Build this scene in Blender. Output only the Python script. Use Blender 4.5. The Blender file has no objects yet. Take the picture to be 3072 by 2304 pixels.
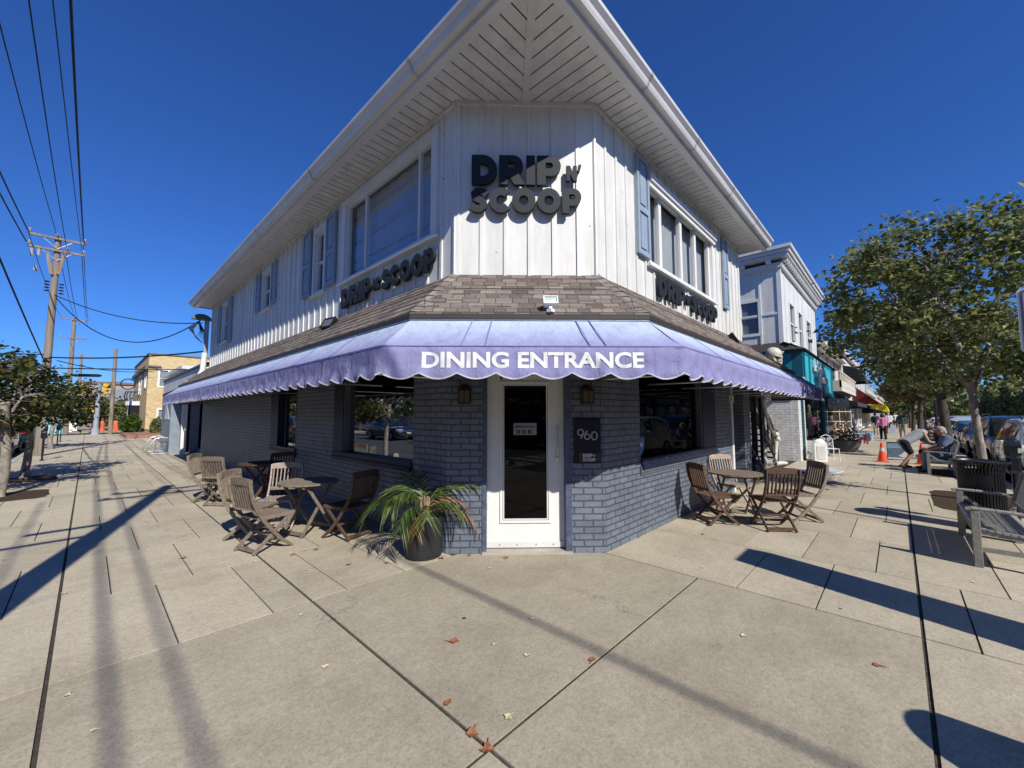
import bpy, bmesh, math, random
from mathutils import Vector, Matrix, noise
random.seed(11)
R = math.radians
K = 1.1                      # survey units to metres
scene = bpy.context.scene
col = scene.collection
# ---------------------------------------------------------------- camera, world, sun, exposure
def V(*a): return Vector(a)
_p, _r, _a = R(4.1915), R(-0.0755), R(46.344)
fw = V(math.sin(_a)*math.cos(_p), math.cos(_a)*math.cos(_p), math.sin(_p))
up0 = V(-math.sin(_a)*math.sin(_p), -math.cos(_a)*math.sin(_p), math.cos(_p))
rt0 = V(math.cos(_a), -math.sin(_a), 0)
rt = rt0*math.cos(_r)+up0*math.sin(_r); up = up0*math.cos(_r)-rt0*math.sin(_r)
cd = bpy.data.cameras.new('camera'); cam = bpy.data.objects.new('camera', cd); col.objects.link(cam)
M = Matrix((rt, up, -fw)).transposed().to_4x4(); M.translation = V(-2.852, -2.471, 1.57)*K
cam.matrix_world = M
cd.sensor_width = 36; cd.lens = 36*1210.6/3072; cd.clip_start = .05; cd.clip_end = 3000
scene.camera = cam
SUN_EL, SUN_AZ = R(39), math.atan2(-.267, -.964)      # azimuth clockwise from +Y of the direction towards the sun
w = bpy.data.worlds.new('World'); scene.world = w; w.use_nodes = True
nt = w.node_tree; bg = nt.nodes['Background']
sky = nt.nodes.new('ShaderNodeTexSky'); sky.sky_type = 'NISHITA'; sky.sun_disc = False
sky.sun_elevation = SUN_EL; sky.sun_rotation = SUN_AZ % (2*math.pi)
sky.air_density = 1.0; sky.dust_density = 0; sky.ozone_density = 10.0
hs = nt.nodes.new('ShaderNodeHueSaturation'); hs.inputs['Saturation'].default_value = 1.0
tint = nt.nodes.new('ShaderNodeMix'); tint.data_type = 'RGBA'; tint.blend_type = 'MULTIPLY'; tint.inputs[0].default_value = 1; tint.inputs[7].default_value = (.56, .88, 1.36, 1)
nt.links.new(sky.outputs[0], hs.inputs['Color']); nt.links.new(hs.outputs[0], tint.inputs[6]); nt.links.new(tint.outputs[2], bg.inputs[0]); bg.inputs[1].default_value = .08
sd = bpy.data.lights.new('sun', 'SUN'); sd.energy = 5.0; sd.angle = R(.5); sd.color = (1, .95, .87)
so = bpy.data.objects.new('sun', sd); col.objects.link(so)
sdir = V(-.267*math.cos(SUN_EL), -.964*math.cos(SUN_EL), math.sin(SUN_EL))
so.rotation_euler = sdir.to_track_quat('Z', 'Y').to_euler(); so.location = (0, 0, 30)
scene.view_settings.view_transform = 'Standard'; scene.view_settings.look = 'None'
scene.view_settings.exposure = 0.2; scene.view_settings.gamma = 1
scene.render.engine = 'CYCLES'
# ---------------------------------------------------------------- materials
def lin(c):
    f = lambda v: v/12.92 if v <= .04045 else ((v+.055)/1.055)**2.4
    return tuple(f(v/255) for v in c)+(1,)
class NT:
    def __init__(s, name):
        s.m = bpy.data.materials.new(name); s.m.use_nodes = True; s.t = s.m.node_tree; s.n = s.t.nodes
        s.b = s.n['Principled BSDF']; s.out = s.n['Material Output']
    def N(s, t, **kw):
        n = s.n.new('ShaderNode'+t)
        for k, v in kw.items():
            if k.startswith('i_'): n.inputs[k[2:].replace('_', ' ')].default_value = v
            else: setattr(n, k, v)
        return n
    def L(s, a, b): s.t.links.new(a, b)
    def co(s, which='Object', scale=None):
        o = s.N('TexCoord').outputs[which]
        if scale:
            m = s.N('Mapping'); m.inputs['Scale'].default_value = scale; s.L(o, m.inputs[0]); o = m.outputs[0]
        return o
    def noise(s, scale, co=None, detail=4, rough=.6, out=0):
        n = s.N('TexNoise'); n.inputs['Scale'].default_value = scale; n.inputs['Detail'].default_value = detail
        n.inputs['Roughness'].default_value = rough
        if co: s.L(co, n.inputs['Vector'])
        return n.outputs[out]
    def ramp(s, f, stops):
        r = s.N('ValToRGB'); e = r.color_ramp.elements
        e[0].position, e[0].color = stops[0]; e[1].position, e[1].color = stops[-1]
        for p, c in stops[1:-1]:
            x = e.new(p); x.color = c
        s.L(f, r.inputs[0]); return r.outputs[0]
    def mix(s, a, b, f, mode='MIX'):
        n = s.N('Mix', data_type='RGBA', blend_type=mode)
        for i, v in ((0, f), (6, a), (7, b)):
            if isinstance(v, (int, float)): n.inputs[i].default_value = v
            elif isinstance(v, tuple): n.inputs[i].default_value = v
            else: s.L(v, n.inputs[i])
        return n.outputs[2]
    def bump(s, h, st=.3, dist=.01):
        n = s.N('Bump'); n.inputs['Strength'].default_value = st; n.inputs['Distance'].default_value = dist
        s.L(h, n.inputs['Height']); s.L(n.outputs[0], s.b.inputs['Normal']); return n
def G(v, a=1): return (v, v, v, a)
MATS = {}
def mat(name, c, rough=.7, spec=.4, metal=0, var=.18, vs=3.0, bump=.15, bs=60, bd=.004, coat=0, stretch=None, sheen=0, specks=0):
    """plain surface: base colour broken up by two noises, fine relief"""
    if name in MATS: return MATS[name]
    t = NT(name); co = t.co('Object', stretch) if stretch else t.co('Object')
    c = c if len(c) == 4 else tuple(c)+(1,)
    a = t.noise(vs, co, 5, .65); f = t.noise(bs, co, 3)
    dark = tuple(x*(1-var) for x in c[:3])+(1,); lite = tuple(min(1, x*(1+var*.7)) for x in c[:3])+(1,)
    base = t.ramp(a, [(.3, dark), (.7, lite)])
    t.L(base, t.b.inputs['Base Color'])
    rr = t.N('MapRange'); rr.inputs[3].default_value = max(.02, rough-.08); rr.inputs[4].default_value = min(1, rough+.1)
    t.L(a, rr.inputs[0]); t.L(rr.outputs[0], t.b.inputs['Roughness'])
    t.b.inputs['Specular IOR Level'].default_value = spec; t.b.inputs['Metallic'].default_value = metal
    t.b.inputs['Coat Weight'].default_value = coat; t.b.inputs['Sheen Weight'].default_value = sheen
    if specks:      # nail heads, chips and run-off grime
        vo = t.N('TexVoronoi'); vo.inputs['Scale'].default_value = specks; t.L(t.co('Object'), vo.inputs['Vector'])
        wn = t.N('TexWhiteNoise'); t.L(vo.outputs['Position'], wn.inputs['Vector'])
        a1 = t.N('Math', operation='LESS_THAN'); t.L(vo.outputs['Distance'], a1.inputs[0]); a1.inputs[1].default_value = .075
        a2 = t.N('Math', operation='GREATER_THAN'); t.L(wn.outputs['Value'], a2.inputs[0]); a2.inputs[1].default_value = .72
        a3 = t.N('Math', operation='MULTIPLY'); t.L(a1.outputs[0], a3.inputs[0]); t.L(a2.outputs[0], a3.inputs[1])
        stn = t.noise(2.2, t.co('Object', (2.2, 2.2, .22)), 6, .75)
        base2 = t.mix(base, t.ramp(stn, [(.3, (.8, .79, .76, 1)), (.55, G(1.0))]), .9, 'MULTIPLY')
        base2 = t.mix(base2, (.3, .28, .25, 1), a3.outputs[0]); t.L(base2, t.b.inputs['Base Color'])
    if bump: t.bump(f, bump, bd)
    MATS[name] = t.m; return t.m
def brickmat(name, c, bw, rh, mort=.008, mc=None, var=.2, bumpd=.012, rough=.6, off=.5):
    t = NT(name); uv = t.co('UV')
    wob = t.noise(7, uv, 3, out=1); mv = t.N('VectorMath', operation='MULTIPLY_ADD'); t.L(wob, mv.inputs[0])
    mv.inputs[1].default_value = (.016, .012, 0); t.L(uv, mv.inputs[2])
    b = t.N('TexBrick'); b.offset = off; b.inputs['Scale'].default_value = 1; b.inputs['Brick Width'].default_value = bw
    b.inputs['Row Height'].default_value = rh; b.inputs['Mortar Size'].default_value = mort; b.inputs['Mortar Smooth'].default_value = .35
    b.inputs['Color1'].default_value = tuple(x*(1-var) for x in c[:3])+(1,); b.inputs['Color2'].default_value = tuple(min(1, x*(1+var)) for x in c[:3])+(1,)
    b.inputs['Mortar'].default_value = (mc or tuple(x*.45 for x in c[:3]))+(1,) if len(mc or c) == 3 else mc
    t.L(mv.outputs[0], b.inputs['Vector'])
    n = t.noise(5, t.co('Object'), 6, .7)
    colr = t.mix(b.outputs[0], t.ramp(n, [(.3, G(.72)), (.65, G(1.15))]), .8, 'MULTIPLY')
    t.L(colr, t.b.inputs['Base Color']); t.b.inputs['Roughness'].default_value = rough
    f2 = t.noise(45, t.co('Object'), 4)
    inv = t.N('Math', operation='MULTIPLY_ADD'); t.L(b.outputs[1], inv.inputs[0]); inv.inputs[1].default_value = -1; inv.inputs[2].default_value = 1
    ad = t.N('Math', operation='MULTIPLY_ADD'); t.L(f2, ad.inputs[0]); ad.inputs[1].default_value = .25; t.L(inv.outputs[0], ad.inputs[2])
    t.bump(ad.outputs[0], 1.0, bumpd); return t.m
WHITE = mat('white_siding', (.69, .69, .655), .45, .4, var=.08, vs=1.6, bs=25, bump=.12, specks=6)
TRIMW = mat('white_trim', (.71, .71, .68), .45, .4, var=.06, vs=2.5, bs=40)
SOFFIT = mat('soffit_vinyl', (.66, .65, .62), .5, .35, var=.1, vs=5, bs=30, specks=5)
GUTTER = mat('white_gutter', (.64, .63, .61), .35, .5, var=.1, vs=1.2, stretch=(1, 1, .3))
NAVY = mat('navy_trim', (.012, .017, .045), .45, .4, var=.3, vs=6)
DARK = mat('dark_interior', (.012, .013, .016), .8, .2)
BLACK = mat('black_metal', (.014, .014, .016), .38, .5, var=.25, vs=8)
LETTER = mat('charcoal_letter', (.02, .024, .03), .6, .25, var=.15, vs=4)
SHUT = mat('blue_shutter', (.27, .34, .42), .5, .4, var=.12, vs=4)
BRICK = brickmat('painted_blue_brick', (.135, .158, .205), .216, .0726, .0085, var=.1, bumpd=.03, rough=.5)
SOLDIER = brickmat('painted_soldier_brick', (.14, .16, .2), .0726, .2, .0085, var=.09, bumpd=.012, rough=.5, off=0)
WBRICK = brickmat('white_painted_brick', (.68, .68, .66), .28, .085, .009, mc=(.5, .5, .5, 1), var=.05, bumpd=.012, rough=.55)
YBRICK = brickmat('buff_brick', (.58, .44, .22), .3, .08, .012, mc=(.5, .4, .25, 1), var=.12, bumpd=.006, rough=.8)
RBRICK = brickmat('tan_brick', (.5, .3, .17), .25, .08, .012, mc=(.5, .42, .32, 1), var=.2, bumpd=.006, rough=.8)
ALU = mat('brushed_metal', (.55, .55, .55), .3, .5, metal=.9, var=.1, vs=20)
GREYP = mat('grey_paint', (.3, .34, .39), .6, .3, var=.12, vs=2)
STUCCO = mat('grey_blue_stucco', (.22, .265, .31), .7, .3, var=.2, vs=3, bs=50, bump=.4)
TEAL = mat('teal_paint', (.012, .25, .33), .4, .4, var=.1, vs=2)
TEALD = mat('dark_teal_paint', (.008, .1, .135), .4, .4, var=.1, vs=2)
ASPHALT = mat('asphalt', (.055, .055, .057), .85, .3, var=.25, vs=.8, bs=130, bump=.5, bd=.006)
KERB = mat('kerb_concrete', (.4, .37, .32), .8, .3, var=.2, vs=2.5, bs=90, bump=.3)
MULCH = mat('mulch', (.085, .06, .04), .95, .1, var=.6, vs=30, bs=60, bump=1, bd=.03)
PAINTW = mat('road_paint', (.6, .6, .57), .7, .3, var=.25, vs=14)
BARK = mat('mottled_bark', (.27, .24, .2), .9, .2, var=.6, vs=11, bs=45, bump=.8, bd=.015, stretch=(1, 1, .45))
BARKD = mat('dark_bark', (.085, .068, .055), .95, .2, var=.4, vs=12, bs=40, bump=.9, bd=.02, stretch=(1, 1, .3))
POLEW = mat('weathered_pole_wood', (.25, .205, .16), .9, .2, var=.4, vs=9, bs=60, bump=.6, stretch=(1, 1, .08))
CABLE = mat('black_cable', (.015, .015, .02), .6, .3)
TERRA = mat('terracotta_tile', (.36, .1, .05), .7, .3, var=.3, vs=6)
CREAM = mat('cream_wall', (.66, .57, .43), .7, .3, var=.12, vs=1.5)
STONE = mat('pale_stone', (.6, .55, .46), .75, .3, var=.12, vs=2)
BLACKC = mat('black_canvas', (.012, .012, .02), .85, .2, var=.3, vs=5, sheen=.2)
MAROON = mat('maroon_canvas', (.12, .02, .02), .8, .2, var=.3, vs=5)
YELLOW = mat('yellow_canvas', (.8, .62, .02), .7, .2, var=.08)
BONE = mat('bone_plastic', (.55, .53, .45), .5, .4, var=.22, vs=5, bs=20, bump=.3)
def woodmat(name, c, var=.3):
    t = NT(name); co = t.co('Object', (9, 9, 9))
    oi = t.N('ObjectInfo'); n = t.noise(2.2, co, 5, .7); n2 = t.noise(30, t.co('Object', (1, 1, 1)), 4, .7)
    base = t.ramp(n, [(.3, tuple(x*(1-var) for x in c)+(1,)), (.7, tuple(x*(1+var*.6) for x in c)+(1,))])
    base = t.mix(base, t.ramp(n2, [(.35, G(.7)), (.6, G(1.1))]), .7, 'MULTIPLY')
    v = t.N('MapRange'); v.inputs[3].default_value = .8; v.inputs[4].default_value = 1.15; t.L(oi.outputs['Random'], v.inputs[0])
    base = t.mix(base, v.outputs[0], 1.0, 'MULTIPLY')
    t.L(base, t.b.inputs['Base Color']); t.b.inputs['Roughness'].default_value = .78; t.b.inputs['Specular IOR Level'].default_value = .25
    t.bump(n2, .35, .004); return t.m
WOODG = woodmat('weathered_teak', (.21, .17, .13)); WOODB = woodmat('brown_teak', (.105, .062, .042)); WOODP = woodmat('pale_teak', (.38, .31, .26))
WOODBENCH = woodmat('grey_bench_wood', (.3, .29, .26))
# concrete paving: tone per slab, blotches, speckle, flattened gum
t = NT('paving_concrete'); co = t.co('Object')
at = t.N('Attribute', attribute_name='tone'); big = t.noise(.8, co, 5, .62); med = t.noise(3.2, t.co('Object', (1, 1.6, 1)), 6, .7); fine = t.noise(58, co, 6, .85)
grit = t.noise(22, co, 4, .7)
base = t.ramp(med, [(.25, (.39, .34, .248, 1)), (.52, (.44, .388, .287, 1)), (.8, (.49, .437, .33, 1))])
base = t.mix(base, t.ramp(big, [(.34, (.82, .81, .79, 1)), (.5, G(.97)), (.66, G(1.04))]), 1, 'MULTIPLY')
base = t.mix(base, t.ramp(fine, [(.33, G(.55)), (.5, G(1.0)), (.68, G(1.22))]), .9, 'MULTIPLY')
base = t.mix(base, t.ramp(grit, [(.33, G(.78)), (.58, G(1.05))]), .7, 'MULTIPLY')
sc = t.N('MapRange'); sc.inputs[3].default_value = .78; sc.inputs[4].default_value = 1.12; t.L(at.outputs['Fac'], sc.inputs[0])
base = t.mix(base, sc.outputs[0], 1, 'MULTIPLY')
vo = t.N('TexVoronoi'); vo.inputs['Scale'].default_value = 2.1; vo.inputs['Randomness'].default_value = 1; t.L(co, vo.inputs['Vector'])
wn = t.N('TexWhiteNoise'); t.L(vo.outputs['Position'], wn.inputs['Vector'])
lt = t.N('Math', operation='LESS_THAN'); t.L(vo.outputs['Distance'], lt.inputs[0]); lt.inputs[1].default_value = .045
gt = t.N('Math', operation='GREATER_THAN'); t.L(wn.outputs['Value'], gt.inputs[0]); gt.inputs[1].default_value = .62
mu = t.N('Math', operation='MULTIPLY'); t.L(lt.outputs[0], mu.inputs[0]); t.L(gt.outputs[0], mu.inputs[1])
base = t.mix(base, (.05, .045, .045, 1), mu.outputs[0])
ve = t.N('TexVoronoi', feature='DISTANCE_TO_EDGE'); ve.inputs['Scale'].default_value = .3; dn = t.noise(2.5, co, 6, .7, 1); dm = t.N('VectorMath', operation='MULTIPLY_ADD'); t.L(dn, dm.inputs[0]); dm.inputs[1].default_value = (.9, .9, 0); t.L(co, dm.inputs[2]); t.L(dm.outputs[0], ve.inputs['Vector'])
base = t.mix(base, t.ramp(ve.outputs['Distance'], [(0, G(.35)), (.0022, G(.8)), (.005, G(1))]), t.ramp(t.noise(.6, co), [(.54, G(0)), (.62, G(.7))]), 'MULTIPLY')
t.L(base, t.b.inputs['Base Color']); t.b.inputs['Roughness'].default_value = .82; t.b.inputs['Specular IOR Level'].default_value = .3
t.bump(fine, .35, .004); PAVE = t.m
JOINT = mat('joint_dirt', (.07, .06, .05), .95, .1, var=.5, vs=25, bs=80, bump=.8)
# shingles
t = NT('roof_shingle'); uv = t.co('UV'); b = t.N('TexBrick'); b.offset = .37; b.offset_frequency = 2; b.squash = .7; b.squash_frequency = 3
for k_, v_ in (('Scale', 1), ('Brick Width', .17), ('Row Height', .105), ('Mortar Size', .0035), ('Mortar Smooth', .1)): b.inputs[k_].default_value = v_
b.inputs['Color1'].default_value = (.115, .09, .08, 1); b.inputs['Color2'].default_value = (.27, .235, .2, 1); b.inputs['Mortar'].default_value = (.03, .027, .025, 1)
t.L(uv, b.inputs['Vector']); n = t.noise(90, t.co('Object'), 3)
t.L(t.mix(b.outputs[0], t.ramp(n, [(.3, G(.65)), (.7, G(1.25))]), .9, 'MULTIPLY'), t.b.inputs['Base Color']); t.b.inputs['Roughness'].default_value = .95
t.b.inputs['Specular IOR Level'].default_value = .15
sw = t.N('SeparateXYZ'); t.L(uv, sw.inputs[0]); dv = t.N('Math', operation='DIVIDE'); t.L(sw.outputs[1], dv.inputs[0]); dv.inputs[1].default_value = .105
fr = t.N('Math', operation='FRACT'); t.L(dv.outputs[0], fr.inputs[0]); iv = t.N('Math', operation='MULTIPLY_ADD'); t.L(fr.outputs[0], iv.inputs[0]); iv.inputs[1].default_value = -1
iv2 = t.N('Math', operation='MULTIPLY_ADD'); t.L(b.outputs[0], iv2.inputs[0]); iv2.inputs[1].default_value = 1.2; t.L(iv.outputs[0], iv2.inputs[2])
t.bump(iv2.outputs[0], .9, .02); SHINGLE = t.m
# sun-faded awning canvas: dye bleached where the cloth is high, streaked downwards
def canvas(name, stained=0):
    t = NT(name); co = t.co('Object'); sx = t.N('SeparateXYZ'); t.L(co, sx.inputs[0])
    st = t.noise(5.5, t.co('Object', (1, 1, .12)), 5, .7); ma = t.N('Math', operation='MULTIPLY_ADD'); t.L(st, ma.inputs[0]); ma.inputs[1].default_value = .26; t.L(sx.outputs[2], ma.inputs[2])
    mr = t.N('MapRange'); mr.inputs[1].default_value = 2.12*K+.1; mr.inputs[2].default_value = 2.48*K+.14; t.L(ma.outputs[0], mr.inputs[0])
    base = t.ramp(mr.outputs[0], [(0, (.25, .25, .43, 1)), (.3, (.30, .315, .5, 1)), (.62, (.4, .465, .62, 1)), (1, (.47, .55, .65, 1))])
    n = t.noise(2.0, co, 6, .7)
    base = t.mix(base, t.ramp(n, [(.3, (.86, .85, .9, 1)), (.65, G(1.03))]), .7, 'MULTIPLY')
    if stained:  # streaky stain and tree shade, both put into the canvas colour
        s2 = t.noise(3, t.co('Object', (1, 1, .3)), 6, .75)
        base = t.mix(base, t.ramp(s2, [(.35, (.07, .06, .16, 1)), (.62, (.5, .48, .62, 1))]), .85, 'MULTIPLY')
    dd = t.noise(9, t.co('Object', (1, 1, .1)), 6, .8); base = t.mix(base, t.ramp(dd, [(.36, (.62, .6, .68, 1)), (.5, G(1.0))]), .4, 'MULTIPLY')
    ff = t.noise(320, co, 2); base = t.mix(base, t.ramp(ff, [(.3, G(.86)), (.7, G(1.1))]), .6, 'MULTIPLY')
    t.L(base, t.b.inputs['Base Color']); t.b.inputs['Roughness'].default_value = .85; t.b.inputs['Specular IOR Level'].default_value = .1
    f = t.noise(9, t.co('Object', (1, 1, .6)), 6, .65); w2 = t.N('TexWave'); t.bump(f, .5, .06)
    return t.m
CANVAS = canvas('faded_purple_canvas'); CANVASD = canvas('stained_shaded_canvas', 1)
HEM = mat('hem_binding', (.5, .5, .55), .7, .3)
def glassmat(name, tint=.75, extra=.05, fk=.75):
    t = NT(name); gl = t.N('BsdfGlossy'); gl.inputs['Roughness'].default_value = .015; gl.inputs['Color'].default_value = (.95, .97, 1, 1)
    tr = t.N('BsdfTransparent'); tr.inputs[0].default_value = (tint, tint*1.01, tint*1.02, 1)
    fr = t.N('Fresnel'); fr.inputs[0].default_value = 1.5; ad = t.N('Math', operation='MULTIPLY_ADD'); t.L(fr.outputs[0], ad.inputs[0]); ad.inputs[1].default_value = fk; ad.inputs[2].default_value = extra*.6
    n = t.noise(1.3, t.co('Object')); bp = t.N('Bump'); bp.inputs['Strength'].default_value = .015; bp.inputs['Distance'].default_value = .05; t.L(n, bp.inputs['Height'])
    t.L(bp.outputs[0], gl.inputs['Normal'])
    mx = t.N('MixShader'); t.L(ad.outputs[0], mx.inputs[0]); t.L(tr.outputs[0], mx.inputs[1]); t.L(gl.outputs[0], mx.inputs[2]); t.L(mx.outputs[0], t.out.inputs[0])
    return t.m
GLASS = glassmat('window_glass', .85, .0, .2); GLASSD = glassmat('dark_shop_glass', .3, .0, .5)
CARGLASS = mat('car_glass', (.012, .014, .016), .05, .8, var=.2, bump=0)
CURT = mat('pale_curtain', (.4, .43, .45), .9, .1, var=.1, vs=2)
def leafmat(name, cols, trans=.45):
    t = NT(name); g = t.N('NewGeometry'); base = t.ramp(g.outputs['Random Per Island'], cols)
    n = t.noise(.9, t.co('Object'), 3); base = t.mix(base, t.ramp(n, [(.35, G(.7)), (.65, G(1.15))]), .8, 'MULTIPLY')
    t.L(base, t.b.inputs['Base Color']); t.b.inputs['Roughness'].default_value = .45; t.b.inputs['Specular IOR Level'].default_value = .35
    tl = t.N('BsdfTranslucent'); t.L(base, tl.inputs[0]); mx = t.N('MixShader'); mx.inputs[0].default_value = trans
    t.L(t.b.outputs[0], mx.inputs[1]); t.L(tl.outputs[0], mx.inputs[2]); t.L(mx.outputs[0], t.out.inputs[0]); return t.m
LEAFG = leafmat('green_leaves', [(0, (.06, .09, .025, 1)), (.45, (.17, .2, .06, 1)), (.85, (.28, .3, .11, 1)), (1, (.45, .42, .16, 1))])
LEAFA = leafmat('autumn_leaves', [(0, (.03, .045, .012, 1)), (.55, (.06, .09, .02, 1)), (.9, (.13, .14, .035, 1)), (1, (.26, .12, .04, 1))])
LEAFB = leafmat('thin_brown_leaves', [(0, (.07, .07, .03, 1)), (.6, (.13, .12, .05, 1)), (1, (.25, .14, .06, 1))])
PALM = leafmat('palm_leaf', [(0, (.03, .07, .012, 1)), (.6, (.08, .14, .03, 1)), (1, (.2, .22, .06, 1))], .25)
PALMD = leafmat('dry_palm_leaf', [(0, (.2, .1, .04, 1)), (1, (.4, .24, .12, 1))], .2)
HEDGE = leafmat('hedge_leaf', [(0, (.03, .07, .01, 1)), (1, (.1, .16, .03, 1))], .2)
# ---------------------------------------------------------------- mesh builder
class MB:
    def __init__(s, k=K): s.v = []; s.f = []; s.k = k; s.mi = []; s.m = 0; s.tone = []
    def face(s, pts):
        n = len(s.v); s.v += [Vector(p) for p in pts]; s.f.append(list(range(n, n+len(pts)))); s.mi.append(s.m)
    def add(s, vs, fs):
        n = len(s.v); s.v += [Vector(p) for p in vs]; s.f += [[i+n for i in f] for f in fs]; s.mi += [s.m]*len(fs)
    def hexa(s, p): s.add(p, [(0, 3, 2, 1), (4, 5, 6, 7), (0, 1, 5, 4), (1, 2, 6, 5), (2, 3, 7, 6), (3, 0, 4, 7)])
    def box(s, x0, x1, y0, y1, z0, z1):
        x0, x1 = sorted((x0, x1)); y0, y1 = sorted((y0, y1)); z0, z1 = sorted((z0, z1))
        s.hexa([(x0, y0, z0), (x1, y0, z0), (x1, y1, z0), (x0, y1, z0), (x0, y0, z1), (x1, y0, z1), (x1, y1, z1), (x0, y1, z1)])
    def wbox(s, m, u0, u1, d0, d1, z0, z1):
        s.hexa([m(u, d, z) for z in (z0, z1) for u, d in ((u0, d0), (u1, d0), (u1, d1), (u0, d1))])
    def bar(s, a, b, wx, wy, upv=(0, 0, 1), taper=1):
        a, b = Vector(a), Vector(b); d = (b-a).normalized(); u = Vector(upv); x = d.cross(u)
        if x.length < 1e-4: x = d.cross(Vector((1, 0, 0)))
        x.normalize(); y = x.cross(d).normalized()
        P = []
        for c, t_ in ((a, 1), (b, taper)):
            for sx, sy in ((-1, -1), (1, -1), (1, 1), (-1, 1)): P.append(c+x*sx*wx/2*t_+y*sy*wy/2*t_)
        s.hexa(P)
    def prism(s, poly, axis_fn, d0, d1):
        n = len(poly); vs = [axis_fn(p[0], d0, p[1]) for p in poly]+[axis_fn(p[0], d1, p[1]) for p in poly]
        s.add(vs, [tuple(range(n))[::-1], tuple(range(n, 2*n))]+[(i, (i+1) % n, (i+1) % n+n, i+n) for i in range(n)])
    def tube(s, path, r, n=8, cap=True):
        path = [Vector(p) for p in path]; rs = r if isinstance(r, (list, tuple)) else [r]*len(path)
        base = len(s.v); x = None
        for i, p in enumerate(path):
            d = (path[min(i+1, len(path)-1)]-path[max(i-1, 0)]).normalized()
            if x is None:
                x = d.cross(Vector((0, 0, 1)))
                if x.length < .05: x = d.cross(Vector((1, 0, 0)))
            x = (x-d*x.dot(d)).normalized(); y = d.cross(x)
            for j in range(n):
                a = 2*math.pi*j/n; s.v.append(p+(x*math.cos(a)+y*math.sin(a))*rs[i])
        m = len(path)
        for i in range(m-1):
            for j in range(n):
                s.f.append([base+i*n+j, base+i*n+(j+1) % n, base+(i+1)*n+(j+1) % n, base+(i+1)*n+j]); s.mi.append(s.m)
        if cap:
            s.f.append([base+j for j in range(n)][::-1]); s.f.append([base+(m-1)*n+j for j in range(n)]); s.mi += [s.m]*2
    def lathe(s, prof, c=(0, 0, 0), n=20, sc=(1, 1)):
        base = len(s.v); c = Vector(c)
        for r_, z in prof:
            for j in range(n):
                a = 2*math.pi*j/n; s.v.append(c+Vector((r_*math.cos(a)*sc[0], r_*math.sin(a)*sc[1], z)))
        for i in range(len(prof)-1):
            for j in range(n):
                s.f.append([base+i*n+j, base+i*n+(j+1) % n, base+(i+1)*n+(j+1) % n, base+(i+1)*n+j]); s.mi.append(s.m)
        s.f.append([base+j for j in range(n)][::-1]); s.f.append([base+(len(prof)-1)*n+j for j in range(n)]); s.mi += [s.m]*2
    def ball(s, c, r, n=12, sc=(1, 1, 1)):
        h = n//2; s.lathe([(max(1e-4, math.sin(math.pi*i/h))*r, -math.cos(math.pi*i/h)*r*sc[2]) for i in range(h+1)], c, n, sc[:2])
    def build(s, name, m, parent=None, smooth=False, rec=False, bevel=0, origin=None):
        k = s.k; me = bpy.data.meshes.new(name)
        off = Vector(origin) if origin is not None else Vector((0, 0, 0))
        me.from_pydata([(p-off)*k for p in s.v], [], s.f)
        uv = me.uv_layers.new(name='UVMap')
        for p in me.polygons:
            nrm = p.normal; tq = Vector((-nrm.y, nrm.x, 0))
            tq = tq.normalized() if tq.length > .05 else Vector((1, 0, 0))
            if abs(tq.x) > abs(tq.y) and tq.x < 0 or abs(tq.x) <= abs(tq.y) and tq.y < 0: tq = -tq
            sv = nrm.cross(tq); sv = -sv if (sv.z < -1e-4 or (abs(sv.z) < 1e-4 and sv.y < 0)) else sv
            for li in p.loop_indices:
                co_ = s.v[me.loops[li].vertex_index]; uv.data[li].uv = (co_.dot(tq), co_.dot(sv))
        if s.tone:
            a = me.attributes.new('tone', 'FLOAT', 'FACE'); a.data.foreach_set('value', s.tone)
        ms = m if isinstance(m, list) else [m]
        for q in ms: me.materials.append(q)
        if len(ms) > 1: me.polygons.foreach_set('material_index', s.mi)
        if rec:
            bm = bmesh.new(); bm.from_mesh(me); bmesh.ops.recalc_face_normals(bm, faces=bm.faces); bm.to_mesh(me); bm.free()
        if smooth:
            me.polygons.foreach_set('use_smooth', [True]*len(me.polygons))
            try: me.set_sharp_from_angle(angle=R(40))
            except Exception: pass
        o = bpy.data.objects.new(name, me); col.objects.link(o)
        if parent: o.parent = parent
        if bevel:
            b = o.modifiers.new('bevel', 'BEVEL'); b.width = bevel; b.segments = 2; b.limit_method = 'ANGLE'
        return o
def tag(o, label=None, cat=None, group=None, kind=None):
    for k_, v_ in (('label', label), ('category', cat), ('group', group), ('kind', kind)):
        if v_: o[k_] = v_
    return o
def thing(name, label, cat, loc=(0, 0, 0), rz=0, group=None, k=K):
    o = bpy.data.objects.new(name, None); col.objects.link(o); o.empty_display_size = .2
    o.location = Vector(loc)*k; o.rotation_euler = (0, 0, rz); return tag(o, label, cat, group)
def copy_tree(o, parent=None, kids=None):
    c = o.copy(); col.objects.link(c)
    if parent: c.parent = parent
    for ch in [x for x in ALLKIDS(o)]: copy_tree(ch, c)
    return c
def ALLKIDS(o): return list(o.children)
def path2d(*pts): return list(pts)
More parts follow.
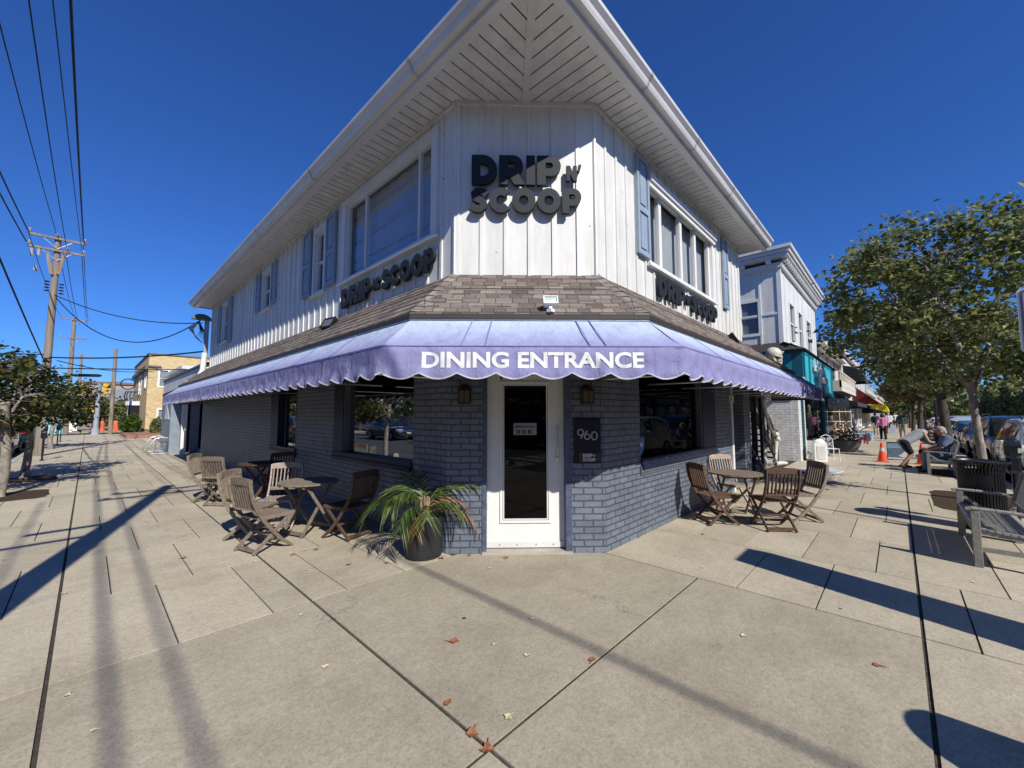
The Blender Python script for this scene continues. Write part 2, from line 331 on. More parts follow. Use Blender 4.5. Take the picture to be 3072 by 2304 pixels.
# walls: map (along, outwards, up)
LW = lambda u, d, z: (-d, u, z)                 # side-street wall, along = y
RW = lambda u, d, z: (u, -d, z)                 # avenue wall, along = x
S2 = math.sqrt(.5)
def CH(c):                                       # chamfer plane x + y = c
    return lambda u, d, z: (c/2+(u-d)*S2, c/2-(u+d)*S2, z)
CU, CL = CH(1.17), CH(1.282)
def sheet(mb, m, u0, u1, z0, z1, holes=(), d=0):
    us = sorted({u0, u1, *[h[i] for h in holes for i in (0, 1)]}); zs = sorted({z0, z1, *[h[i] for h in holes for i in (2, 3)]})
    for a, b in zip(us, us[1:]):
        for c, e in zip(zs, zs[1:]):
            uc, zc = (a+b)/2, (c+e)/2
            if a < u0-1e-6 or b > u1+1e-6 or c < z0-1e-6 or e > z1+1e-6: continue
            if any(h[0] < uc < h[1] and h[2] < zc < h[3] for h in holes): continue
            mb.face([m(a, d, c), m(b, d, c), m(b, d, e), m(a, d, e)])
def frame(mb, m, u0, u1, z0, z1, w_, d0, d1, wb=None, wt=None):
    wb = wb or w_; wt = wt or w_
    mb.wbox(m, u0, u0+w_, d0, d1, z0, z1); mb.wbox(m, u1-w_, u1, d0, d1, z0, z1)
    mb.wbox(m, u0+w_, u1-w_, d0, d1, z0, z0+wb); mb.wbox(m, u0+w_, u1-w_, d0, d1, z1-wt, z1)
# ================================================================ ground
def struct(o): o['kind'] = 'structure'; return o
mb = MB(); mb.face([(-500, -400, -.16), (900, -400, -.16), (900, 900, -.16), (-500, 900, -.16)])
struct(mb.build('ground', mat('dry_ground', (.2, .18, .14), .95, .2, var=.3, vs=.2, bump=.3)))
RZ = -.125
mb = MB(); mb.face([(-300, -15.5, RZ), (600, -15.5, RZ), (600, -4.2, RZ), (-300, -4.2, RZ)]); struct(mb.build('avenue_road', ASPHALT))
mb = MB()
for y0, y1 in ((-4.2, 500), (-300, -15.5)): mb.face([(-12, y0, RZ), (-4.6, y0, RZ), (-4.6, y1, RZ), (-12, y1, RZ)])
struct(mb.build('side_street_road', ASPHALT))
mb = MB(); mb.face([(-4.6, 42.6, RZ+.004), (200, 42.6, RZ+.004), (200, 50, RZ+.004), (-4.6, 50, RZ+.004)]); struct(mb.build('cross_street_road', ASPHALT))
mb = MB(); z = RZ+.006
for i in range(9): mb.face([(-11.4+i*.75, -6.2, z), (-11.0+i*.75, -6.2, z), (-11.0+i*.75, -4.6, z), (-11.4+i*.75, -4.6, z)])
for i in range(12): mb.face([(-6.9, -14.8+i*.85, z), (-5.2, -14.8+i*.85, z), (-5.2, -14.35+i*.85, z), (-6.9, -14.35+i*.85, z)])
for i in range(14): mb.face([(2.5+i*4.6, -6.5, z), (2.6+i*4.6, -6.5, z), (2.6+i*4.6, -4.3, z), (2.5+i*4.6, -4.3, z)])
for i in range(40): mb.face([(-1+i*4, -9.95, z), (1+i*4, -9.95, z), (1+i*4, -9.85, z), (-1+i*4, -9.85, z)])
mb.face([(-12, 50.4, z), (-4.8, 50.4, z), (-4.8, 50.7, z), (-12, 50.7, z)])
struct(mb.build('road_markings', PAINTW))
# paving slabs
mb = MB()
def slab(x0, x1, y0, y1, gx0=.006, gx1=.006, gy0=.006, gy1=.006, z=0, tone=None):
    a, b, c, d = x0+gx0, x1-gx1, y0+gy0, y1-gy1; h = z-.02
    n0 = len(mb.f)
    mb.face([(a, c, z), (b, c, z), (b, d, z), (a, d, z)])
    mb.face([(a, c, h), (b, c, h), (b, c, z), (a, c, z)]); mb.face([(a, d, z), (b, d, z), (b, d, h), (a, d, h)])
    mb.face([(a, c, h), (a, c, z), (a, d, z), (a, d, h)]); mb.face([(b, c, z), (b, c, h), (b, d, h), (b, d, z)])
    mb.tone += [tone if tone is not None else random.random()]*(len(mb.f)-n0)
BG = .011
slab(-1.47, 1.26, -1.0, 1.19, BG, .008, .01, .008, tone=.22); slab(-2.94, -1.47, -1.0, 1.19, BG, BG, .01, .008, tone=.4)
slab(-4.45, -2.94, -1.0, 1.19, 0, BG, .008, .008); slab(-1.47, 1.26, -2.52, -1.0, BG, .007, BG, .012, tone=.3); slab(-2.94, -1.47, -2.52, -1.0, BG, BG, BG, .012)
slab(-4.45, -2.94, -2.52, -1.0, 0, BG, BG, .008); slab(-4.45, -2.94, -4.05, -2.52, 0, BG, 0, BG); slab(-2.94, -1.47, -4.05, -2.52, BG, BG, 0, BG); slab(-1.47, 1.26, -4.05, -2.52, BG, .007, 0, BG)
rows = [1.19, 2.59, 4.0, 5.37, 6.6]+[8+1.385*i for i in range(26)]
pits = [(-4.35, -3.45, 9.3, 10.6), (-4.35, -3.45, 12.2, 13.5)]
st = [[-3.52, -2.34, -1.755, -1.165, -.58], [-3.81, -3.23, -2.63, -2.06, -.87], [-3.52, -2.36, -1.79, -1.16, -.3], [-3.23, -2.65, -2.07, -.87]]
for i, (y0, y1) in enumerate(zip(rows, rows[1:])):
    if y0 > 41.5: break
    xs = sorted({-4.45, -2.94, -1.47, .02, *st[i % 4]})
    if 13.5 < y0 < 16.8: xs = [x for x in xs if x <= -1.46]
    for a, b in zip(xs, xs[1:]):
        g0 = BG if a in (-2.94, -1.47) else .005; g1 = BG if b in (-2.94, -1.47) else .005
        slab(a, b, y0, y1, g0, g1, .007 if i == 0 else .004, .004, tone=random.random()*.5+(.75 if y0 > 19 else .6))
slab(-1.47, -.1, 13.54, 17.695, BG, 0, .01, .01, tone=1.7)
rx = [1.26, 2.6, 3.9, 5.23, 6.55]+[7.87+1.33*i for i in range(60)]
sy = [[-.72, -1.33, -1.91, -2.79, -3.4], [-.45, -1.05, -1.63, -2.23, -3.08, -3.6], [-.2, -.75, -1.35, -1.95, -3.4], [-.45, -1.05, -1.65, -2.26, -3.1]]
for i, (x0, x1) in enumerate(zip(rx, rx[1:])):
    ys = sorted({-4.05, -2.52, .02, *sy[i % 4]})
    if 9.2 < x0 < 12.4: ys = [y for y in ys if y < -1.3]+[-1.33, .02]; ys = sorted(set(ys))
    if 14.5 < x0: ys = [-4.05, -2.52, -1.0, .02]
    for a, b in zip(ys, ys[1:]):
        slab(x0, x1, a, b, .008 if i == 0 else .0045, .0045, BG if a == -2.52 else .006, BG if b == -2.52 else .006, tone=random.random()*.5+(.8 if x0 > 9 and b > -1 else .5))
struct(mb.build('sidewalk', PAVE))
mb = MB(); mb.box(-4.45, 90, -4.05, .3, -.12, -.01); mb.box(-4.45, .3, .3, 42.4, -.12, -.01); struct(mb.build('sidewalk_joints', JOINT))
mb = MB(); mb.box(-4.45, 90, -4.2, -4.056, -.15, .002); mb.box(-4.6, -4.456, -4.2, 42.4, -.15, .002); struct(mb.build('kerb', KERB))
mb = MB(); mb.box(.3, 90, .05, 60, -.12, -.012); struct(mb.build('building_yard', KERB))
mb = MB()
mb.box(-4.6, 2, 50.2, 400, -.15, 0); mb.box(-14.4, -12, -4, 400, -.15, 0); mb.box(-60, 600, -19, -15.5, -.15, 0)
struct(mb.build('far_sidewalk', PAVE))
mb = MB(); z = .005
for (x0, x1, y0, y1) in [(-4.38, -3.3, 9.25, 10.55), (-4.38, -3.3, 12.2, 13.5), (6.85, 9.2, -4.02, -2.84), (11.7, 14.2, -4.02, -2.95)]:
    n = 26; P = []
    for i in range(n):
        a = 2*math.pi*i/n; sx = max(-1, min(1, 1.25*math.cos(a))); sy_ = max(-1, min(1, 1.25*math.sin(a)))
        P.append(((x0+x1)/2+(x1-x0)/2*sx+random.uniform(-.03, .03), (y0+y1)/2+(y1-y0)/2*sy_+random.uniform(-.03, .03), z))
    mb.face(P)
struct(mb.build('tree_pit_soil', MULCH))
# ================================================================ corner restaurant
B0 = (3, 3, 0)
bld = thing('corner_restaurant', 'white board-and-batten upper storey over blue painted brick, cut-off corner with glass door', 'building', B0)
def bp(mb_, name, m, par=bld, **kw): return mb_.build(name, m, par, origin=B0, **kw)
# ground floor brick, with openings
LWIN = (1.98, 4.36, .87, 2.35); LW2 = (6.12, 7.74, .8, 2.35); RWIN = (2.18, 5.2, .88, 2.35); RDR = (6.2, 7.15, 0.02, 2.3)
mb = MB()
sheet(mb, LW, 1.282, 15.7, -.02, 3.0, [LWIN, LW2]); sheet(mb, RW, 1.282, 7.68, -.02, 3.0, [RWIN, RDR])
sheet(mb, CL, -.9065, .9065, -.02, 3.0, [(-.5, .52, -.02, 2.28)])
mb.face([(7.68, 0, -.02), (7.68, 9, -.02), (7.68, 9, 3.0), (7.68, 0, 3.0)]); mb.face([(0, 15.7, -.02), (0, 15.7, 3.0), (7, 15.7, 3.0), (7, 15.7, -.02)])
for u in (-.5, .52): mb.face([CL(u, 0, -.02), CL(u, -.14, -.02), CL(u, -.14, 2.28), CL(u, 0, 2.28)])
for u in (RDR[0], RDR[1]): mb.face([RW(u, 0, 0), RW(u, -.2, 0), RW(u, -.2, 2.3), RW(u, 0, 2.3)])
bp(mb, 'brick_wall', BRICK)
mb = MB()   # soldier course sills
mb.wbox(LW, 1.95, 4.4, -.03, .018, .78, .872); mb.wbox(LW, 6.08, 7.8, -.03, .018, .72, .8); mb.wbox(RW, 2.15, 5.25, -.03, .018, .77, .882)
bp(mb, 'soldier_course', SOLDIER, rec=True)
def shopwin(m, H, splits, name='window', jamb=.28, jamb2=.12, flip=False):
    u0, u1, z0, z1 = H
    fr = MB(); a, b = (jamb, jamb2)
    if flip: a, b = b, a
    fr.wbox(m, u0, u0+a, -.12, -.015 if a < .2 else .012, z0+.09, z1); fr.wbox(m, u1-b, u1, -.12, -.015 if b < .2 else .012, z0+.09, z1); fr.wbox(m, u0, u1, -.14, .03, z0, z0+.09); fr.wbox(m, u0+a, u1-b, -.13, -.02, z1-.1, z1)
    fr.wbox(m, u0, u1, -.002, .05, z0-.03, z0+.02)
    for s_ in splits: fr.wbox(m, s_-.02, s_+.02, -.11, -.05, z0+.09, z1-.1)
    f = bp(fr, name, NAVY, rec=True)
    g = MB(); g.face([m(u0+a, -.085, z0+.09), m(u1-b, -.085, z0+.09), m(u1-b, -.085, z1-.1), m(u0+a, -.085, z1-.1)]); bp(g, 'pane', GLASSD, f)
    i = MB(); q = 1.1
    i.face([m(u0, -q, z0), m(u1, -q, z0), m(u1, -q, z1), m(u0, -q, z1)])
    for uu in (u0, u1): i.face([m(uu, -.13, z0), m(uu, -q, z0), m(uu, -q, z1), m(uu, -.13, z1)])
    for zz in (z0, z1): i.face([m(u0, -.13, zz), m(u1, -.13, zz), m(u1, -q, zz), m(u0, -q, zz)])
    bp(i, 'dark_interior', DARK, f); return f
w1 = shopwin(LW, LWIN, [], jamb=.02, jamb2=.36); w2 = shopwin(LW, LW2, [6.95], jamb=.12, jamb2=.5); w3 = shopwin(RW, RWIN, [], jamb=.02, jamb2=.66)
mb = MB(); mb.wbox(LW, 3.97, 4.02, -.1, .0, .97, 2.25); mb.wbox(RW, 4.48, 4.53, -.1, .0, .97, 2.25); bp(mb, 'inner_stop', mat('grey_trim', (.12, .13, .14), .5), w1)
# blue shield decal in the right window
mb = MB(); pts = [(0, 0), (.07, .06), (.115, .17), (.12, .28), (.09, .3), (.06, .275), (.03, .3), (0, .275), (-.03, .3), (-.06, .275), (-.09, .3), (-.12, .28), (-.115, .17), (-.07, .06)]
mb.prism([(2.36+p[0]*.85, 1.0+p[1]*.85) for p in pts], RW, -.083, -.079); sh = bp(mb, 'shield_decal', mat('decal_blue', (.02, .22, .4), .4, var=.05), w3)
mb = MB(); mb.wbox(RW, 2.32, 2.4, -.078, -.075, 1.12, 1.17); bp(mb, 'decal_emblem', TRIMW, sh)
# side door on the avenue (white jamb, dark recess)
mb = MB(); mb.wbox(RW, 6.2, 6.3, -.2, .02, 0, 2.3); mb.wbox(RW, 6.3, 7.15, -.2, .0, 2.16, 2.3)
sd_ = bp(mb, 'side_door', TRIMW, rec=True)
mb = MB(); mb.wbox(RW, 6.3, 7.15, -.24, -.2, 0.02, 2.16); bp(mb, 'door_leaf', NAVY, sd_)
mb = MB(); mb.wbox(RW, 6.12, 6.22, .0, .06, 1.78, 1.93); bp(mb, 'door_chime_box', TRIMW, sd_)
# corner entrance door (recessed), frame, leaf, glass, handle
mb = MB()
mb.wbox(CL, -.5, -.452, -.15, .012, -.01, 2.28); mb.wbox(CL, .452, .52, -.15, .012, -.01, 2.28); mb.wbox(CL, -.452, .452, -.15, .0, 2.16, 2.28)
bp(mb, 'door_frame', mat('blue_door_frame', (.075, .095, .15), .5, var=.5, vs=9), rec=True)
mb = MB(); mb.wbox(CL, -.5, .52, -.3, .05, -.03, .022); bp(mb, 'door_step', KERB, rec=True)
mb = MB(); D0, D1 = -.14, -.1
mb.wbox(CL, -.45, -.27, D0, D1, .03, 2.155); mb.wbox(CL, .265, .45, D0, D1, .03, 2.155); mb.wbox(CL, -.27, .265, D0, D1, .03, .34); mb.wbox(CL, -.27, .265, D0, D1, 1.915, 2.155)
door = bp(mb, 'entrance_door', TRIMW, rec=True)
mb = MB(); frame(mb, CL, -.298, .294, .31, 1.948, .03, -.098, -.085); frame(mb, CL, -.262, .258, .346, 1.912, .012, -.1, -.092); bp(mb, 'glass_moulding', TRIMW, door, rec=True)
mb = MB(); mb.face([CL(-.27, -.115, .34), CL(.265, -.115, .34), CL(.265, -.115, 1.915), CL(-.27, -.115, 1.915)])
bp(mb, 'door_glass', GLASSD, door)
mb = MB(); mb.face([CL(-.27, -.7, .34), CL(.265, -.7, .34), CL(.265, -.7, 1.915), CL(-.27, -.7, 1.915)])
for u in (-.27, .265): mb.face([CL(u, -.12, .34), CL(u, -.7, .34), CL(u, -.7, 1.915), CL(u, -.12, 1.915)])
mb.face([CL(-.27, -.12, .34), CL(.265, -.12, .34), CL(.265, -.7, .34), CL(-.27, -.7, .34)]); bp(mb, 'dark_vestibule', DARK, door)
mb = MB(); mb.wbox(CL, -.45, .45, -.098, -.088, .035, .1); bp(mb, 'door_sweep', GUTTER, door, rec=True)
mb = MB()
for u in (-.3, -.1, .12, .32): mb.ball(CL(u, -.086, .07), .009, 8)
bp(mb, 'sweep_screws', ALU, door)
mb = MB(); hx = .372
mb.tube([CL(hx, -.095, 1.4), CL(hx, -.05, 1.415), CL(hx, -.04, 1.36), CL(hx, -.04, 1.12), CL(hx, -.05, 1.08), CL(hx, -.095, 1.07)], .0095, 8)
bp(mb, 'door_handle', ALU, door, smooth=True)
mb = MB(); mb.tube([CL(hx-.005, -.1, 1.035), CL(hx-.005, -.08, 1.035)], .028, 14); bp(mb, 'door_lock', ALU, door, smooth=True)
mb = MB()
for u in (-.285, -.06): mb.wbox(CL, u-.01, u+.01, -.1, -.085, 1.97, 2.02)
bp(mb, 'hinge_clips', BLACK, door, rec=True)
mb = MB()
for z in (.5, 1.1, 1.8): mb.tube([CL(-.452, -.09, z-.04), CL(-.452, -.09, z+.04)], .008, 8)
bp(mb, 'door_hinges', ALU, door)
# ---- upper storey: board and batten
ZT, ZB = 5.3, 2.95
LU = [(1.62, 4.1, 3.8, 5.08), (4.98, 5.42, 3.84, 5.0), (8.15, 8.75, 4.12, 5.0), (12.35, 13.05, 3.86, 5.0)]
RU = [(2.58, 5.3, 3.74, 4.9)]
mb = MB()
sheet(mb, LW, 1.17, 14.8, ZB, ZT, LU); sheet(mb, RW, 1.17, 7.19, ZB, ZT, RU); sheet(mb, CU, -.827, .827, ZB, ZT)
mb.face([(7.19, 0, ZB), (7.19, 14.8, ZB), (7.19, 14.8, ZT), (7.19, 0, ZT)]); mb.face([(0, 14.8, ZB), (0, 14.8, ZT), (7.19, 14.8, ZT), (7.19, 14.8, ZB)])
bp(mb, 'siding', WHITE)
mb = MB()
def clear(u, H, pad): return not any(h[0]-pad < u < h[1]+pad for h in H)
def battens(m, u0, u1, step, H, pad=.06):
    u = u0
    while u < u1:
        zs = [(3.0, ZT)]
        for h in H:
            if h[0]-pad < u < h[1]+pad: zs = [(3.0, h[2]-.12), (h[3]+.13, ZT)]
        for a, b in zs: mb.wbox(m, u-.02, u+.02, 0.001, .019, a, b)
        u += step
battens(LW, 1.42, 14.75, .283, LU); battens(RW, 1.4, 7.1, .262, RU)
for u in (-.79, -.518, -.237, .044, .328, .62): mb.wbox(CU, u-.02, u+.02, .001, .019, 3.0, ZT)
mb.tube([CU(-.827, .0, 3.0), CU(-.827, .0, ZT)], .022, 6); mb.tube([CU(.827, 0, 3.0), CU(.827, 0, ZT)], .022, 6)
mb.wbox(LW, 14.7, 14.82, .0, .022, 3.0, ZT); mb.wbox(RW, 7.1, 7.2, .0, .022, 3.0, ZT)
mb.wbox(LW, 1.17, 14.7, .0, .03, ZT-.05, ZT-.004); mb.wbox(RW, 1.17, 7.1, .0, .03, ZT-.05, ZT-.004); mb.wbox(CU, -.83, .83, .0, .031, ZT-.052, ZT-.003)
bp(mb, 'battens', WHITE, rec=True)
def upwin(m, H, style, name='window'):
    u0, u1, z0, z1 = H; fr = MB()
    o = .075 if style != 'big' else .13
    frame(fr, m, u0-o, u1+o, z0-.05, z1+.09, o, -.02, .035, wb=.05, wt=.09)
    fr.wbox(m, u0-o-.03, u1+o+.03, .0, .075, z0-.09, z0-.05)                 # sill
    if style == 'hood': fr.wbox(m, u0-.05, u1+.1, .036, .1, z1+.0, z1+.1); fr.wbox(m, u0-.05, u1+.1, .036, .07, z1-.07, z1-.003)
    f = bp(fr, name, TRIMW, rec=True); s = MB(); g = MB(); D = -.05
    frame(s, m, u0, u1, z0, z1, .03, -.08, -.02)
    if style == 'big':
        for u in (u0+.36, u1-.62): s.wbox(m, u-.022, u+.022, -.08, -.03, z0+.03, z1-.03)
    if style == 'hood':
        for u in (3.12-.08, 3.86, 4.52): s.wbox(m, u-.045, u+.045, -.08, -.015, z0+.03, z1-.03)
        s.wbox(m, 5.2, u1-.03, -.08, -.015, z0+.03, z1-.03)
    if style == 'hung': s.wbox(m, u0+.03, u1-.03, -.08, -.035, (z0+z1)/2-.02, (z0+z1)/2+.02)
    bp(s, 'sash', TRIMW, f, rec=True)
    g.face([m(u0+.03, D, z0+.03), m(u1-.03, D, z0+.03), m(u1-.03, D, z1-.03), m(u0+.03, D, z1-.03)]); bp(g, 'pane', GLASS, f)
    c = MB(); n = int((u1-u0)/.03); q = -.16
    if style == 'hung':
        zc = (z0+z1)/2; c.face([m(u0, q, zc), m(u1, q, zc), m(u1, q, z1), m(u0, q, z1)])
    else:
        gaps = [(u0+.02, u0+.05)] if style == 'big' else [(3.3, 3.38), (4.0, 4.1)]
        for i in range(n):
            a, b = u0+(u1-u0)*i/n, u0+(u1-u0)*(i+1)/n
            if any(p < a < q_ for p, q_ in gaps): continue
            c.face([m(a, q+.012*math.sin(i*1.9), z0), m(b, q+.012*math.sin(i*1.9+1.9), z0), m(b, q+.012*math.sin(i*1.9+1.9), z1), m(a, q+.012*math.sin(i*1.9), z1)])
    bp(c, 'curtain', CURT if style != 'hung' else mat('roller_shade', (.35, .37, .36), .9), f)
    d = MB(); q = -.6
    d.face([m(u0-.1, q, z0-.1), m(u1+.1, q, z0-.1), m(u1+.1, q, z1+.1), m(u0-.1, q, z1+.1)])
    for uu in (u0, u1): d.face([m(uu, -.08, z0), m(uu, q, z0), m(uu, q, z1), m(uu, -.08, z1)])
    for zz in (z0, z1): d.face([m(u0, -.08, zz), m(u1, -.08, zz), m(u1, q, zz), m(u0, q, zz)])
    bp(d, 'dark_room', DARK, f); return f
upwin(LW, LU[0], 'big'); [upwin(LW, h, 'hung') for h in LU[1:]]; upwin(RW, RU[0], 'hood')
def shutter(m, u0, u1, z0, z1):
    s = MB(); s.wbox(m, u0, u1, .021, .04, z0, z1); frame(s, m, u0, u1, z0, z1, .06, .041, .062)
    zm = z0+(z1-z0)*.46; s.wbox(m, u0+.06, u1-.06, .041, .062, zm-.04, zm+.04)
    for a, b in ((z0+.1, zm-.08), (zm+.08, z1-.1)): s.wbox(m, u0+.1, u1-.1, .041, .054, a, b)
    bp(s, 'shutter', SHUT, rec=True)
for q in [(5.58, 5.97, 3.83, 5.14), (4.45, 4.84, 3.83, 5.12), (8.92, 9.25, 4.12, 5.1), (7.65, 8.0, 4.12, 5.1), (13.25, 13.6, 3.84, 5.07), (11.83, 12.2, 3.74, 5.1)]: shutter(LW, *q)
for q in [(2.16, 2.53, 3.74, 5.16), (5.9, 6.23, 3.7, 5.17)]: shutter(RW, *q)
# ---- soffit planks, hip strip, fascia, gutter, roof
OV = .41; mb = MB(); zt = ZT+.012
y = -OV; stp = .148
def plank(q):
    mb.add([(p[0], p[1], z) for z in (ZT, zt) for p in q], [(3, 2, 1, 0), (4, 5, 6, 7), (0, 1, 5, 4), (1, 2, 6, 5), (2, 3, 7, 6), (3, 0, 4, 7)])
while y < 14.9:
    a, b = y+.008, min(y+stp-.008, 15.2)
    f = lambda t_: min(t_-.03, 1.17-t_+.02) if t_ < 1.15 else .02
    xa, xb = f(a), f(b)
    if xa > -OV+.02:
        plank([(-OV, a), (max(xa, -OV), a), (max(xb, -OV), b), (-OV, b)])
        if a < 7.15+OV: plank([(a, -OV), (a, max(xa, -OV)), (min(b, 7.6), max(xb, -OV)), (min(b, 7.6), -OV)][::-1])
    y += stp
bp(mb, 'soffit_planks', SOFFIT, rec=True)
mb = MB(); mb.box(-.45, .06, -.45, 15.2, zt+.003, zt+.03); mb.box(.06, 7.62, -.45, .06, zt+.003, zt+.03); mb.box(.06, 1.2, .06, 1.2, zt+.003, zt+.03)
bp(mb, 'soffit_backing', mat('soffit_groove', (.06, .057, .055), .9))
mb = MB(); mb.bar((-.44, -.44, ZT-.006), (.585, .585, ZT-.006), .075, .02)
bp(mb, 'hip_strip', SOFFIT)
mb = MB()
def corner_run(o0, o1, z0, z1, ye=15.2, xe=7.62):
    P = [(-o1, -o1), (-o1, ye), (-o0, ye), (-o0, -o0), (xe, -o0), (xe, -o1)]
    n = len(P); vs = [(p[0], p[1], z) for z in (z0, z1) for p in P]
    mb.add(vs, [(0, 1, 2, 3), (0, 3, 4, 5), (6, 9, 8, 7), (6, 11, 10, 9)]+[(i, (i+1) % n, (i+1) % n+n, i+n) for i in range(n)])
corner_run(OV, .5, ZT-.035, ZT-.001); corner_run(.44, .5, ZT, ZT+.16)
bp(mb, 'fascia', GUTTER, rec=True)
mb = MB()      # K-style gutter: profile swept round the corner
prof = [(.502, .15), (.502, .02), (.575, .02), (.59, .05), (.60, .08), (.64, .12), (.645, .155), (.63, .155), (.625, .13)]
st_ = []
for o_, z_ in prof: st_.append([(-o_, 15.2, ZT+z_), (-o_, -o_, ZT+z_), (7.62, -o_, ZT+z_)])
for a, b in zip(st_, st_[1:]):
    for i in (0, 1): mb.face([a[i], a[i+1], b[i+1], b[i]])
for xx in (15.2,): mb.face([(-o_, xx, ZT+z_) for o_, z_ in prof]); mb.face([(7.62, -o_, ZT+z_) for o_, z_ in prof])
gt = bp(mb, 'gutter', GUTTER)
mb = MB()
for yy in (1.2, 4.1, 7.1, 10.2, 13.1):
    for k_ in range(len(prof)-3): a, b = prof[k_+1], prof[k_+2]; mb.face([(-a[0]-.003, yy-.02, ZT+a[1]-.003), (-a[0]-.003, yy+.02, ZT+a[1]-.003), (-b[0]-.003, yy+.02, ZT+b[1]-.002), (-b[0]-.003, yy-.02, ZT+b[1]-.002)])
for xx in (1.4, 2.9, 4.6, 6.2):
    for k_ in range(len(prof)-3): a, b = prof[k_+1], prof[k_+2]; mb.face([(xx-.02, -a[0]-.003, ZT+a[1]-.003), (xx+.02, -a[0]-.003, ZT+a[1]-.003), (xx+.02, -b[0]-.003, ZT+b[1]-.002), (xx-.02, -b[0]-.003, ZT+b[1]-.002)])
bp(mb, 'gutter_joints', mat('gutter_seal', (.42, .42, .41), .5), gt)
mb = MB(); zr = ZT+.17
E_ = [(-.56, -.56, zr), (7.66, -.56, zr), (7.66, 15.3, zr), (-.56, 15.3, zr)]; a, b = (3.5, 3.6, 6.6), (3.5, 11.3, 6.6)
mb.face([E_[0], E_[1], a]); mb.face([E_[1], E_[2], b, a]); mb.face([E_[2], E_[3], b]); mb.face([E_[3], E_[0], a, b])
bp(mb, 'roof', SHINGLE)
# skirt roof of shingles between storeys; runs past the brick on the avenue side
e0, e1, za, zb_ = 0.0, .75, 3.19, 2.535
def skirt_pts(e, z, yl, xr): c = 1.2; return [(-e, yl, z), (-e, c-.414*e, z), (c-.414*e, -e, z), (7.25+1.9*e, -e, z)]
mb = MB(); n = 7
for i in range(n):       # seven courses, each a step proud of the one below
    f0, f1 = i/n, (i+1)/n
    A = skirt_pts(e1*f0+.0, za+(zb_-za)*f0+.004, 15.4, 9.75); Bq = skirt_pts(e1*f1+.006, za+(zb_-za)*f1+.016, 15.4, 9.75); Cq = skirt_pts(e1*f1+.004, za+(zb_-za)*f1+.0, 15.4, 9.75)
    for j in range(3): mb.face([A[j], A[j+1], Bq[j+1], Bq[j]][::-1]); mb.face([Bq[j], Bq[j+1], Cq[j+1], Cq[j]][::-1])
    mb.face([A[3], Bq[3], (Bq[3][0], .3, Bq[3][2]), (A[3][0], .3, A[3][2])])
bp(mb, 'skirt_roof', SHINGLE)
HIPM = brickmat('hip_cap_shingle', (.2, .17, .15), .5, .11, .004, mc=(.03, .03, .03, 1), var=.3, bumpd=.004, rough=.95, off=0)
for s_ in (1, 2):                # hip caps
    mb = MB()
    for i in range(8):
        f0, f1 = i/8, (i+1.12)/8
        P0, P1 = Vector(skirt_pts(e1*f0, za+(zb_-za)*f0+.02, 1, 1)[s_]), Vector(skirt_pts(e1*min(f1, 1.0), za+(zb_-za)*min(f1, 1.0)+.03, 1, 1)[s_])
        side = V(S2, -S2, 0) if s_ == 1 else V(-S2, S2, 0)      # towards the chamfer
        oth = V(0, 1, 0) if s_ == 1 else V(1, 0, 0)
        dz = V(0, 0, -.012)
        mb.face([P0, P1, P1+side*.1+dz, P0+side*.1+dz]); mb.face([P1, P0, P0+oth*.1+dz, P1+oth*.1+dz])
    bp(mb, 'hip_cap', HIPM)
def run(mb_, c, pts, yl, xr):
    """profile (offset from wall, z) swept along side-street wall, chamfer, avenue wall"""
    S = [[(-o_, yl, z), (-o_, c-.414*o_, z), (c-.414*o_, -o_, z), (xr, -o_, z)] for o_, z in pts]
    for A, Bq in zip(S, S[1:]):
        for j in range(3): mb_.face([A[j], A[j+1], Bq[j+1], Bq[j]])
    mb_.face([s_[0] for s_ in S]); mb_.face([s_[3] for s_ in S])
mb = MB(); run(mb, 1.2, [(.7, 2.5), (.765, 2.53), (.765, 2.485), (.7, 2.485)], 15.4, 8.72); bp(mb, 'skirt_fascia', mat('brown_drip_edge', (.045, .035, .03), .6))
mb = MB(); run(mb, 1.2, [(.72, 2.484), (.757, 2.484), (.757, 2.47), (.72, 2.47)], 15.4, 9.75); bp(mb, 'awning_rail', ALU)
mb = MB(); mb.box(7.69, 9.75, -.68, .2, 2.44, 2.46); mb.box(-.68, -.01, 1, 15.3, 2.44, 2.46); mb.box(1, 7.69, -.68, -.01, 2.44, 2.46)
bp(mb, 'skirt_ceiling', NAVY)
mb = MB(); mb.box(9.5, 9.57, .15, .22, -.02, 2.44); bp(mb, 'corner_post', NAVY)
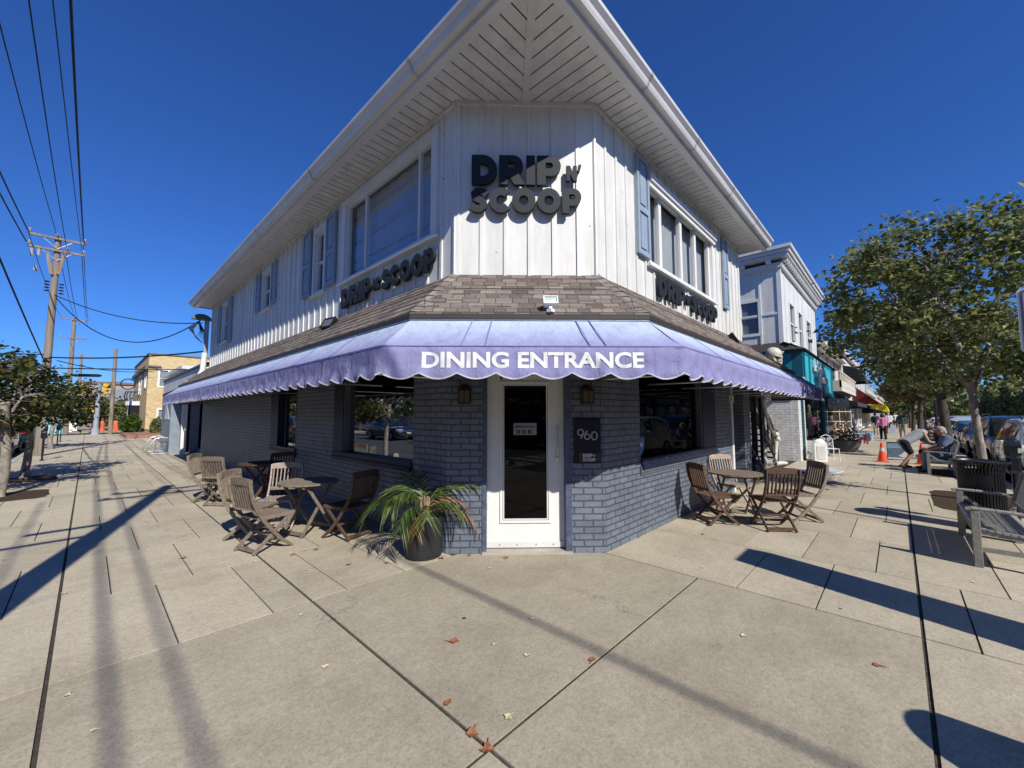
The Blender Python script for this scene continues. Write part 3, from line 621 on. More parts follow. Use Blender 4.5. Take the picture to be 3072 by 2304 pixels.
# ================================================================ awning
aw = thing('purple_awning', 'faded purple canvas awning with scalloped edge wrapping the corner entrance', 'awning', B0)
def scal(c, yl, xr, o_):
    """points along the front: list of (pos, outward normal, arclength)"""
    return [V(-o_, yl, 0), V(-o_, c-.414*o_, 0), V(c-.414*o_, -o_, 0), V(xr, -o_, 0)]
def canopy(c, segs, name, m, ext=(0, 0)):
    me_ = MB()
    top = scal(c, 15.4, 9.8, .74); kn = scal(c, 15.4, 9.8, 1.13)
    for j in segs:
        L = (kn[j+1]-kn[j]).length; n_ = max(6, int(L/.11)); nr = 7
        nrm = [V(-1, 0, 0), V(-S2, -S2, 0), V(0, -1, 0)][j]
        g = []
        for i in range(n_+1):
            t_ = i/n_; row = []
            if ext[0] > 0 and j == 2: pass
            for k_ in range(nr+1):
                s_ = k_/nr; p = top[j].lerp(top[j+1], t_).lerp(kn[j].lerp(kn[j+1], t_), s_); z = 2.475+(2.15-2.475)*s_
                arc = L*t_; sagb = -.012*math.sin(math.pi*s_)*(abs(math.sin(arc*math.pi/1.02))**.5)
                sagb += (noise.noise(V(arc*3+j*20, s_*3, 1))*.008)*math.sin(math.pi*s_)
                row.append(V(p.x, p.y, z+sagb))
            g.append(row)
        for i in range(n_):
            a_, b_ = L*i/n_, L*(i+1)/n_
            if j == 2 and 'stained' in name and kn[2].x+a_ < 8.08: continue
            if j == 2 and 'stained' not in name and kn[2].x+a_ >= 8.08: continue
            for k_ in range(nr): me_.face([g[i][k_], g[i+1][k_], g[i+1][k_+1], g[i][k_+1]])
    return me_.build(name, m, aw, origin=B0, smooth=True)
def merge(o, d=.0005):
    bm = bmesh.new(); bm.from_mesh(o.data); bmesh.ops.remove_doubles(bm, verts=bm.verts, dist=d); bm.to_mesh(o.data); bm.free(); return o
cv = merge(canopy(1.2, (0, 1, 2), 'canopy', CANVAS)); merge(canopy(1.2, (2,), 'stained_shaded_canopy_end', CANVASD))
def valance(segs, name, m, x0=-99, x1=99):
    me_ = MB(); hem = MB(); kn = scal(1.2, 15.4, 9.8, 1.13)
    for j in segs:
        L = (kn[j+1]-kn[j]).length; nrm = [V(-1, 0, 0), V(-S2, -S2, 0), V(0, -1, 0)][j]; n_ = max(8, int(L/.034)); nr = 7
        per = L/round(L/.31); cols = []
        for i in range(n_+1):
            t_ = i/n_; arc = L*t_; p = kn[j].lerp(kn[j+1], t_); colm = []
            if p.x > x1+.02 or p.x < x0-.02: cols.append(None); continue
            edge = min(arc, L-arc)
            zb2 = 1.925-.055*abs(math.sin(math.pi*arc/per))**.8+.0
            for k_ in range(nr+1):
                s_ = k_/nr; z = 2.15+(1.955-2.15)*min(s_/.8, 1) if s_ <= .8 else 1.955+(zb2-1.955)*(s_-.8)/.2
                wr = noise.noise(V(arc*6.5+j*31, s_*1.2, 3))*.022*min(1, s_*2.2)+noise.noise(V(arc*21+j*7, s_*2.5, 8))*.008*min(1, s_*3)
                if edge < .25: wr += math.sin(s_*22+arc*3)*.012*(1-edge/.25)
                se = (arc+.35) % .72
                if se < .09: wr -= .014*math.sin(math.pi*se/.09)*(1 if s_ > .05 else 0)
                if s_ > .8: wr += .02*(s_-.8)/.2*math.cos(2*math.pi*arc/per)+.012
                if edge < 1e-6: wr *= .0
                colm.append(p+nrm*(wr+.012*min(1, s_*6))*(1 if edge > .01 else 0)+V(0, 0, z))
            cols.append(colm)
        for i in range(n_):
            if cols[i] is None or cols[i+1] is None: continue
            for k_ in range(nr): me_.face([cols[i][k_], cols[i+1][k_], cols[i+1][k_+1], cols[i][k_+1]])
            a_, b_ = cols[i][-1], cols[i+1][-1]; hem.bar(a_, b_, .007, .012)
    o = merge(me_.build(name, m, aw, origin=B0, smooth=True)); hem.build('hem', HEM, o, origin=B0); return o
va = valance((0, 1, 2), 'valance', CANVAS, x1=8.1); vb = valance((2,), 'stained_shaded_valance_end', CANVASD, x0=8.06)
mb = MB()   # near-black sheet added below the canvas to deepen the shade there
run(mb, 1.2, [(.73, 2.44), (1.1, 2.12), (1.1, 1.975)], 15.38, 9.77); mb.build('awning_shade_sheet', mat('navy_shade_sheet', (.012, .013, .022), .9, .1), aw, origin=B0)
mb = MB()   # canvas end panels
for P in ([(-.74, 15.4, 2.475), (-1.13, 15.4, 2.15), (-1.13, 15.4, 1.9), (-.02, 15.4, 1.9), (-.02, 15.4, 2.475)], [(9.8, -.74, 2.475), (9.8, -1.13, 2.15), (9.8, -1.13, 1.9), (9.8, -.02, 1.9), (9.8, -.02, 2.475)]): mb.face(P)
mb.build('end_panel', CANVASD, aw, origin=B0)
mb = MB()   # steel frame beneath
for z, o_ in ((2.13, 1.11), (1.96, 1.11)):
    P = scal(1.2, 15.35, 9.75, o_)
    for a, b in zip(P, P[1:]): mb.tube([a+V(0, 0, z), b+V(0, 0, z)], .013, 6)
for yy in [1.2+i*1.55 for i in range(10)]: mb.tube([(-.02, yy, 1.96), (-1.11, yy, 1.96)], .012, 6); mb.tube([(-1.11, yy, 1.96), (-1.11, yy, 2.13), (-.72, yy, 2.45)], .012, 6)
for xx in [1.2+i*1.2 for i in range(8)]: mb.tube([(xx, -.02, 1.96), (xx, -1.11, 1.96)], .012, 6); mb.tube([(xx, -1.11, 1.96), (xx, -1.11, 2.13), (xx, -.72, 2.45)], .012, 6)
mb.build('awning_frame', ALU, aw, origin=B0, smooth=True)
mb = MB()   # seams sewn on the canvas
kn = scal(1.2, 15.4, 9.8, 1.135); tp = scal(1.2, 15.4, 9.8, .745)
for j, fr_ in ((0, [i/13 for i in range(1, 13)]), (1, [.26, .34, .69, .745]), (2, [i/8 for i in range(1, 8)])):
    for f in fr_:
        a = tp[j].lerp(tp[j+1], f)+V(0, 0, 2.482); b = kn[j].lerp(kn[j+1], f)+V(0, 0, 2.158); mb.bar(a, b, .01, .004)
for j in range(3): mb.bar(kn[j]+(V(0, 0, 2.158)), kn[j+1]+V(0, 0, 2.158), .008, .006)
mb.build('seams', mat('seam_purple', (.2, .2, .42), .8), aw, origin=B0)
# ================================================================ lettering
def arc(cx, cy, r, a0, a1, n=14, ry=None): return [(cx+r*math.cos(R(a0+(a1-a0)*i/n)), cy+(ry or r)*math.sin(R(a0+(a1-a0)*i/n))) for i in range(n+1)]
def stroke(P, w_):
    L_, R_ = [], []
    for i, p in enumerate(P):
        a, b = P[max(i-1, 0)], P[min(i+1, len(P)-1)]; dx, dy = b[0]-a[0], b[1]-a[1]; l = math.hypot(dx, dy)
        L_.append((p[0]-dy/l*w_/2, p[1]+dx/l*w_/2)); R_.append((p[0]+dy/l*w_/2, p[1]-dx/l*w_/2))
    return L_+R_[::-1]
_bowl = arc(.46, .66, .1, -90, 90, 8)
SC = [(.74, .70), (.64, .80), (.48, .86), (.31, .84), (.2, .74), (.22, .62), (.36, .54), (.52, .48), (.62, .38), (.6, .24), (.46, .15), (.28, .15), (.08, .26)]
GL = {'D': (.88, [[(0, 0)]+arc(.38, .5, .5, -90, 90)+[(0, 1)], [(.3, .28)]+arc(.38, .5, .22, -90, 90, 10)+[(.3, .72)]]),
 'P': (.83, [[(0, 0), (.3, 0), (.3, .3)]+arc(.48, .65, .35, -90, 90)+[(0, 1)], [(.3, .56)]+_bowl+[(.3, .76)]]),
 'R': (.88, [[(0, 0), (.3, 0), (.3, .27), (.36, .27), (.52, 0), (.9, 0), (.68, .36)]+arc(.48, .65, .35, -45, 90)+[(0, 1)], [(.3, .56)]+_bowl+[(.3, .76)]]),
 'I': (.3, [[(0, 0), (.3, 0), (.3, 1), (0, 1)]]), 'O': (1.02, [arc(.51, .5, .51, 0, 345, 23), arc(.51, .5, .2, 0, 345, 23)]),
 'C': (.9, [arc(.5, .5, .51, 42, 318, 22)+arc(.5, .5, .2, 318, 42, 16)]), 'S': (.8, [stroke(SC, .29)]),
 'N': (.8, [[(0, 0), (.27, 0), (.27, .48), (.54, 0), (.8, 0), (.8, 1), (.53, 1), (.53, .52), (.27, 1), (0, 1)]]), "'": (.28, [[(.0, .62), (.16, .62), (.3, 1.08), (.06, 1.08)]])}
DG = None
def curve_mesh(loops, ext):
    cu = bpy.data.curves.new('tmp', 'CURVE'); cu.dimensions = '2D'; cu.fill_mode = 'BOTH'; cu.extrude = ext
    for lp in loops:
        s_ = cu.splines.new('POLY'); s_.points.add(len(lp)-1); s_.use_cyclic_u = True
        for p, q in zip(s_.points, lp): p.co = (q[0], q[1], 0, 1)
    return obj_mesh(bpy.data.objects.new('tmp', cu))
def obj_mesh(o):
    col.objects.link(o); bpy.context.view_layer.update(); dg = bpy.context.evaluated_depsgraph_get()
    me = bpy.data.meshes.new_from_object(o.evaluated_get(dg)); d = o.data; bpy.data.objects.remove(o); bpy.data.curves.remove(d); return me
def place(me, fn, name, m, parent, origin=(0, 0, 0), dbl=False):
    og = Vector(origin)
    for v in me.vertices: v.co = (Vector(fn(*v.co))-og)*K
    bm = bmesh.new(); bm.from_mesh(me); bmesh.ops.recalc_face_normals(bm, faces=bm.faces); bm.to_mesh(me); bm.free()
    me.materials.clear(); me.materials.append(m); me.name = name
    o = bpy.data.objects.new(name, me); col.objects.link(o)
    if parent: o.parent = parent
    return o
def fatword(word, m, u0, u1, z0, z1, d, th, parent, material, sgn=1, small=None, origin=(0, 0, 0)):
    sp = .07; wd = [GL[c][0] if c != ' ' else .18 for c in word]; tot = sum(wd)+sp*(len(word)-1)
    h = z1-z0; sx = (abs(u1-u0))/tot; x = 0
    for c, w_ in zip(word, wd):
        if c != ' ':
            me = curve_mesh(GL[c][1], 1)
            f = lambda X, Y, Z, x=x: m(u0+sgn*(x+X)*sx, d+th/2*(Z), z0+Y*h)
            place(me, f, 'letter', material, parent, origin)
        x += w_+sp
def textmesh(body, offset=0, ext=0, bold=False):
    cu = bpy.data.curves.new('t', 'FONT'); cu.body = body; cu.offset = offset; cu.extrude = ext; cu.size = 1; cu.resolution_u = 4
    return obj_mesh(bpy.data.objects.new('t', cu))
def fit(me, fn, w_, h, name, m, parent, origin=(0, 0, 0)):
    xs = [v.co.x for v in me.vertices]; ys = [v.co.y for v in me.vertices]; x0, x1, y0, y1 = min(xs), max(xs), min(ys), max(ys)
    return place(me, lambda X, Y, Z: fn((X-x0)/(x1-x0)*w_, (Y-y0)/(y1-y0)*h, Z), name, m, parent, origin)
s1 = thing('wall_letters', 'large two-line charcoal block lettering on the white cut-off corner above the entrance', 'sign', CU(0, 0, 3.89))
og = CU(0, 0, 3.89)
fatword('DRIP', CU, -.63, .41, 4.222, 4.576, .07, .05, s1, LETTER, origin=og); fatword("N'", CU, .475, .65, 4.275, 4.457, .07, .05, s1, LETTER, origin=og)
fatword('SCOOP', CU, -.655, .645, 3.885, 4.18, .07, .05, s1, LETTER, origin=og)
s2 = thing('wall_letters', 'single line of charcoal block letters under the wide window on the shaded side-street wall', 'sign', (0, 2.8, 3.3)); og = (0, 2.8, 3.3)
fatword('DRIP', LW, 4.06, 3.06, 3.29, 3.6, .055, .05, s2, LETTER, -1, origin=og); fatword("N'", LW, 2.98, 2.8, 3.36, 3.53, .055, .05, s2, LETTER, -1, origin=og); fatword('SCOOP', LW, 2.74, 1.48, 3.31, 3.59, .055, .05, s2, LETTER, -1, origin=og)
s3 = thing('wall_letters', 'single line of charcoal block letters under the four-pane window on the sunlit avenue wall', 'sign', (4, 0, 3.3)); og = (4, 0, 3.3)
fatword('DRIP', RW, 2.73, 3.72, 3.27, 3.57, .055, .05, s3, LETTER, origin=og); fatword("N'", RW, 3.8, 3.97, 3.34, 3.5, .055, .05, s3, LETTER, origin=og); fatword('SCOOP', RW, 4.03, 5.33, 3.27, 3.56, .055, .05, s3, LETTER, origin=og)
# DINING ENTRANCE painted on the canvas valance: follows the cloth
caw = 1.2-1.13*2**.5
LP = mat('valance_lettering', (.72, .72, .7), .7, .3, var=.08)
me = textmesh('DINING ENTRANCE', offset=.034)
bm = bmesh.new(); bm.from_mesh(me); bmesh.ops.triangulate(bm, faces=bm.faces)
for _ in range(3):
    ed = [e for e in bm.edges if e.calc_length() > .12]
    if ed: bmesh.ops.subdivide_edges(bm, edges=ed, cuts=1)
    bmesh.ops.triangulate(bm, faces=bm.faces)
bm.to_mesh(me); bm.free()
KN = scal(1.2, 15.4, 9.8, 1.13)
def onval(X, Y, Z):
    u = -.966+X; z = 1.962+Y; mid = (KN[1]+KN[2])/2; L = (KN[2]-KN[1]).length; arc_ = u+L/2; s_ = (2.15-z)/(2.15-1.955)*.8
    wr = noise.noise(V(arc_*6.5+31, s_*1.2, 3))*.022*min(1, s_*2.2)+noise.noise(V(arc_*21+7, s_*2.5, 8))*.008*min(1, s_*3)
    se = (arc_+.35) % .72
    if se < .09: wr -= .014*math.sin(math.pi*se/.09)
    p = mid+V(S2, -S2, 0)*u+V(-S2, -S2, 0)*(wr+.012*min(1, s_*6)+.006); return (p.x, p.y, z)
fit(me, onval, 1.931, .142, 'lettering', LP, aw, B0)
# plaque with house number and small sign
pq = thing('number_plaque', 'black plaque with house number beside the glass entrance door', 'sign', CL(.7, .01, 1.0)); og = CL(.7, .01, 1.0)
PB = mat('plaque_black', (.008, .007, .01), .5, .3, var=.3, vs=6)
mb = MB(); mb.wbox(CL, .552, .857, .004, .03, 1.0, 1.51); mb.build('board', PB, pq, origin=og, rec=True, bevel=.003)
def ring(cx, cy, rx, ry, w_, a0=0, a1=360): return stroke(arc(cx, cy, rx, a0, a1, 20, ry), w_)
digs = [[ring(.06, .33, .045, .045, .022, 0, 359)], [stroke([(.104, .33), (.1, .27), (.055, .2)], .022)], [ring(.155, .26, .042, .042, .022, 0, 359)], [stroke([(.113, .27), (.12, .33), (.15, .37)], .022)]]
mb = MB()
def ribbon(P, w_, d=.034):
    for a, b in zip(P, P[1:]):
        pa, pb = Vector(CL(.57+a[0], d, 1.0+a[1])), Vector(CL(.57+b[0], d, 1.0+b[1])); mb.bar(pa, pb, w_, w_*.5, upv=(-S2, -S2, 0))
ribbon(arc(.055, .355, .033, 0, 360, 16), .013); ribbon([(.087, .35), (.083, .325), (.055, .285)], .013)
ribbon(arc(.132, .305, .03, 0, 360, 16), .013); ribbon([(.104, .312), (.11, .345), (.132, .372)], .013)
ribbon(arc(.213, .315, .032, 0, 360, 18, .045), .013)
mb.build('house_number', mat('number_metal', (.42, .42, .42), .45, .5, metal=.4), pq, origin=og)
mb = MB(); mb.wbox(CL, .6, .857, .031, .04, 1.015, 1.125); lp_ = mb.build('name_plate', mat('plate_brown_black', (.02, .016, .017), .4, .5), pq, origin=og, rec=True)
for word, u0, u1, z0, z1 in (('DRIP', .645, .757, 1.072, 1.112), ("N'", .765, .79, 1.08, 1.1), ('SCOOP', .643, .79, 1.026, 1.064)):
    sp = .07; wd = [GL[c][0] for c in word]; tot = sum(wd)+sp*(len(word)-1); sx = (u1-u0)/tot; x = 0; allm = []
    for c, w_ in zip(word, wd):
        for cc, grow, mm in ((1, 0, None),):
            m2 = curve_mesh(GL[c][1], 1); place(m2, lambda X, Y, Z, x=x: CL(u0+(x+X)*sx, .0435+.002*Z, z0+Y*(z1-z0)), 'plate_letter', mat('pale_plate_letter', (.5, .5, .52), .5), lp_, og)
        x += w_+sp
mb = MB(); mb.tube([CL(.73, .0, .875), CL(.73, .02, .88), CL(.735, .025, .84)], .007, 6); o = mb.build('wall_hook', GREYP, None); tag(o, 'small grey metal hook on the brick under the black number plaque', 'hook')
# social sticker inside the door glass
stk = thing('door_sticker', 'grey hashtag sticker with three app icons on the door glass', 'sticker', CL(0, -.1, 1.32)); og = CL(0, -.1, 1.32); DD = -.112
ST = mat('sticker_grey', (.26, .27, .28), .7, .3, var=.05)
mb = MB(); mb.wbox(CL, -.14, .132, DD, DD+.004, 1.318, 1.458); mb.build('card', ST, stk, origin=og, rec=True)
INK = mat('sticker_ink', (.006, .006, .007), .6, .3)
me = textmesh('#dripnscoop', offset=.012); fit(me, lambda X, Y, Z: CL(-.125+X, DD+.006, 1.392+Y), .235, .045, 'hashtag_text', INK, stk, og)
for i, u in enumerate((-.105, -.04, .03)):
    mb = MB(); mb.wbox(CL, u, u+.043, DD+.0045, DD+.0055, 1.335, 1.376); o = mb.build('app_icon', INK, stk, origin=og, rec=True); mb = MB()
    if i == 0: mb.prism([(u+.022+.011*math.cos(R(a)), 1.353+(.013 if 20 < a < 160 else .009)*math.sin(R(a))) for a in range(0, 360, 30)], CL, DD+.0058, DD+.0064)
    elif i == 1: frame(mb, CL, u+.008, u+.035, 1.342, 1.369, .003, DD+.0058, DD+.0064); mb.prism([(u+.0215+.006*math.cos(R(a)), 1.3555+.006*math.sin(R(a))) for a in range(0, 360, 30)], CL, DD+.0058, DD+.0064)
    else: mb.wbox(CL, u+.02, u+.027, DD+.0058, DD+.0064, 1.335, 1.367); mb.wbox(CL, u+.014, u+.036, DD+.0058, DD+.0064, 1.351, 1.356); mb.wbox(CL, u+.027, u+.038, DD+.0058, DD+.0064, 1.363, 1.368)
    mb.build('icon_mark', ST, o, origin=og, rec=True) if False else mb.build('icon_mark', ST, stk, origin=og, rec=True)
# wall lanterns
def lantern(u, label):
    og = CL(u, 0, 1.6); L_ = thing('wall_lantern', label, 'lantern', og, group='carriage lanterns beside the entrance'); B = mat('aged_bronze', (.05, .035, .025), .5, .5, metal=.5)
    mb = MB(); mb.wbox(CL, u-.035, u+.035, .0, .02, 1.74, 1.9); mb.wbox(CL, u-.012, u+.012, .02, .08, 1.84, 1.86)
    for a, b, h in ((.075, 1.825, .015), (.055, 1.84, .02), (.03, 1.86, .02)): mb.wbox(CL, u-a, u+a, .08-a, .08+a, b, b+h)
    mb.wbox(CL, u-.068, u+.068, .012, .148, 1.68, 1.695)
    for a in (-.062, .062):
        for d in (.018, .142): mb.wbox(CL, u+a-.006, u+a+.006, d-.006, d+.006, 1.695, 1.825)
    mb.wbox(CL, u-.004, u+.004, .142, .15, 1.695, 1.825); mb.build('lantern_frame', B, L_, origin=og, rec=True)
    mb = MB(); mb.wbox(CL, u-.058, u+.058, .022, .138, 1.696, 1.824); mb.build('lantern_glass', mat('amber_glass', (.12, .09, .055), .35, .5), L_, origin=og, rec=True)
lantern(-.70, 'square bronze wall lantern on the brick left of the entrance door'); lantern(.70, 'square bronze wall lantern on the brick above the black number plaque')
# floodlights
def flood(loc, face, c1, c2, label, s_=1.0):
    f_ = thing('floodlight', label, 'floodlight', loc, group='floodlights on the skirt roof'); f = Vector(face).normalized(); sd2 = Vector((0, 0, 1)).cross(f).normalized(); u_ = f.cross(sd2)
    def P(a, b, c): return sd2*a+f*b+u_*c
    mb = MB(); mb.hexa([P(a, b, c) for c in (-.075*s_, .075*s_) for a, b in ((-.11*s_, 0), (.11*s_, 0), (.085*s_, -.09*s_), (-.085*s_, -.09*s_))])
    for k_ in range(6): mb.hexa([P(-.1*s_+.036*k_*s_+dx, b, c) for c in (-.07*s_, .07*s_) for dx, b in ((0, -.085*s_), (.006, -.085*s_), (.006, -.115*s_), (0, -.115*s_))])
    mb.build('housing', c1, f_, rec=True)
    mb = MB()
    for a0, a1, b0, b1 in ((-.115, .115, .062, .08), (-.115, .115, -.08, -.062), (-.115, -.098, -.062, .062), (.098, .115, -.062, .062)): mb.hexa([P(a, b, c) for c in (b0*s_, b1*s_) for a, b in ((a0*s_, 0), (a1*s_, 0), (a1*s_, .015), (a0*s_, .015))])
    mb.build('bezel', c1, f_, rec=True)
    mb = MB(); mb.face([P(-.098*s_, .004, -.062*s_), P(.098*s_, .004, -.062*s_), P(.098*s_, .004, .062*s_), P(-.098*s_, .004, .062*s_)]); mb.build('lens', c2, f_)
    mb = MB(); mb.bar(P(0, -.05*s_, -.07*s_), V(0, 0, -.15*s_), .03, .03); mb.box(-.045*s_, .045*s_, -.045*s_, .045*s_, -.19*s_, -.14*s_); mb.build('bracket', c1, f_, rec=True)
LENS = mat('floodlight_lens', (.5, .6, .52), .12, .7, var=.25, vs=6); LENSD = mat('dark_floodlight_lens', (.12, .13, .13), .12, .7, var=.3, vs=6)
flood((.2, -.08, 2.67), (-1, -1, .75), TRIMW, LENS, 'white floodlight at the centre of the corner skirt roof above the awning', .62)
flood((-.32, 3.95, 3.0), (-1, -.2, .6), BLACK, LENSD, 'black floodlight on the side-street skirt roof', 1.25)
flood((5.6, -.3, 3.0), (.2, -1, .6), BLACK, LENSD, 'black floodlight on the avenue skirt roof', 1.35)
# ================================================================ café furniture (metres, facing +x)
def make_chair(label, m, group):
    t = thing('folding_chair', label, 'chair', group=group); W_ = .225
    S = [(-.335, .915), (-.325, .8), (-.29, .66), (-.235, .53), (-.15, .4), (-.04, .26), (.09, .12), (.235, 0)]
    for s_ in (-1, 1):
        mb = MB(1)
        n_ = len(S); vs = []
        for i, (x, z) in enumerate(S):
            a, b = S[max(i-1, 0)], S[min(i+1, n_-1)]; dx, dz = b[0]-a[0], b[1]-a[1]; l = math.hypot(dx, dz); nx, nz = -dz/l*.022, dx/l*.022
            vs += [(x+nx, s_*W_-.012, z+nz), (x+nx, s_*W_+.012, z+nz), (x-nx, s_*W_+.012, z-nz), (x-nx, s_*W_-.012, z-nz)]
        fs = [(0, 1, 2, 3), ((n_-1)*4+3, (n_-1)*4+2, (n_-1)*4+1, (n_-1)*4)]
        for i in range(n_-1):
            for j in range(4): fs.append((i*4+j, i*4+(j+1) % 4, i*4+4+(j+1) % 4, i*4+4+j))
        vs = [(v[0], v[1], max(0.0, v[2])) for v in vs]
        mb.add(vs, fs); mb.build('back_stile', m, t, rec=True, bevel=.004)
        mb = MB(1); mb.bar((.235, s_*(W_-.03), .435), (-.25, s_*(W_-.03), .012), .022, .042, upv=(0, 0, 1)); mb.build('leg', m, t, rec=True, bevel=.004)
    mb = MB(1)
    arcx = lambda y: -.33+.02*(y/W_)**2
    n_ = 8
    for i in range(n_):
        y0, y1 = -W_+.012+(2*W_-.024)*i/n_, -W_+.012+(2*W_-.024)*(i+1)/n_; f = lambda y: .925+.016*(1-(y/W_)**2)
        mb.hexa([(arcx(y0)-.011, y0, .85), (arcx(y0)+.011, y0, .85), (arcx(y1)+.011, y1, .85), (arcx(y1)-.011, y1, .85), (arcx(y0)-.016, y0, f(y0)), (arcx(y0)+.006, y0, f(y0)), (arcx(y1)+.006, y1, f(y1)), (arcx(y1)-.016, y1, f(y1))])
    mb.build('top_rail', m, t, rec=True)
    mb = MB(1); mb.bar((-.245, -W_+.01, .545), (-.245, W_-.01, .545), .022, .045, upv=(.35, 0, 1)); mb.build('lower_rail', m, t, rec=True)
    mb = MB(1)
    for i in range(8):
        y = -.185+.0528*i; mb.bar((-.25, y, .56), (-.325, y, .86), .014, .03, upv=(1, 0, .2))
    mb.build('back_slats', m, t, rec=True)
    mb = MB(1)
    for i in range(7):
        y = -.168+.056*i; pts = [(-.2, .43), (-.08, .425), (.08, .432), (.2, .446), (.262, .44)]
        for a, b in zip(pts, pts[1:]): mb.bar((a[0], y, a[1]), (b[0]+.001, y, b[1]), .044, .014)
    mb.build('seat', m, t, rec=True)
    mb = MB(1)
    for s_ in (-1, 1): mb.bar((-.215, s_*.198, .425), (.262, s_*.198, .428), .02, .045)
    mb.bar((.25, -.2, .425), (.25, .2, .425), .022, .03); mb.build('seat_frame', m, t, rec=True, bevel=.004)
    mb = MB(1); mb.bar((-.215, -.2, .045), (-.215, .2, .045), .02, .04); mb.bar((-.03, -.2, .2), (-.03, .2, .2), .02, .03); mb.bar((.13, -.225, .09), (.13, .225, .09), .018, .035); mb.build('stretcher', m, t, rec=True)
    return t
def recol(t, m):
    for c in t.children: c.material_slots[0].link = 'OBJECT'; c.material_slots[0].material = m
def put(o, x, y, rz, label, m=None): 
    o.location = (x*K, y*K, 0); o.rotation_euler = (0, 0, R(rz)); o['label'] = label
    if m: recol(o, m)
gL, gR = 'folding chairs along the side street', 'folding chairs on the avenue side'
c0 = make_chair('x', WOODG, gL)
CH_ = [(-1.345, 2.995, 16, 'weathered folding chair nearest the camera, left of the front round table', None, gL),
 (-1.33, 3.62, -45, 'grey folding chair just behind the nearest one, turned towards the front table', None, gL),
 (-1.13, 6.15, 39, 'folding chair with tan slats seen from behind, at the rear table by the side street', None, gL),
 (-1.22, 6.68, -35, 'leftmost and farthest folding chair with curved pale stiles on the side street', None, gL),
 (-.93, 3.86, -122, 'half-sunlit folding chair behind the front round table, facing the camera', WOODP, gL),
 (-.3, 6.25, 95, 'dark folding chair fully in awning shade beside the rear table', WOODB, gL),
 (-.46, 2.75, 108, 'shaded folding chair between the front round table and the potted palm', WOODB, gL),
 (3.5, -.49, -38, 'brown folding chair nearest the sunlit brick wall, leftmost of the avenue set', WOODB, gR),
 (4.66, -.4, -127, 'pale bleached folding chair facing the camera behind the avenue table', WOODP, gR),
 (3.72, -1.155, 38, 'brown folding chair seen from behind at the front of the avenue table', WOODB, gR),
 (4.5, -1.33, 130, 'dark folding chair rightmost of the avenue set, its edge lit by sun', WOODG, gR)]
for i, (x, y, a, lb, m, g_) in enumerate(CH_):
    o = c0 if i == 0 else copy_tree(c0)
    put(o, x, y, a, lb, m); o['group'] = g_
def make_table(label, m):
    t = thing('round_table', label, 'table', group='round wooden café tables'); mb = MB(1); r = .41; n_ = 8; w_ = 2*r/n_
    for i in range(n_):
        a, b = -r+i*w_+.003, -r+(i+1)*w_-.003; ch = lambda x: math.sqrt(max(r*r-x*x, .0004)); q = [(a, -ch(a)), ((a+b)/2, -ch((a+b)/2)), (b, -ch(b)), (b, ch(b)), ((a+b)/2, ch((a+b)/2)), (a, ch(a))]
        mb.add([(p[0], p[1], z) for z in (.715, .738) for p in q], [tuple(range(6))[::-1], tuple(range(6, 12))]+[(k_, (k_+1) % 6, (k_+1) % 6+6, k_+6) for k_ in range(6)])
    mb.build('tabletop', m, t, rec=True)
    mb = MB(1)
    for s_ in (-.24, .24): mb.bar((-.3, s_, .7), (.3, s_, .7), .022, .05)
    mb.bar((.22, -.25, .69), (.22, .25, .69), .02, .04); mb.bar((-.22, -.25, .69), (-.22, .25, .69), .02, .04); mb.build('apron', m, t, rec=True)
    for s_ in (-1, 1):
        for sx in (-1, 1):
            mb = MB(1); mb.bar((sx*.27, s_*(.24 if sx > 0 else .21), .005), (-sx*.22, s_*(.24 if sx > 0 else .21), .69), .022, .045); mb.build('leg', m, t, rec=True, bevel=.004)
    mb = MB(1)
    for sx in (-1, 1): mb.bar((sx*.25, -.24, .05), (sx*.25, .24, .05), .022, .045)
    mb.build('stretcher', m, t, rec=True); return t
t0 = make_table('x', WOODG); put(t0, -.75, 3.32, 20, 'round slatted table half in awning shade, front one on the side street')
o = copy_tree(t0); put(o, -.58, 6.1, 10, 'round table deep in awning shade, rear one on the side street', WOODB)
o = copy_tree(t0); put(o, 4.02, -.62, 35, 'round slatted table in the sun on the avenue side', WOODG)
# ================================================================ potted palm
pp = thing('potted_palm', 'dark cylindrical pot with a drooping half-dry palm left of the entrance', 'plant', (-.2, 1.42, 0))
POT = mat('charcoal_pot', (.022, .022, .024), .45, .4, var=.25, vs=5, bs=30)
mb = MB(1); mb.lathe([(.195, 0), (.222, .02), (.226, .1), (.228, .46), (.222, .475), (.205, .475), (.2, .42), (.05, .42)], n=40); mb.build('pot', POT, pp, smooth=True)
mb = MB(1); mb.lathe([(.2, .4), (.19, .425), (.1, .44), (.01, .445)], n=24); mb.build('potting_soil', mat('pot_soil', (.3, .26, .19), .95, var=.5, vs=30, bump=1, bd=.02), pp)
mb = MB(1)
for i in range(9):
    a = i*2.4; mb.tube([(.03*math.cos(a), .03*math.sin(a), .42), (.045*math.cos(a), .045*math.sin(a), .55), (.06*math.cos(a), .06*math.sin(a), .7)], [.03, .022, .008], 6)
mb.build('palm_stem', mat('palm_fibre', (.3, .2, .12), .9, var=.4, vs=20), pp, smooth=True)
rnd = random.Random(5)
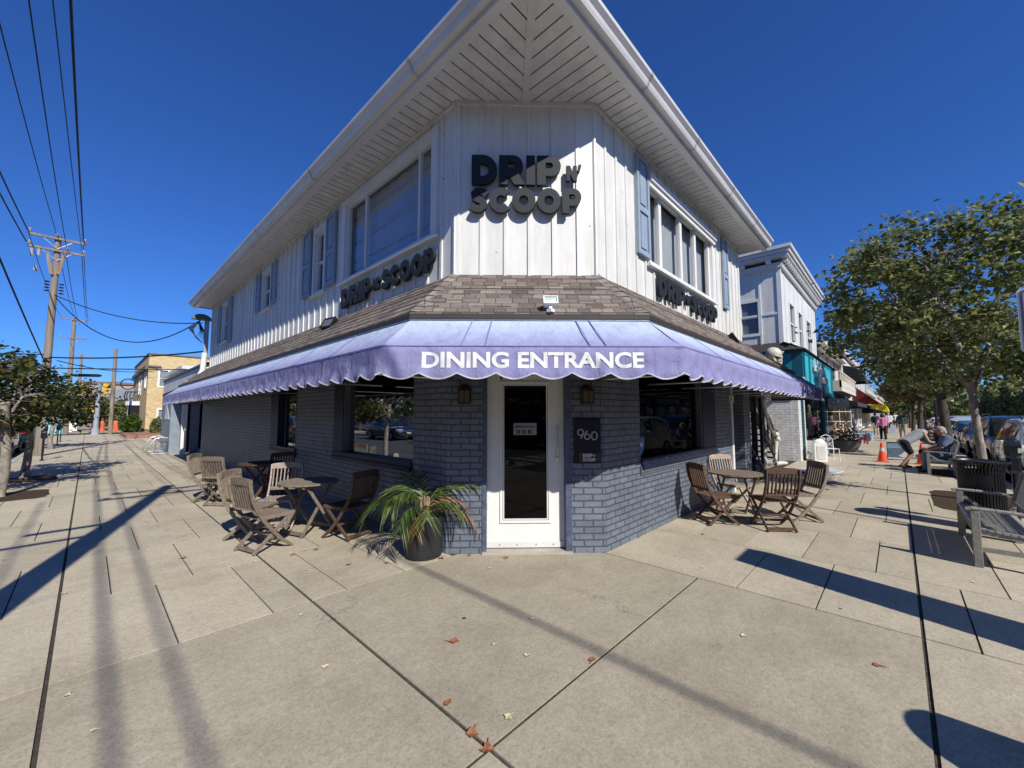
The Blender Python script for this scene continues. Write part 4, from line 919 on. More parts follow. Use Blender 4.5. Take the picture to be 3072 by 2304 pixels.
def frond(a, L, rise, droop, m, k_=1.15, dens=19):
    mb = MB(1); P = []
    d = V(math.cos(a), math.sin(a), 0); n_ = 14; p = V(0, 0, .5); el = rise; tw = rnd.uniform(-.6, .6)
    for i in range(n_+1):
        P.append(p.copy()); p = p+(d*math.cos(el)+V(0, 0, 1)*math.sin(el))*L/n_; el -= droop/n_*(.4+1.4*i/n_)
    P = [q if q.z > .03 else V(q.x, q.y, .03+rnd.random()*.02) for q in P]
    mb.tube(P, [.008*(1-i/n_*.8) for i in range(n_+1)], 5)
    side = d.cross(V(0, 0, 1))
    for j in range(dens):
        f = .28+.72*j/(dens-1); i = min(int(f*n_), n_-1); q = P[i].lerp(P[i+1], f*n_-i); dr = (P[min(i+1, n_)]-P[i]).normalized()
        ll = (.15+.19*math.sin(math.pi*min(1, (f-.2)*1.15)))*k_*rnd.uniform(.8, 1.1)
        for s_ in (-1, 1):
            nd = (side*s_*.8+dr*(.75+.35*f)+V(0, 0, -.25-.45*rnd.random()+tw*s_*.3)).normalized()
            w_ = dr*.0095; m1 = q+nd*ll*.5+V(0, 0, .008); tip = q+nd*ll+V(0, 0, -.05*rnd.random())
            if tip.z < .01: tip.z = .01
            if m1.z < .015: m1.z = .015
            mb.face([q-w_, q+w_, m1+w_*.9, m1-w_*.9]); mb.face([m1-w_*.9, m1+w_*.9, tip])
    o = mb.build('frond', m, pp)
# fronds: angles in world; -45deg = along chamfer to the right, 135 = to the left
for a, L, ri, dr in [(150, .9, .9, 2.5), (178, .75, 1.1, 2.5), (205, .65, .7, 2.2), (130, .6, 1.3, 1.7), (-32, .8, 1.05, 1.5), (-12, .7, 1.2, 1.6), (-60, .6, .8, 2.1), (240, .5, .9, 2.2), (80, .65, 1.35, 1.2), (190, .75, 1.25, 2.7)]: frond(R(a), L, ri, dr, PALM)
for a, L, ri, dr in [(-42, .8, .35, 1.9), (-20, .6, 1.1, 1.9), (-35, .6, .9, 2.1), (215, .4, .3, 2.2)]: frond(R(a), L, ri, dr, PALMD, .7, 20)

for nm, lb_, c, s_, m in (('paper_box', 'small white box on the sill inside the left shop window', (.22, 3.02, .98), (.07, .09, .09), TRIMW), ('price_card', 'yellow card standing inside the left shop window', (.16, 2.5, .97), (.01, .11, .06), mat('card_yellow', (.5, .42, .2), .7)), ('paper_sheet', 'flat white paper on the sill inside the left shop window', (.2, 2.75, .97), (.08, .2, .008), TRIMW)):
    mb = MB(); mb.box(-s_[0]/2, s_[0]/2, -s_[1]/2, s_[1]/2, 0, s_[2]); o = mb.build(nm, m, None, rec=True); o.location = Vector(c)*K; tag(o, lb_, nm.split('_')[1])
# ================================================================ street furniture
def make_bench(label):
    t = thing('park_bench', label, 'bench', group='wooden benches by the avenue kerb'); m = WOODBENCH; L = 1.68
    for x in (.03, L-.03):
        mb = MB(1); mb.box(x-.035, x+.035, -.035, .035, 0, .62); mb.build('leg', m, t, rec=True, bevel=.005)
        mb = MB(1); mb.bar((x, -.5, 0), (x, -.47, .45), .065, .06); mb.bar((x, -.47, .43), (x, -.6, .93), .065, .055); mb.build('leg', m, t, rec=True, bevel=.005)
        mb = MB(1); pts = [(.075, .628), (.03, .642), (-.15, .64), (-.35, .628), (-.53, .618)]
        for a, b in zip(pts, pts[1:]): mb.bar((x, a[0], a[1]), (x, b[0]-.001, b[1]), .075, .03)
        mb.build('armrest', m, t, rec=True, bevel=.008)
        mb = MB(1); mb.bar((x, -.03, .2), (x, -.47, .2), .03, .05); mb.bar((x, -.03, .4), (x, -.47, .36), .035, .07); mb.bar((x, -.04, .55), (x, -.2, .41), .03, .04); mb.build('stretcher', m, t, rec=True)
    mb = MB(1)
    for i in range(9): y = -.0-.055*i; mb.box(.0, L, y-.02, y+.02, .415-.006*i+.015*abs(i-4)/4, .433-.006*i+.015*abs(i-4)/4)
    mb.build('seat', m, t, rec=True)
    mb = MB(1); mb.box(.03, L-.03, -.012, .012, .34, .41); mb.box(.03, L-.03, -.48, -.455, .3, .37); mb.build('apron', m, t, rec=True)
    mb = MB(1); mb.bar((0, -.6, .92), (L, -.6, .92), .03, .07); mb.bar((0, -.5, .52), (L, -.5, .52), .03, .05)
    for i in range(24): x = .07+(L-.14)*i/23; mb.bar((x, -.503, .54), (x, -.598, .9), .04, .012, upv=(0, 1, .2))
    mb.build('backrest', m, t, rec=True); return t
b1 = make_bench('grey weathered bench nearest the camera, beside the black litter bin'); b1.location = (3.5*K, -2.99*K, 0)
b2 = copy_tree(b1); b2.location = (12.03*K, -2.97*K, 0); b2['label'] = 'grey bench farther along the kerb where a man in a cap sits'
mb = MB(1); mb.box(.12, .2, .012, .016, .35, .375); mb.build('dedication_plate', ALU, b1, rec=True)
# litter bin
lb = thing('litter_bin', 'black slatted steel litter bin with flared top by the near bench', 'litter bin', (5.62, -3.24, 0))
BINM = mat('bin_black', (.009, .009, .011), .35, .5, var=.25, vs=6)
mb = MB(1)
for i in range(44):
    a = 2*math.pi*i/44; c, s_ = math.cos(a), math.sin(a); P = [(c*r_, s_*r_, z) for r_, z in ((.34, .06), (.345, .5), (.345, .86), (.365, .96), (.41, 1.03), (.44, 1.055))]
    for p, q in zip(P, P[1:]): mb.bar(p, q, .032, .009, upv=(-s_, c, 0)) if False else mb.bar(p, q, .009, .032, upv=(-s_, c, 0))
mb.build('slats', BINM, lb)
mb = MB(1); mb.lathe([(.425, 1.045), (.45, 1.05), (.455, 1.07), (.44, 1.08), (.415, 1.075), (.405, 1.06)], n=44); mb.build('rim', BINM, lb, smooth=True)
mb = MB(1); mb.lathe([(.33, .03), (.36, .035), (.36, .075), (.33, .08)], n=44); mb.lathe([(.335, .005), (.3, .03)], n=24); mb.build('base', BINM, lb)
mb = MB(1); P = []
for i in range(12): a = R(112+i*8.5); P.append((math.cos(a)*.362, math.sin(a)*.362))
for p, q in zip(P, P[1:]): mb.face([(p[0], p[1], .69), (q[0], q[1], .69), (q[0], q[1], .87), (p[0], p[1], .87)])
mb.build('front_band', BINM, lb, smooth=True)
mb = MB(1); mb.lathe([(.322, .08), (.33, .93), (.32, .93), (.3, .1)], n=32); mb.build('liner', mat('liner_black', (.005, .005, .006), .6), lb, smooth=True)
# parking meters
def meter(x, y, label, cat='parking meter'):
    t = thing('parking_meter', label, cat, (x, y, 0), rz=R(140), group='parking meters on the kerb'); t.scale = (.72, .72, 1); M_ = mat('meter_black', (.012, .012, .015), .22, .6, var=.2, vs=6, coat=.3)
    mb = MB(1); mb.tube([(0, 0, 0), (0, 0, .88)], .04, 12); mb.lathe([(.09, 0), (.09, .02), (.05, .05)], n=14); mb.build('post', M_, t, smooth=True)
    def octa(z, w_, d): c = .32; return [(x_*w_, y_*d, z) for x_, y_ in ((-1, -c), (-1, c), (-c, 1), (c, 1), (1, c), (1, -c), (c, -1), (-c, -1))]
    def loft(rings, name, m, b=0):
        mb = MB(1); n = 8
        vs = [p for r_ in rings for p in r_]; fs = [tuple(range(n))[::-1], tuple(range((len(rings)-1)*n, len(rings)*n))]
        for i in range(len(rings)-1):
            for j in range(n): fs.append((i*n+j, i*n+(j+1) % n, (i+1)*n+(j+1) % n, (i+1)*n+j))
        mb.add(vs, fs); return mb.build(name, m, t, rec=True, bevel=b)
    loft([octa(.82, .09, .07), octa(.87, .125, .1), octa(1.05, .13, .11), octa(1.07, .12, .1)], 'coin_vault', M_, .005)
    hd = loft([octa(1.075, .125, .1), octa(1.09, .14, .115), octa(1.24, .15, .12), octa(1.31, .12, .1), octa(1.345, .05, .05)], 'meter_head', M_, .006)
    mb = MB(1); mb.face([(-.05, .118, 1.13), (.05, .118, 1.13), (.05, .122, 1.2), (-.05, .122, 1.2)]); mb.build('display', mat('meter_display', (.25, .3, .25), .2, .6), hd)
    mb = MB(1); mb.box(-.11, -.05, .112, .122, 1.2, 1.25); mb.build('card_reader', mat('meter_sticker', (.45, .45, .43), .5), hd)
meter(5.95, -3.58, 'black single parking meter with faceted head beside the litter bin'); meter(18.4, -3.75, 'small dark parking meter far along the kerb behind the seated group'); meter(-3.85, 18.59, 'thin black parking meter post at the side-street kerb beyond the second tree')
meter(-3.85, 28.4, 'slim black meter post farther down the side street'); meter(-3.87, 32.3, 'farthest black meter post on the side street')
# parking sign (only its edge is in view)
ps = thing('parking_sign', 'tall parking sign on a steel post at the right edge', 'sign', (4.95, -3.82, 0)); og = (4.95, -3.82, 0)
mb = MB(); mb.tube([(4.95, -3.82, 0), (4.95, -3.82, 3.25)], .028, 8); mb.build('sign_post', ALU, ps, origin=og, smooth=True)
mb = MB(); rm = lambda u, d, z: (4.95+u*.66-d*.6, -3.68+u*.75+d*.66*0+d*.5-.0, z)
def rrect(w_, h, r, z0): return arc(w_-r, z0+r, r, -90, 0, 5)+arc(w_-r, z0+h-r, r, 0, 90, 5)+arc(-w_+r, z0+h-r, r, 90, 180, 5)+arc(-w_+r, z0+r, r, 180, 270, 5)
SG = lambda u, d, z: (5.08-d+u*.1, -3.82+u+d*.1, z)
mb.prism(rrect(.21, .78, .045, 2.3), SG, .16, .175); mb.build('sign_back', TRIMW, ps, origin=og, rec=True)
mb = MB(); mb.prism(rrect(.19, .74, .035, 2.32), SG, .176, .178); mb.build('sign_border', mat('sign_purple_grey', (.16, .15, .22), .5), ps, origin=og, rec=True)
mb = MB(); mb.prism(rrect(.165, .69, .03, 2.345), SG, .179, .181); mb.build('sign_face', mat('sign_lilac', (.4, .4, .5), .5), ps, origin=og, rec=True)
# cones
def cone(x, y, label, s_=1):
    t = thing('traffic_cone', label, 'traffic cone', (x, y, 0), group='orange traffic cones'); OR = mat('cone_orange', (.8, .07, .015), .5, .4, var=.12); 
    mb = MB(1); mb.lathe([(.14*s_, .025), (.1*s_, .25*s_), (.075*s_, .38*s_)], n=18); mb.lathe([(.055*s_, .5*s_), (.03*s_, .68*s_), (.022*s_, .685*s_)], n=18); mb.build('cone_body', OR, t, smooth=True)
    mb = MB(1); mb.lathe([(.0752*s_, .38*s_), (.0552*s_, .5*s_)], n=18); mb.build('reflective_band', mat('cone_band', (.55, .52, .5), .4), t, smooth=True)
    mb = MB(1); mb.box(-.18*s_, .18*s_, -.18*s_, .18*s_, 0, .028); mb.build('cone_base', OR, t, rec=True, bevel=.008)
cone(14.95, -2.03, 'orange traffic cone with pale band left of the boat picture board'); cone(14.85, -2.93, 'orange traffic cone partly hidden behind the farther bench')
# picture board: framed boat photograph as a generic seascape
ab = thing('picture_board', 'framed sidewalk board showing a white boat on grey water', 'sign board', (15.9, -2.4, 0)); og = (15.9, -2.4, 0)
AB = lambda u, d, z: (15.9-d+(.6-z)*-.12, -2.4-u, z)
mb = MB(); frame(mb, AB, -.27, .27, .02, .6, .016, .0, .02); mb.build('board_frame', BLACK, ab, origin=og, rec=True)
def panel(name, u0, u1, z0, z1, m, d=.006): mb = MB(); mb.wbox(AB, u0, u1, d-.004, d, z0, z1); return mb.build(name, m, ab, origin=og, rec=True)
panel('sky_print', -.254, .254, .4, .584, mat('print_sky', (.22, .33, .45), .5)); panel('sea_print', -.254, .254, .036, .4, mat('print_sea', (.13, .17, .22), .5, var=.35, vs=14)); panel('surf_print', -.254, .254, .41, .45, mat('print_surf', (.3, .4, .5), .5), .009); panel('foam_print', -.254, .254, .036, .09, mat('print_foam', (.6, .62, .64), .5, var=.3, vs=25), .009)
mb = MB(); mb.prism([(.0, .16), (.1, .11), (.254, .1), (.254, .2), (.12, .22)], AB, .007, .011); mb.prism([(.08, .225), (.254, .205), (.254, .29), (.17, .3)], AB, .007, .011); mb.build('boat_print', mat('print_boat', (.7, .7, .7), .5), ab, origin=og, rec=True)
mb = MB(); mb.bar((15.98, -2.2, 0), (15.92, -2.2, .58), .02, .02); mb.bar((16.1, -2.6, 0), (15.92, -2.6, .58), .02, .02); mb.build('easel_leg', BLACK, ab, origin=og)
# ================================================================ trees
def tree(name, label, base, trunk_h, r0, cen, rad, ncl, nleaf, leaf, lm, bark, seed, cl=.42, group='street trees', bare=0, lean=(0, 0)):
    rn = random.Random(seed); t = thing(name, label, 'tree', base, group=group, k=1); B = Vector(base); mb = MB(1)
    top = V(lean[0], lean[1], trunk_h); pth = [V(0, 0, -.05)]+[top*f+V(math.sin(f*5+seed)*.04, math.cos(f*4+seed)*.04, 0) for f in (.02, .25, .5, .75, 1)]
    mb.tube(pth, [r0*1.2, r0*1.06, r0, r0*.92, r0*.86, r0*.8], 12)
    C_ = Vector(cen)-B; ends = []
    for i in range(ncl):
        while True:
            p = V(rn.uniform(-1, 1), rn.uniform(-1, 1), rn.uniform(-1, 1))
            if .3 < p.length < 1 and (p.z > -.8): break
        p = p*(p.length**-.35)*rn.uniform(.85, 1.05) if p.length > .6 else p
        ends.append(C_+V(p.x*rad[0], p.y*rad[1], p.z*rad[2]))
    nl = 6; limbs = []
    for i in range(nl):
        a = 2*math.pi*i/nl+seed; tip = C_+V(math.cos(a)*rad[0]*.5, math.sin(a)*rad[1]*.5, rad[2]*rn.uniform(-.1, .45)); s_ = pth[-1].lerp(pth[-2], rn.random()*.8)
        mid = s_.lerp(tip, .5)+V(0, 0, -.08*rad[2]); P = [s_, s_.lerp(mid, .5)+V(0, 0, .06), mid, mid.lerp(tip, .55)+V(rn.uniform(-.1, .1), rn.uniform(-.1, .1), .1), tip]
        mb.tube(P, [r0*.5, r0*.42, r0*.33, r0*.22, r0*.12], 7); limbs += P[1:]
    P = [pth[-1], pth[-1].lerp(C_, .5)+V(.05, 0, 0), C_, C_+V(0, .1, rad[2]*.5)]; mb.tube(P, [r0*.8, r0*.6, r0*.35, r0*.12], 8); limbs += P[1:]
    for e in ends:
        s_ = min(limbs, key=lambda q: (q-e).length); m_ = s_.lerp(e, .5)+V(rn.uniform(-.15, .15), rn.uniform(-.15, .15), rn.uniform(-.05, .15)); mb.tube([s_, m_, e], [r0*.14+.006, r0*.09+.004, .004], 5, cap=False)
        for _ in range(2): q = e+V(rn.gauss(0, cl*.6), rn.gauss(0, cl*.6), rn.gauss(0, cl*.4)); mb.tube([m_.lerp(e, .7), q], [.007, .003], 4, cap=False)
    mb.build('trunk', bark, t, smooth=True)
    mb = MB(1); per = nleaf//max(1, len(ends)); ls = leaf
    for ei, e in enumerate(ends):
        if rn.random() < bare: continue
        k_ = rn.uniform(.5, 1.4); cs = cl*rn.uniform(.7, 1.15)
        for _ in range(int(per*k_)):
            c = e+V(rn.gauss(0, cs*.62), rn.gauss(0, cs*.62), rn.gauss(0, cs*.42)); a = V(rn.gauss(0, 1), rn.gauss(0, 1), rn.gauss(0, .6)).normalized()
            n_ = V(rn.gauss(0, .8), rn.gauss(0, .8), 1).normalized(); b = n_.cross(a).normalized(); s2_ = ls*rn.uniform(.6, 1.25); dz = n_*s2_*.12
            mb.face([c-a*s2_*.55, c+b*s2_*.42-a*.1*s2_+dz, c+b*s2_*.2+a*s2_*.3, c+a*s2_*.6+dz*-1, c-b*s2_*.22+a*s2_*.28, c-b*s2_*.42-a*.1*s2_+dz])
    mb.build('crown', lm, t); return t
def kq(x, y, z=0): return (x*K, y*K, z*K)
def rq(*a): return tuple(v*K for v in a)
tree('plane_tree', 'leafy kerbside plane tree with mottled grey trunk behind the litter bin', kq(8.2, -3.5), 2.6, .068, kq(8.3, -3.15, 3.65), rq(2.35, 1.75, 1.8), 140, 15000, .105, LEAFG, BARK, 3, cl=.33)
tree('plane_tree', 'dark-trunked plane tree behind the farther bench, crown reaching towards the shops', kq(16.8, -3.55), 2.7, .16, kq(17.3, -3.5, 4.0), rq(2.8, 1.9, 1.9), 110, 10500, .15, LEAFG, BARKD, 8, cl=.36)
tree('plane_tree', 'thinner street tree with brownish leaves beyond the pedestrians', kq(31, -3.4), 2.8, .14, kq(31, -3.3, 3.6), rq(2.2, 1.8, 1.3), 45, 2600, .2, LEAFB, BARKD, 12)
tree('plane_tree', 'sparse brown-leaved street tree far along the avenue', kq(42, -3.3), 2.7, .14, kq(42, -3.2, 3.6), rq(2.2, 1.8, 1.3), 40, 2200, .22, LEAFB, BARKD, 13)
tree('plane_tree', 'farthest street tree closing the avenue pavement', kq(56, -3.3), 2.7, .14, kq(56, -3.2, 3.9), rq(3, 2.2, 1.6), 40, 2000, .3, LEAFB, BARKD, 14)
for i, (x, y, s_) in enumerate([(8, -16.6, 1), (20, -16.8, 1.1), (30, -16.6, 1.2), (40, -16.8, 1.2), (52, -16.7, 1.3), (68, -16.6, 1.6), (90, -16.6, 2.0)]):
    tree('plane_tree', ['first', 'second', 'third', 'fourth', 'fifth', 'sixth', 'seventh'][i]+' tree along the opposite pavement of the avenue', kq(x, y), 2.6, .16, kq(x, y, 4.0*s_), rq(2.8*s_, 2.6*s_, 2.2*s_), 45, 2600, .28*s_, LEAFG, BARKD, 20+i)
tree('street_maple', 'nearest side-street tree with grey trunk at the left edge', kq(-3.93, 9.96), 1.9, .085, kq(-4.35, 10.4, 2.0), rq(1.2, 1.3, .85), 55, 3900, .105, LEAFA, BARK, 31, cl=.28, bare=.22, group='side-street trees')
tree('street_maple', 'second side-street tree, half bare on top, between kerb and meter post', kq(-3.83, 12.85), 1.9, .08, kq(-3.9, 12.9, 2.0), rq(1.25, 1.6, .95), 75, 4800, .115, LEAFA, BARK, 37, cl=.3, bare=.28, group='side-street trees')
tree('street_maple', 'small side-street tree beyond the wooden utility pole', kq(-3.95, 25.5), 1.5, .1, kq(-4.2, 26, 1.7), rq(1.5, 2, .7), 40, 2400, .16, LEAFA, BARK, 41, cl=.35, group='side-street trees')
tree('street_maple', 'dark side-street tree behind the traffic signal', kq(-2.5, 54), 1.3, .12, kq(-1.9, 55, 1.9), rq(2.1, 2.4, 1.6), 40, 2600, .3, LEAFG, BARKD, 43, cl=.6, group='side-street trees')
for i, (x, y) in enumerate([(-15.5, 6), (-15.5, 14), (-15.8, 24), (-15.5, 36)]):
    tree('street_maple', ['first', 'second', 'third', 'fourth'][i]+' tree across the side street', kq(x, y), 2.4, .16, kq(x, y, 3.4), rq(2.6, 2.6, 1.7), 40, 2400, .26, LEAFA, BARKD, 50+i, group='side-street trees')
# ================================================================ utility poles and cables
def insul(mb, p, s_=1): mb.lathe([(.012*s_, -.02), (.055*s_, .0), (.03*s_, .03), (.06*s_, .045), (.035*s_, .075), (.055*s_, .09), (.02*s_, .14)], p, 10)
def pole(label, x, y, h, r0, arms, lean=(0, 0), extra=True):
    t = thing('utility_pole', label, 'utility pole', (x, y, 0), group='wooden utility poles'); k_ = 1/K
    mb = MB(); n_ = 8; mb.tube([V(lean[0]*i/n_, lean[1]*i/n_, h*i/n_-.02) for i in range(n_+1)], [r0*(1-.35*i/n_) for i in range(n_+1)], 14); mb.build('pole_shaft', POLEW, t, smooth=True)
    for (z, half, dz) in arms:
        mb = MB(); px = lean[0]*z/h; mb.bar((px-half, -.13, z), (px+half, -.13, z), .07, .08); a = mb.build('crossarm', POLEW, t, rec=True)
        for u in ((-.97, -.05, .97) if dz == 0 else (-.95, .35, .95)):
            mb = MB(); insul(mb, (px+half*u, -.13, z+.07)); mb.build('insulator', mat('porcelain', (.35, .34, .33), .25, .6), a, smooth=True)
        mb = MB(); mb.bar((px-half*.55, -.13, z-.03), (px, -.1, z-.4), .02, .02); mb.bar((px+half*.55, -.13, z-.03), (px, -.1, z-.4), .02, .02); mb.build('arm_brace', ALU, a)
    if extra:
        for dx, dz2 in ((-.24, 7.3), (.2, 7.35)):
            mb = MB(); mb.bar((lean[0]*.85+dx, -.12, dz2+.5), (lean[0]*.8+dx*.4, -.12, dz2-.35), .09, .1); mb.build('brace_timber', POLEW, t, rec=True)
        mb = MB(); 
        for i in range(4): mb.lathe([(.06, 0), (.075, .02), (.06, .04)], (lean[0]*.7-.18, -.05, 6.3+i*.12), 10); mb.lathe([(.06, 0), (.075, .02), (.06, .04)], (lean[0]*.7+.2, -.05, 6.25+i*.12), 10)
        mb.build('spool_rack', BLACK, t, smooth=True)
        mb = MB(); mb.tube([(lean[0]*.8-.62, -.1, 7.55), (lean[0]*.8-.62, -.1, 7.85)], .05, 10); mb.tube([(lean[0]*.8-.45, -.1, 7.6), (lean[0]*.8-.45, -.1, 7.9)], .05, 10); mb.tube([(lean[0]*.8-.5, -.1, 7.0), (lean[0]*.8-.5, -.1, 7.2)], .06, 10); mb.build('fuse_cutouts', mat('porcelain', (0, 0, 0)), t, smooth=True)
    return t
pole('tall weathered utility pole with two crossarms on the side-street kerb', -4.06, 21.04, 8.6, .135, [(8.4, .74, 0), (7.93, .74, 1)], lean=(.05, 0))
pole('second utility pole with one crossarm farther down the side street', -4.0, 45, 9.3, .17, [(9.1, .72, 0), (7.6, .7, 1)], extra=False)
pole('third utility pole seen small behind the second one', -3.9, 80, 10.0, .2, [(9.6, .72, 0)], extra=False)
pole('near utility pole standing behind the camera whose long shadow crosses the pavement', -4.42, -1.15, 8.7, .175, [(8.4, .8, 0), (7.9, .8, 1)], extra=False)
pl2 = thing('utility_pole', 'bare grey wooden pole by the hedge at the street crossing', 'utility pole', (-1.6, 41.7, 0), group='wooden utility poles')
mb = MB(); mb.tube([(0, 0, 0), (.0, 0, 3.5), (0, 0, 6.7)], [.14, .125, .1], 12); mb.build('pole_shaft', POLEW, pl2, smooth=True)
def cable(label, a, b, sag, r_, name='power_cable', n_=26, group='overhead cables', m=None):
    a, b = Vector(a), Vector(b); P = [a.lerp(b, i/n_)-V(0, 0, sag*4*(i/n_)*(1-i/n_)) for i in range(n_+1)]
    mb = MB(); c = (a+b)/2; c.z = min(a.z, b.z)-sag; mb.tube(P, r_, 6); o = mb.build(name, m or CABLE, None, smooth=True, origin=c); o.location = c*K; return tag(o, label, 'cable', group)
cable('overhead wire from the tall pole top towards the camera', (-4.1, 20.9, 8.72), (-4.45, -1.3, 8.72), .25, .011)
cable('overhead wire from the inner insulator of the lower crossarm towards the camera', (-3.78, 20.9, 8.15), (-3.9, -1.3, 8.7), .3, .011)
cable('rightmost overhead wire from the upper crossarm towards the camera', (-3.34, 20.9, 8.55), (-3.45, -1.3, 8.65), .2, .021)
cable('thin wire beside the rightmost overhead wire', (-3.36, 20.9, 8.1), (-3.68, -1.3, 8.15), .15, .009)
cable('leftmost overhead wire from the upper crossarm', (-4.78, 20.9, 8.5), (-5.2, -1.3, 8.5), .3, .021)
cable('overhead wire from the left end of the lower crossarm', (-4.79, 20.9, 8.05), (-5.4, -1.3, 8.3), .3, .021)
for i, (x, z) in enumerate(((-4.78, 8.5), (-4.1, 8.7), (-3.34, 8.5), (-3.36, 8.05), (-3.8, 8.05))): cable(['left', 'middle', 'right', 'lower right', 'lower middle'][i]+' wire running on from the tall pole to the second pole', (x, 21, z), (x+.1, 45, z+.7), .35, .012)
cable('heavy black cable from the left frame edge down to the tall pole', (-5.0, 6, 7.4), (-4.15, 21, 3.7), .1, .022)
cable('upper service cable from the tall pole to the corner restaurant', (-4.0, 21, 6.2), (-.25, 15.0, 4.75), .35, .018)
cable('sagging service cable from the tall pole to the weatherhead', (-3.95, 21, 6.1), (-.25, 15.05, 4.9), 1.25, .018)
cable('thick trunk cable crossing low behind the restaurant roof', (-4.0, 21, 3.75), (.0, 15.6, 3.85), .12, .028)
cable('low trunk cable crossing the side street to the left frame edge', (-16, 19, 3.3), (-4.1, 21, 3.85), .15, .022)
cable('spliced communications cable crossing behind the poles', (-14, 22, 3.1), (.6, 24.5, 3.9), .12, .028)
cable('lower spliced cable over the buff building', (-3.9, 23.9, 3.9), (.5, 34, 4.6), .3, .02)
mb = MB(); c = V(-3.0, 24.2, 3.32); mb.tube([c-V(.45, -.06, 0), c-V(.35, -.05, 0), c+V(.4, .05, .03), c+V(.5, .06, .03)], [.03, .07, .07, .03], 10); o = mb.build('cable_splice', BLACK, None, smooth=True, origin=c); o.location = c*K; tag(o, 'fat black splice sleeve on the low cable right of the tall pole', 'splice')
mb = MB(); c = V(-5.7, 22.8, 3.25); mb.tube([c-V(.5, 0, 0), c+V(.35, .05, 0)], .07, 10); o = mb.build('cable_splice', TRIMW, None, smooth=True, origin=c); o.location = c*K; tag(o, 'white splice enclosure on the low cable at the left frame edge', 'splice')
pole('utility pole across the avenue behind the camera', -4.7, -24, 8.8, .15, [(8.5, .8, 0), (8.0, .8, 1)], extra=False)
for i, (x, z, r_) in enumerate(((-5.45, 8.5, .024), (-5.16, 8.5, .02), (-3.22, 8.6, .024), (-6.1, 8.4, .016))): cable(['third', 'second', 'first', 'outermost'][i]+' thick cable crossing the intersection behind the camera', (x, -1.3, z), (x, -24, z), .15, r_)
# weatherhead and conduit on the far corner of the restaurant
wh = thing('service_mast', 'grey service mast with hooded weatherhead on the far end of the restaurant', 'service mast', (-.12, 15.0, 3)); og = (-.12, 15.0, 3)
mb = MB(); mb.tube([(-.12, 15, 4.85), (-.12, 15, 3.75), (-.14, 15, 3.6)], .07, 12); mb.build('conduit', GREYP, wh, origin=og, smooth=True)
mb = MB(); mb.tube([(-.14, 15, 3.7), (-.17, 15.0, 3.1), (-.3, 15.0, 2.75), (-.6, 15, 2.6)], .085, 12); mb.build('white_duct', TRIMW, wh, origin=og, smooth=True)
mb = MB(); P = [(-.12+.28*math.cos(R(a))-.16, 4.85+.2*math.sin(R(a))) for a in range(0, 181, 15)]; mb.prism(P, lambda u, d, z: (u, 15+d, z), -.1, .1); mb.build('weatherhead_hood', mat('dull_lead', (.12, .14, .15), .5, .4, metal=.3), wh, origin=og, rec=True)
for k_ in range(5):
    mb = MB(); mb.tube([(-.3, 15+.03*k_, 4.85), (-.5-.03*k_, 15, 4.5), (-.42+.05*k_, 15.02, 4.2-.04*k_), (-.3+.03*k_, 15, 4.45), (-.35, 15, 4.8)], .013, 6); mb.build('drip_loop', CABLE, wh, origin=og, smooth=True)
# traffic signal at the crossing
ts = thing('traffic_signal', 'grey signal pole with two yellow signal heads and yellow boxes by the crossing', 'traffic signal', (-2.4, 42.4, 0)); YS = mat('signal_yellow', (.65, .38, .04), .5, .4)
mb = MB(); mb.tube([(0, 0, 0), (.06, 0, 3.95)], [.17, .12], 12); mb.lathe([(.25, 0), (.22, .45), (.17, .5)], n=12); mb.build('signal_pole', GREYP, ts, smooth=True)
for x in (-.75, .42):
    mb = MB(); mb.box(x-.17, x+.17, -.2, .1, 3.1, 3.95); o = mb.build('signal_head', YS, ts, rec=True, bevel=.02); mb = MB()
    for i in range(3): mb.tube([(x, -.2, 3.25+i*.27), (x, -.36, 3.24+i*.27)], .115, 10)
    mb.build('visor', YS, o, smooth=True)
mb = MB(); mb.box(-.85, -.12, -.25, .0, 1.72, 2.02); mb.build('walk_signal_boxes', YS, ts, rec=True, bevel=.02)
# ================================================================ side-street neighbours
g1 = thing('grey_annexe', 'grey-blue stucco annexe with white brick parapet beyond the restaurant', 'building', (1, 20, 0)); og = (1, 20, 0)
mb = MB()
for f in ([(-.58, 18.5, 0), (-.58, 21.3, 0), (-.58, 21.3, 2.45), (-.58, 18.5, 2.45)], [(-.58, 18.5, 0), (-.25, 18.5, 0), (-.25, 18.5, 2.45), (-.58, 18.5, 2.45)], [(.05, 18.5, 0), (.35, 18.5, 0), (.35, 18.5, 2.45), (.05, 18.5, 2.45)], [(-.58, 21.3, 0), (6, 21.3, 0), (6, 21.3, 2.45), (-.58, 21.3, 2.45)]): mb.face(f)
mb.build('stucco_wall', STUCCO, g1, origin=og)
mb = MB(); mb.face([(.35, 19.2, 0), (-.25, 19.2, 0), (-.25, 19.2, 2.45), (.35, 19.2, 2.45)]); mb.face([(.7, 18.5, 0), (.7, 16, 0), (.7, 16, 2.45), (.7, 18.5, 2.45)]); mb.face([(.0, 15.7, 0), (6, 15.72, 0), (6, 15.72, 2.45), (0, 15.72, 2.45)]); mb.build('recess_wall', NAVY, g1, origin=og)
mb = MB(); mb.box(-.3, -.2, 17.9, 18.0, 0, 2.45); mb.box(-.28, -.22, 17.2, 17.25, 0, 2.45); mb.build('doorway_posts', TRIMW, g1, origin=og)
mb = MB(); sheet(mb, lambda u, d, z: (-d, u, z), 15.5, 27.2, 2.75, 3.36); mb.face([(0, 27.2, 2.75), (6, 27.2, 2.75), (6, 27.2, 3.36), (0, 27.2, 3.36)]); mb.box(.0, 6, 21.3, 27.2, 0, 2.75); mb.build('parapet', WBRICK, g1, origin=og)
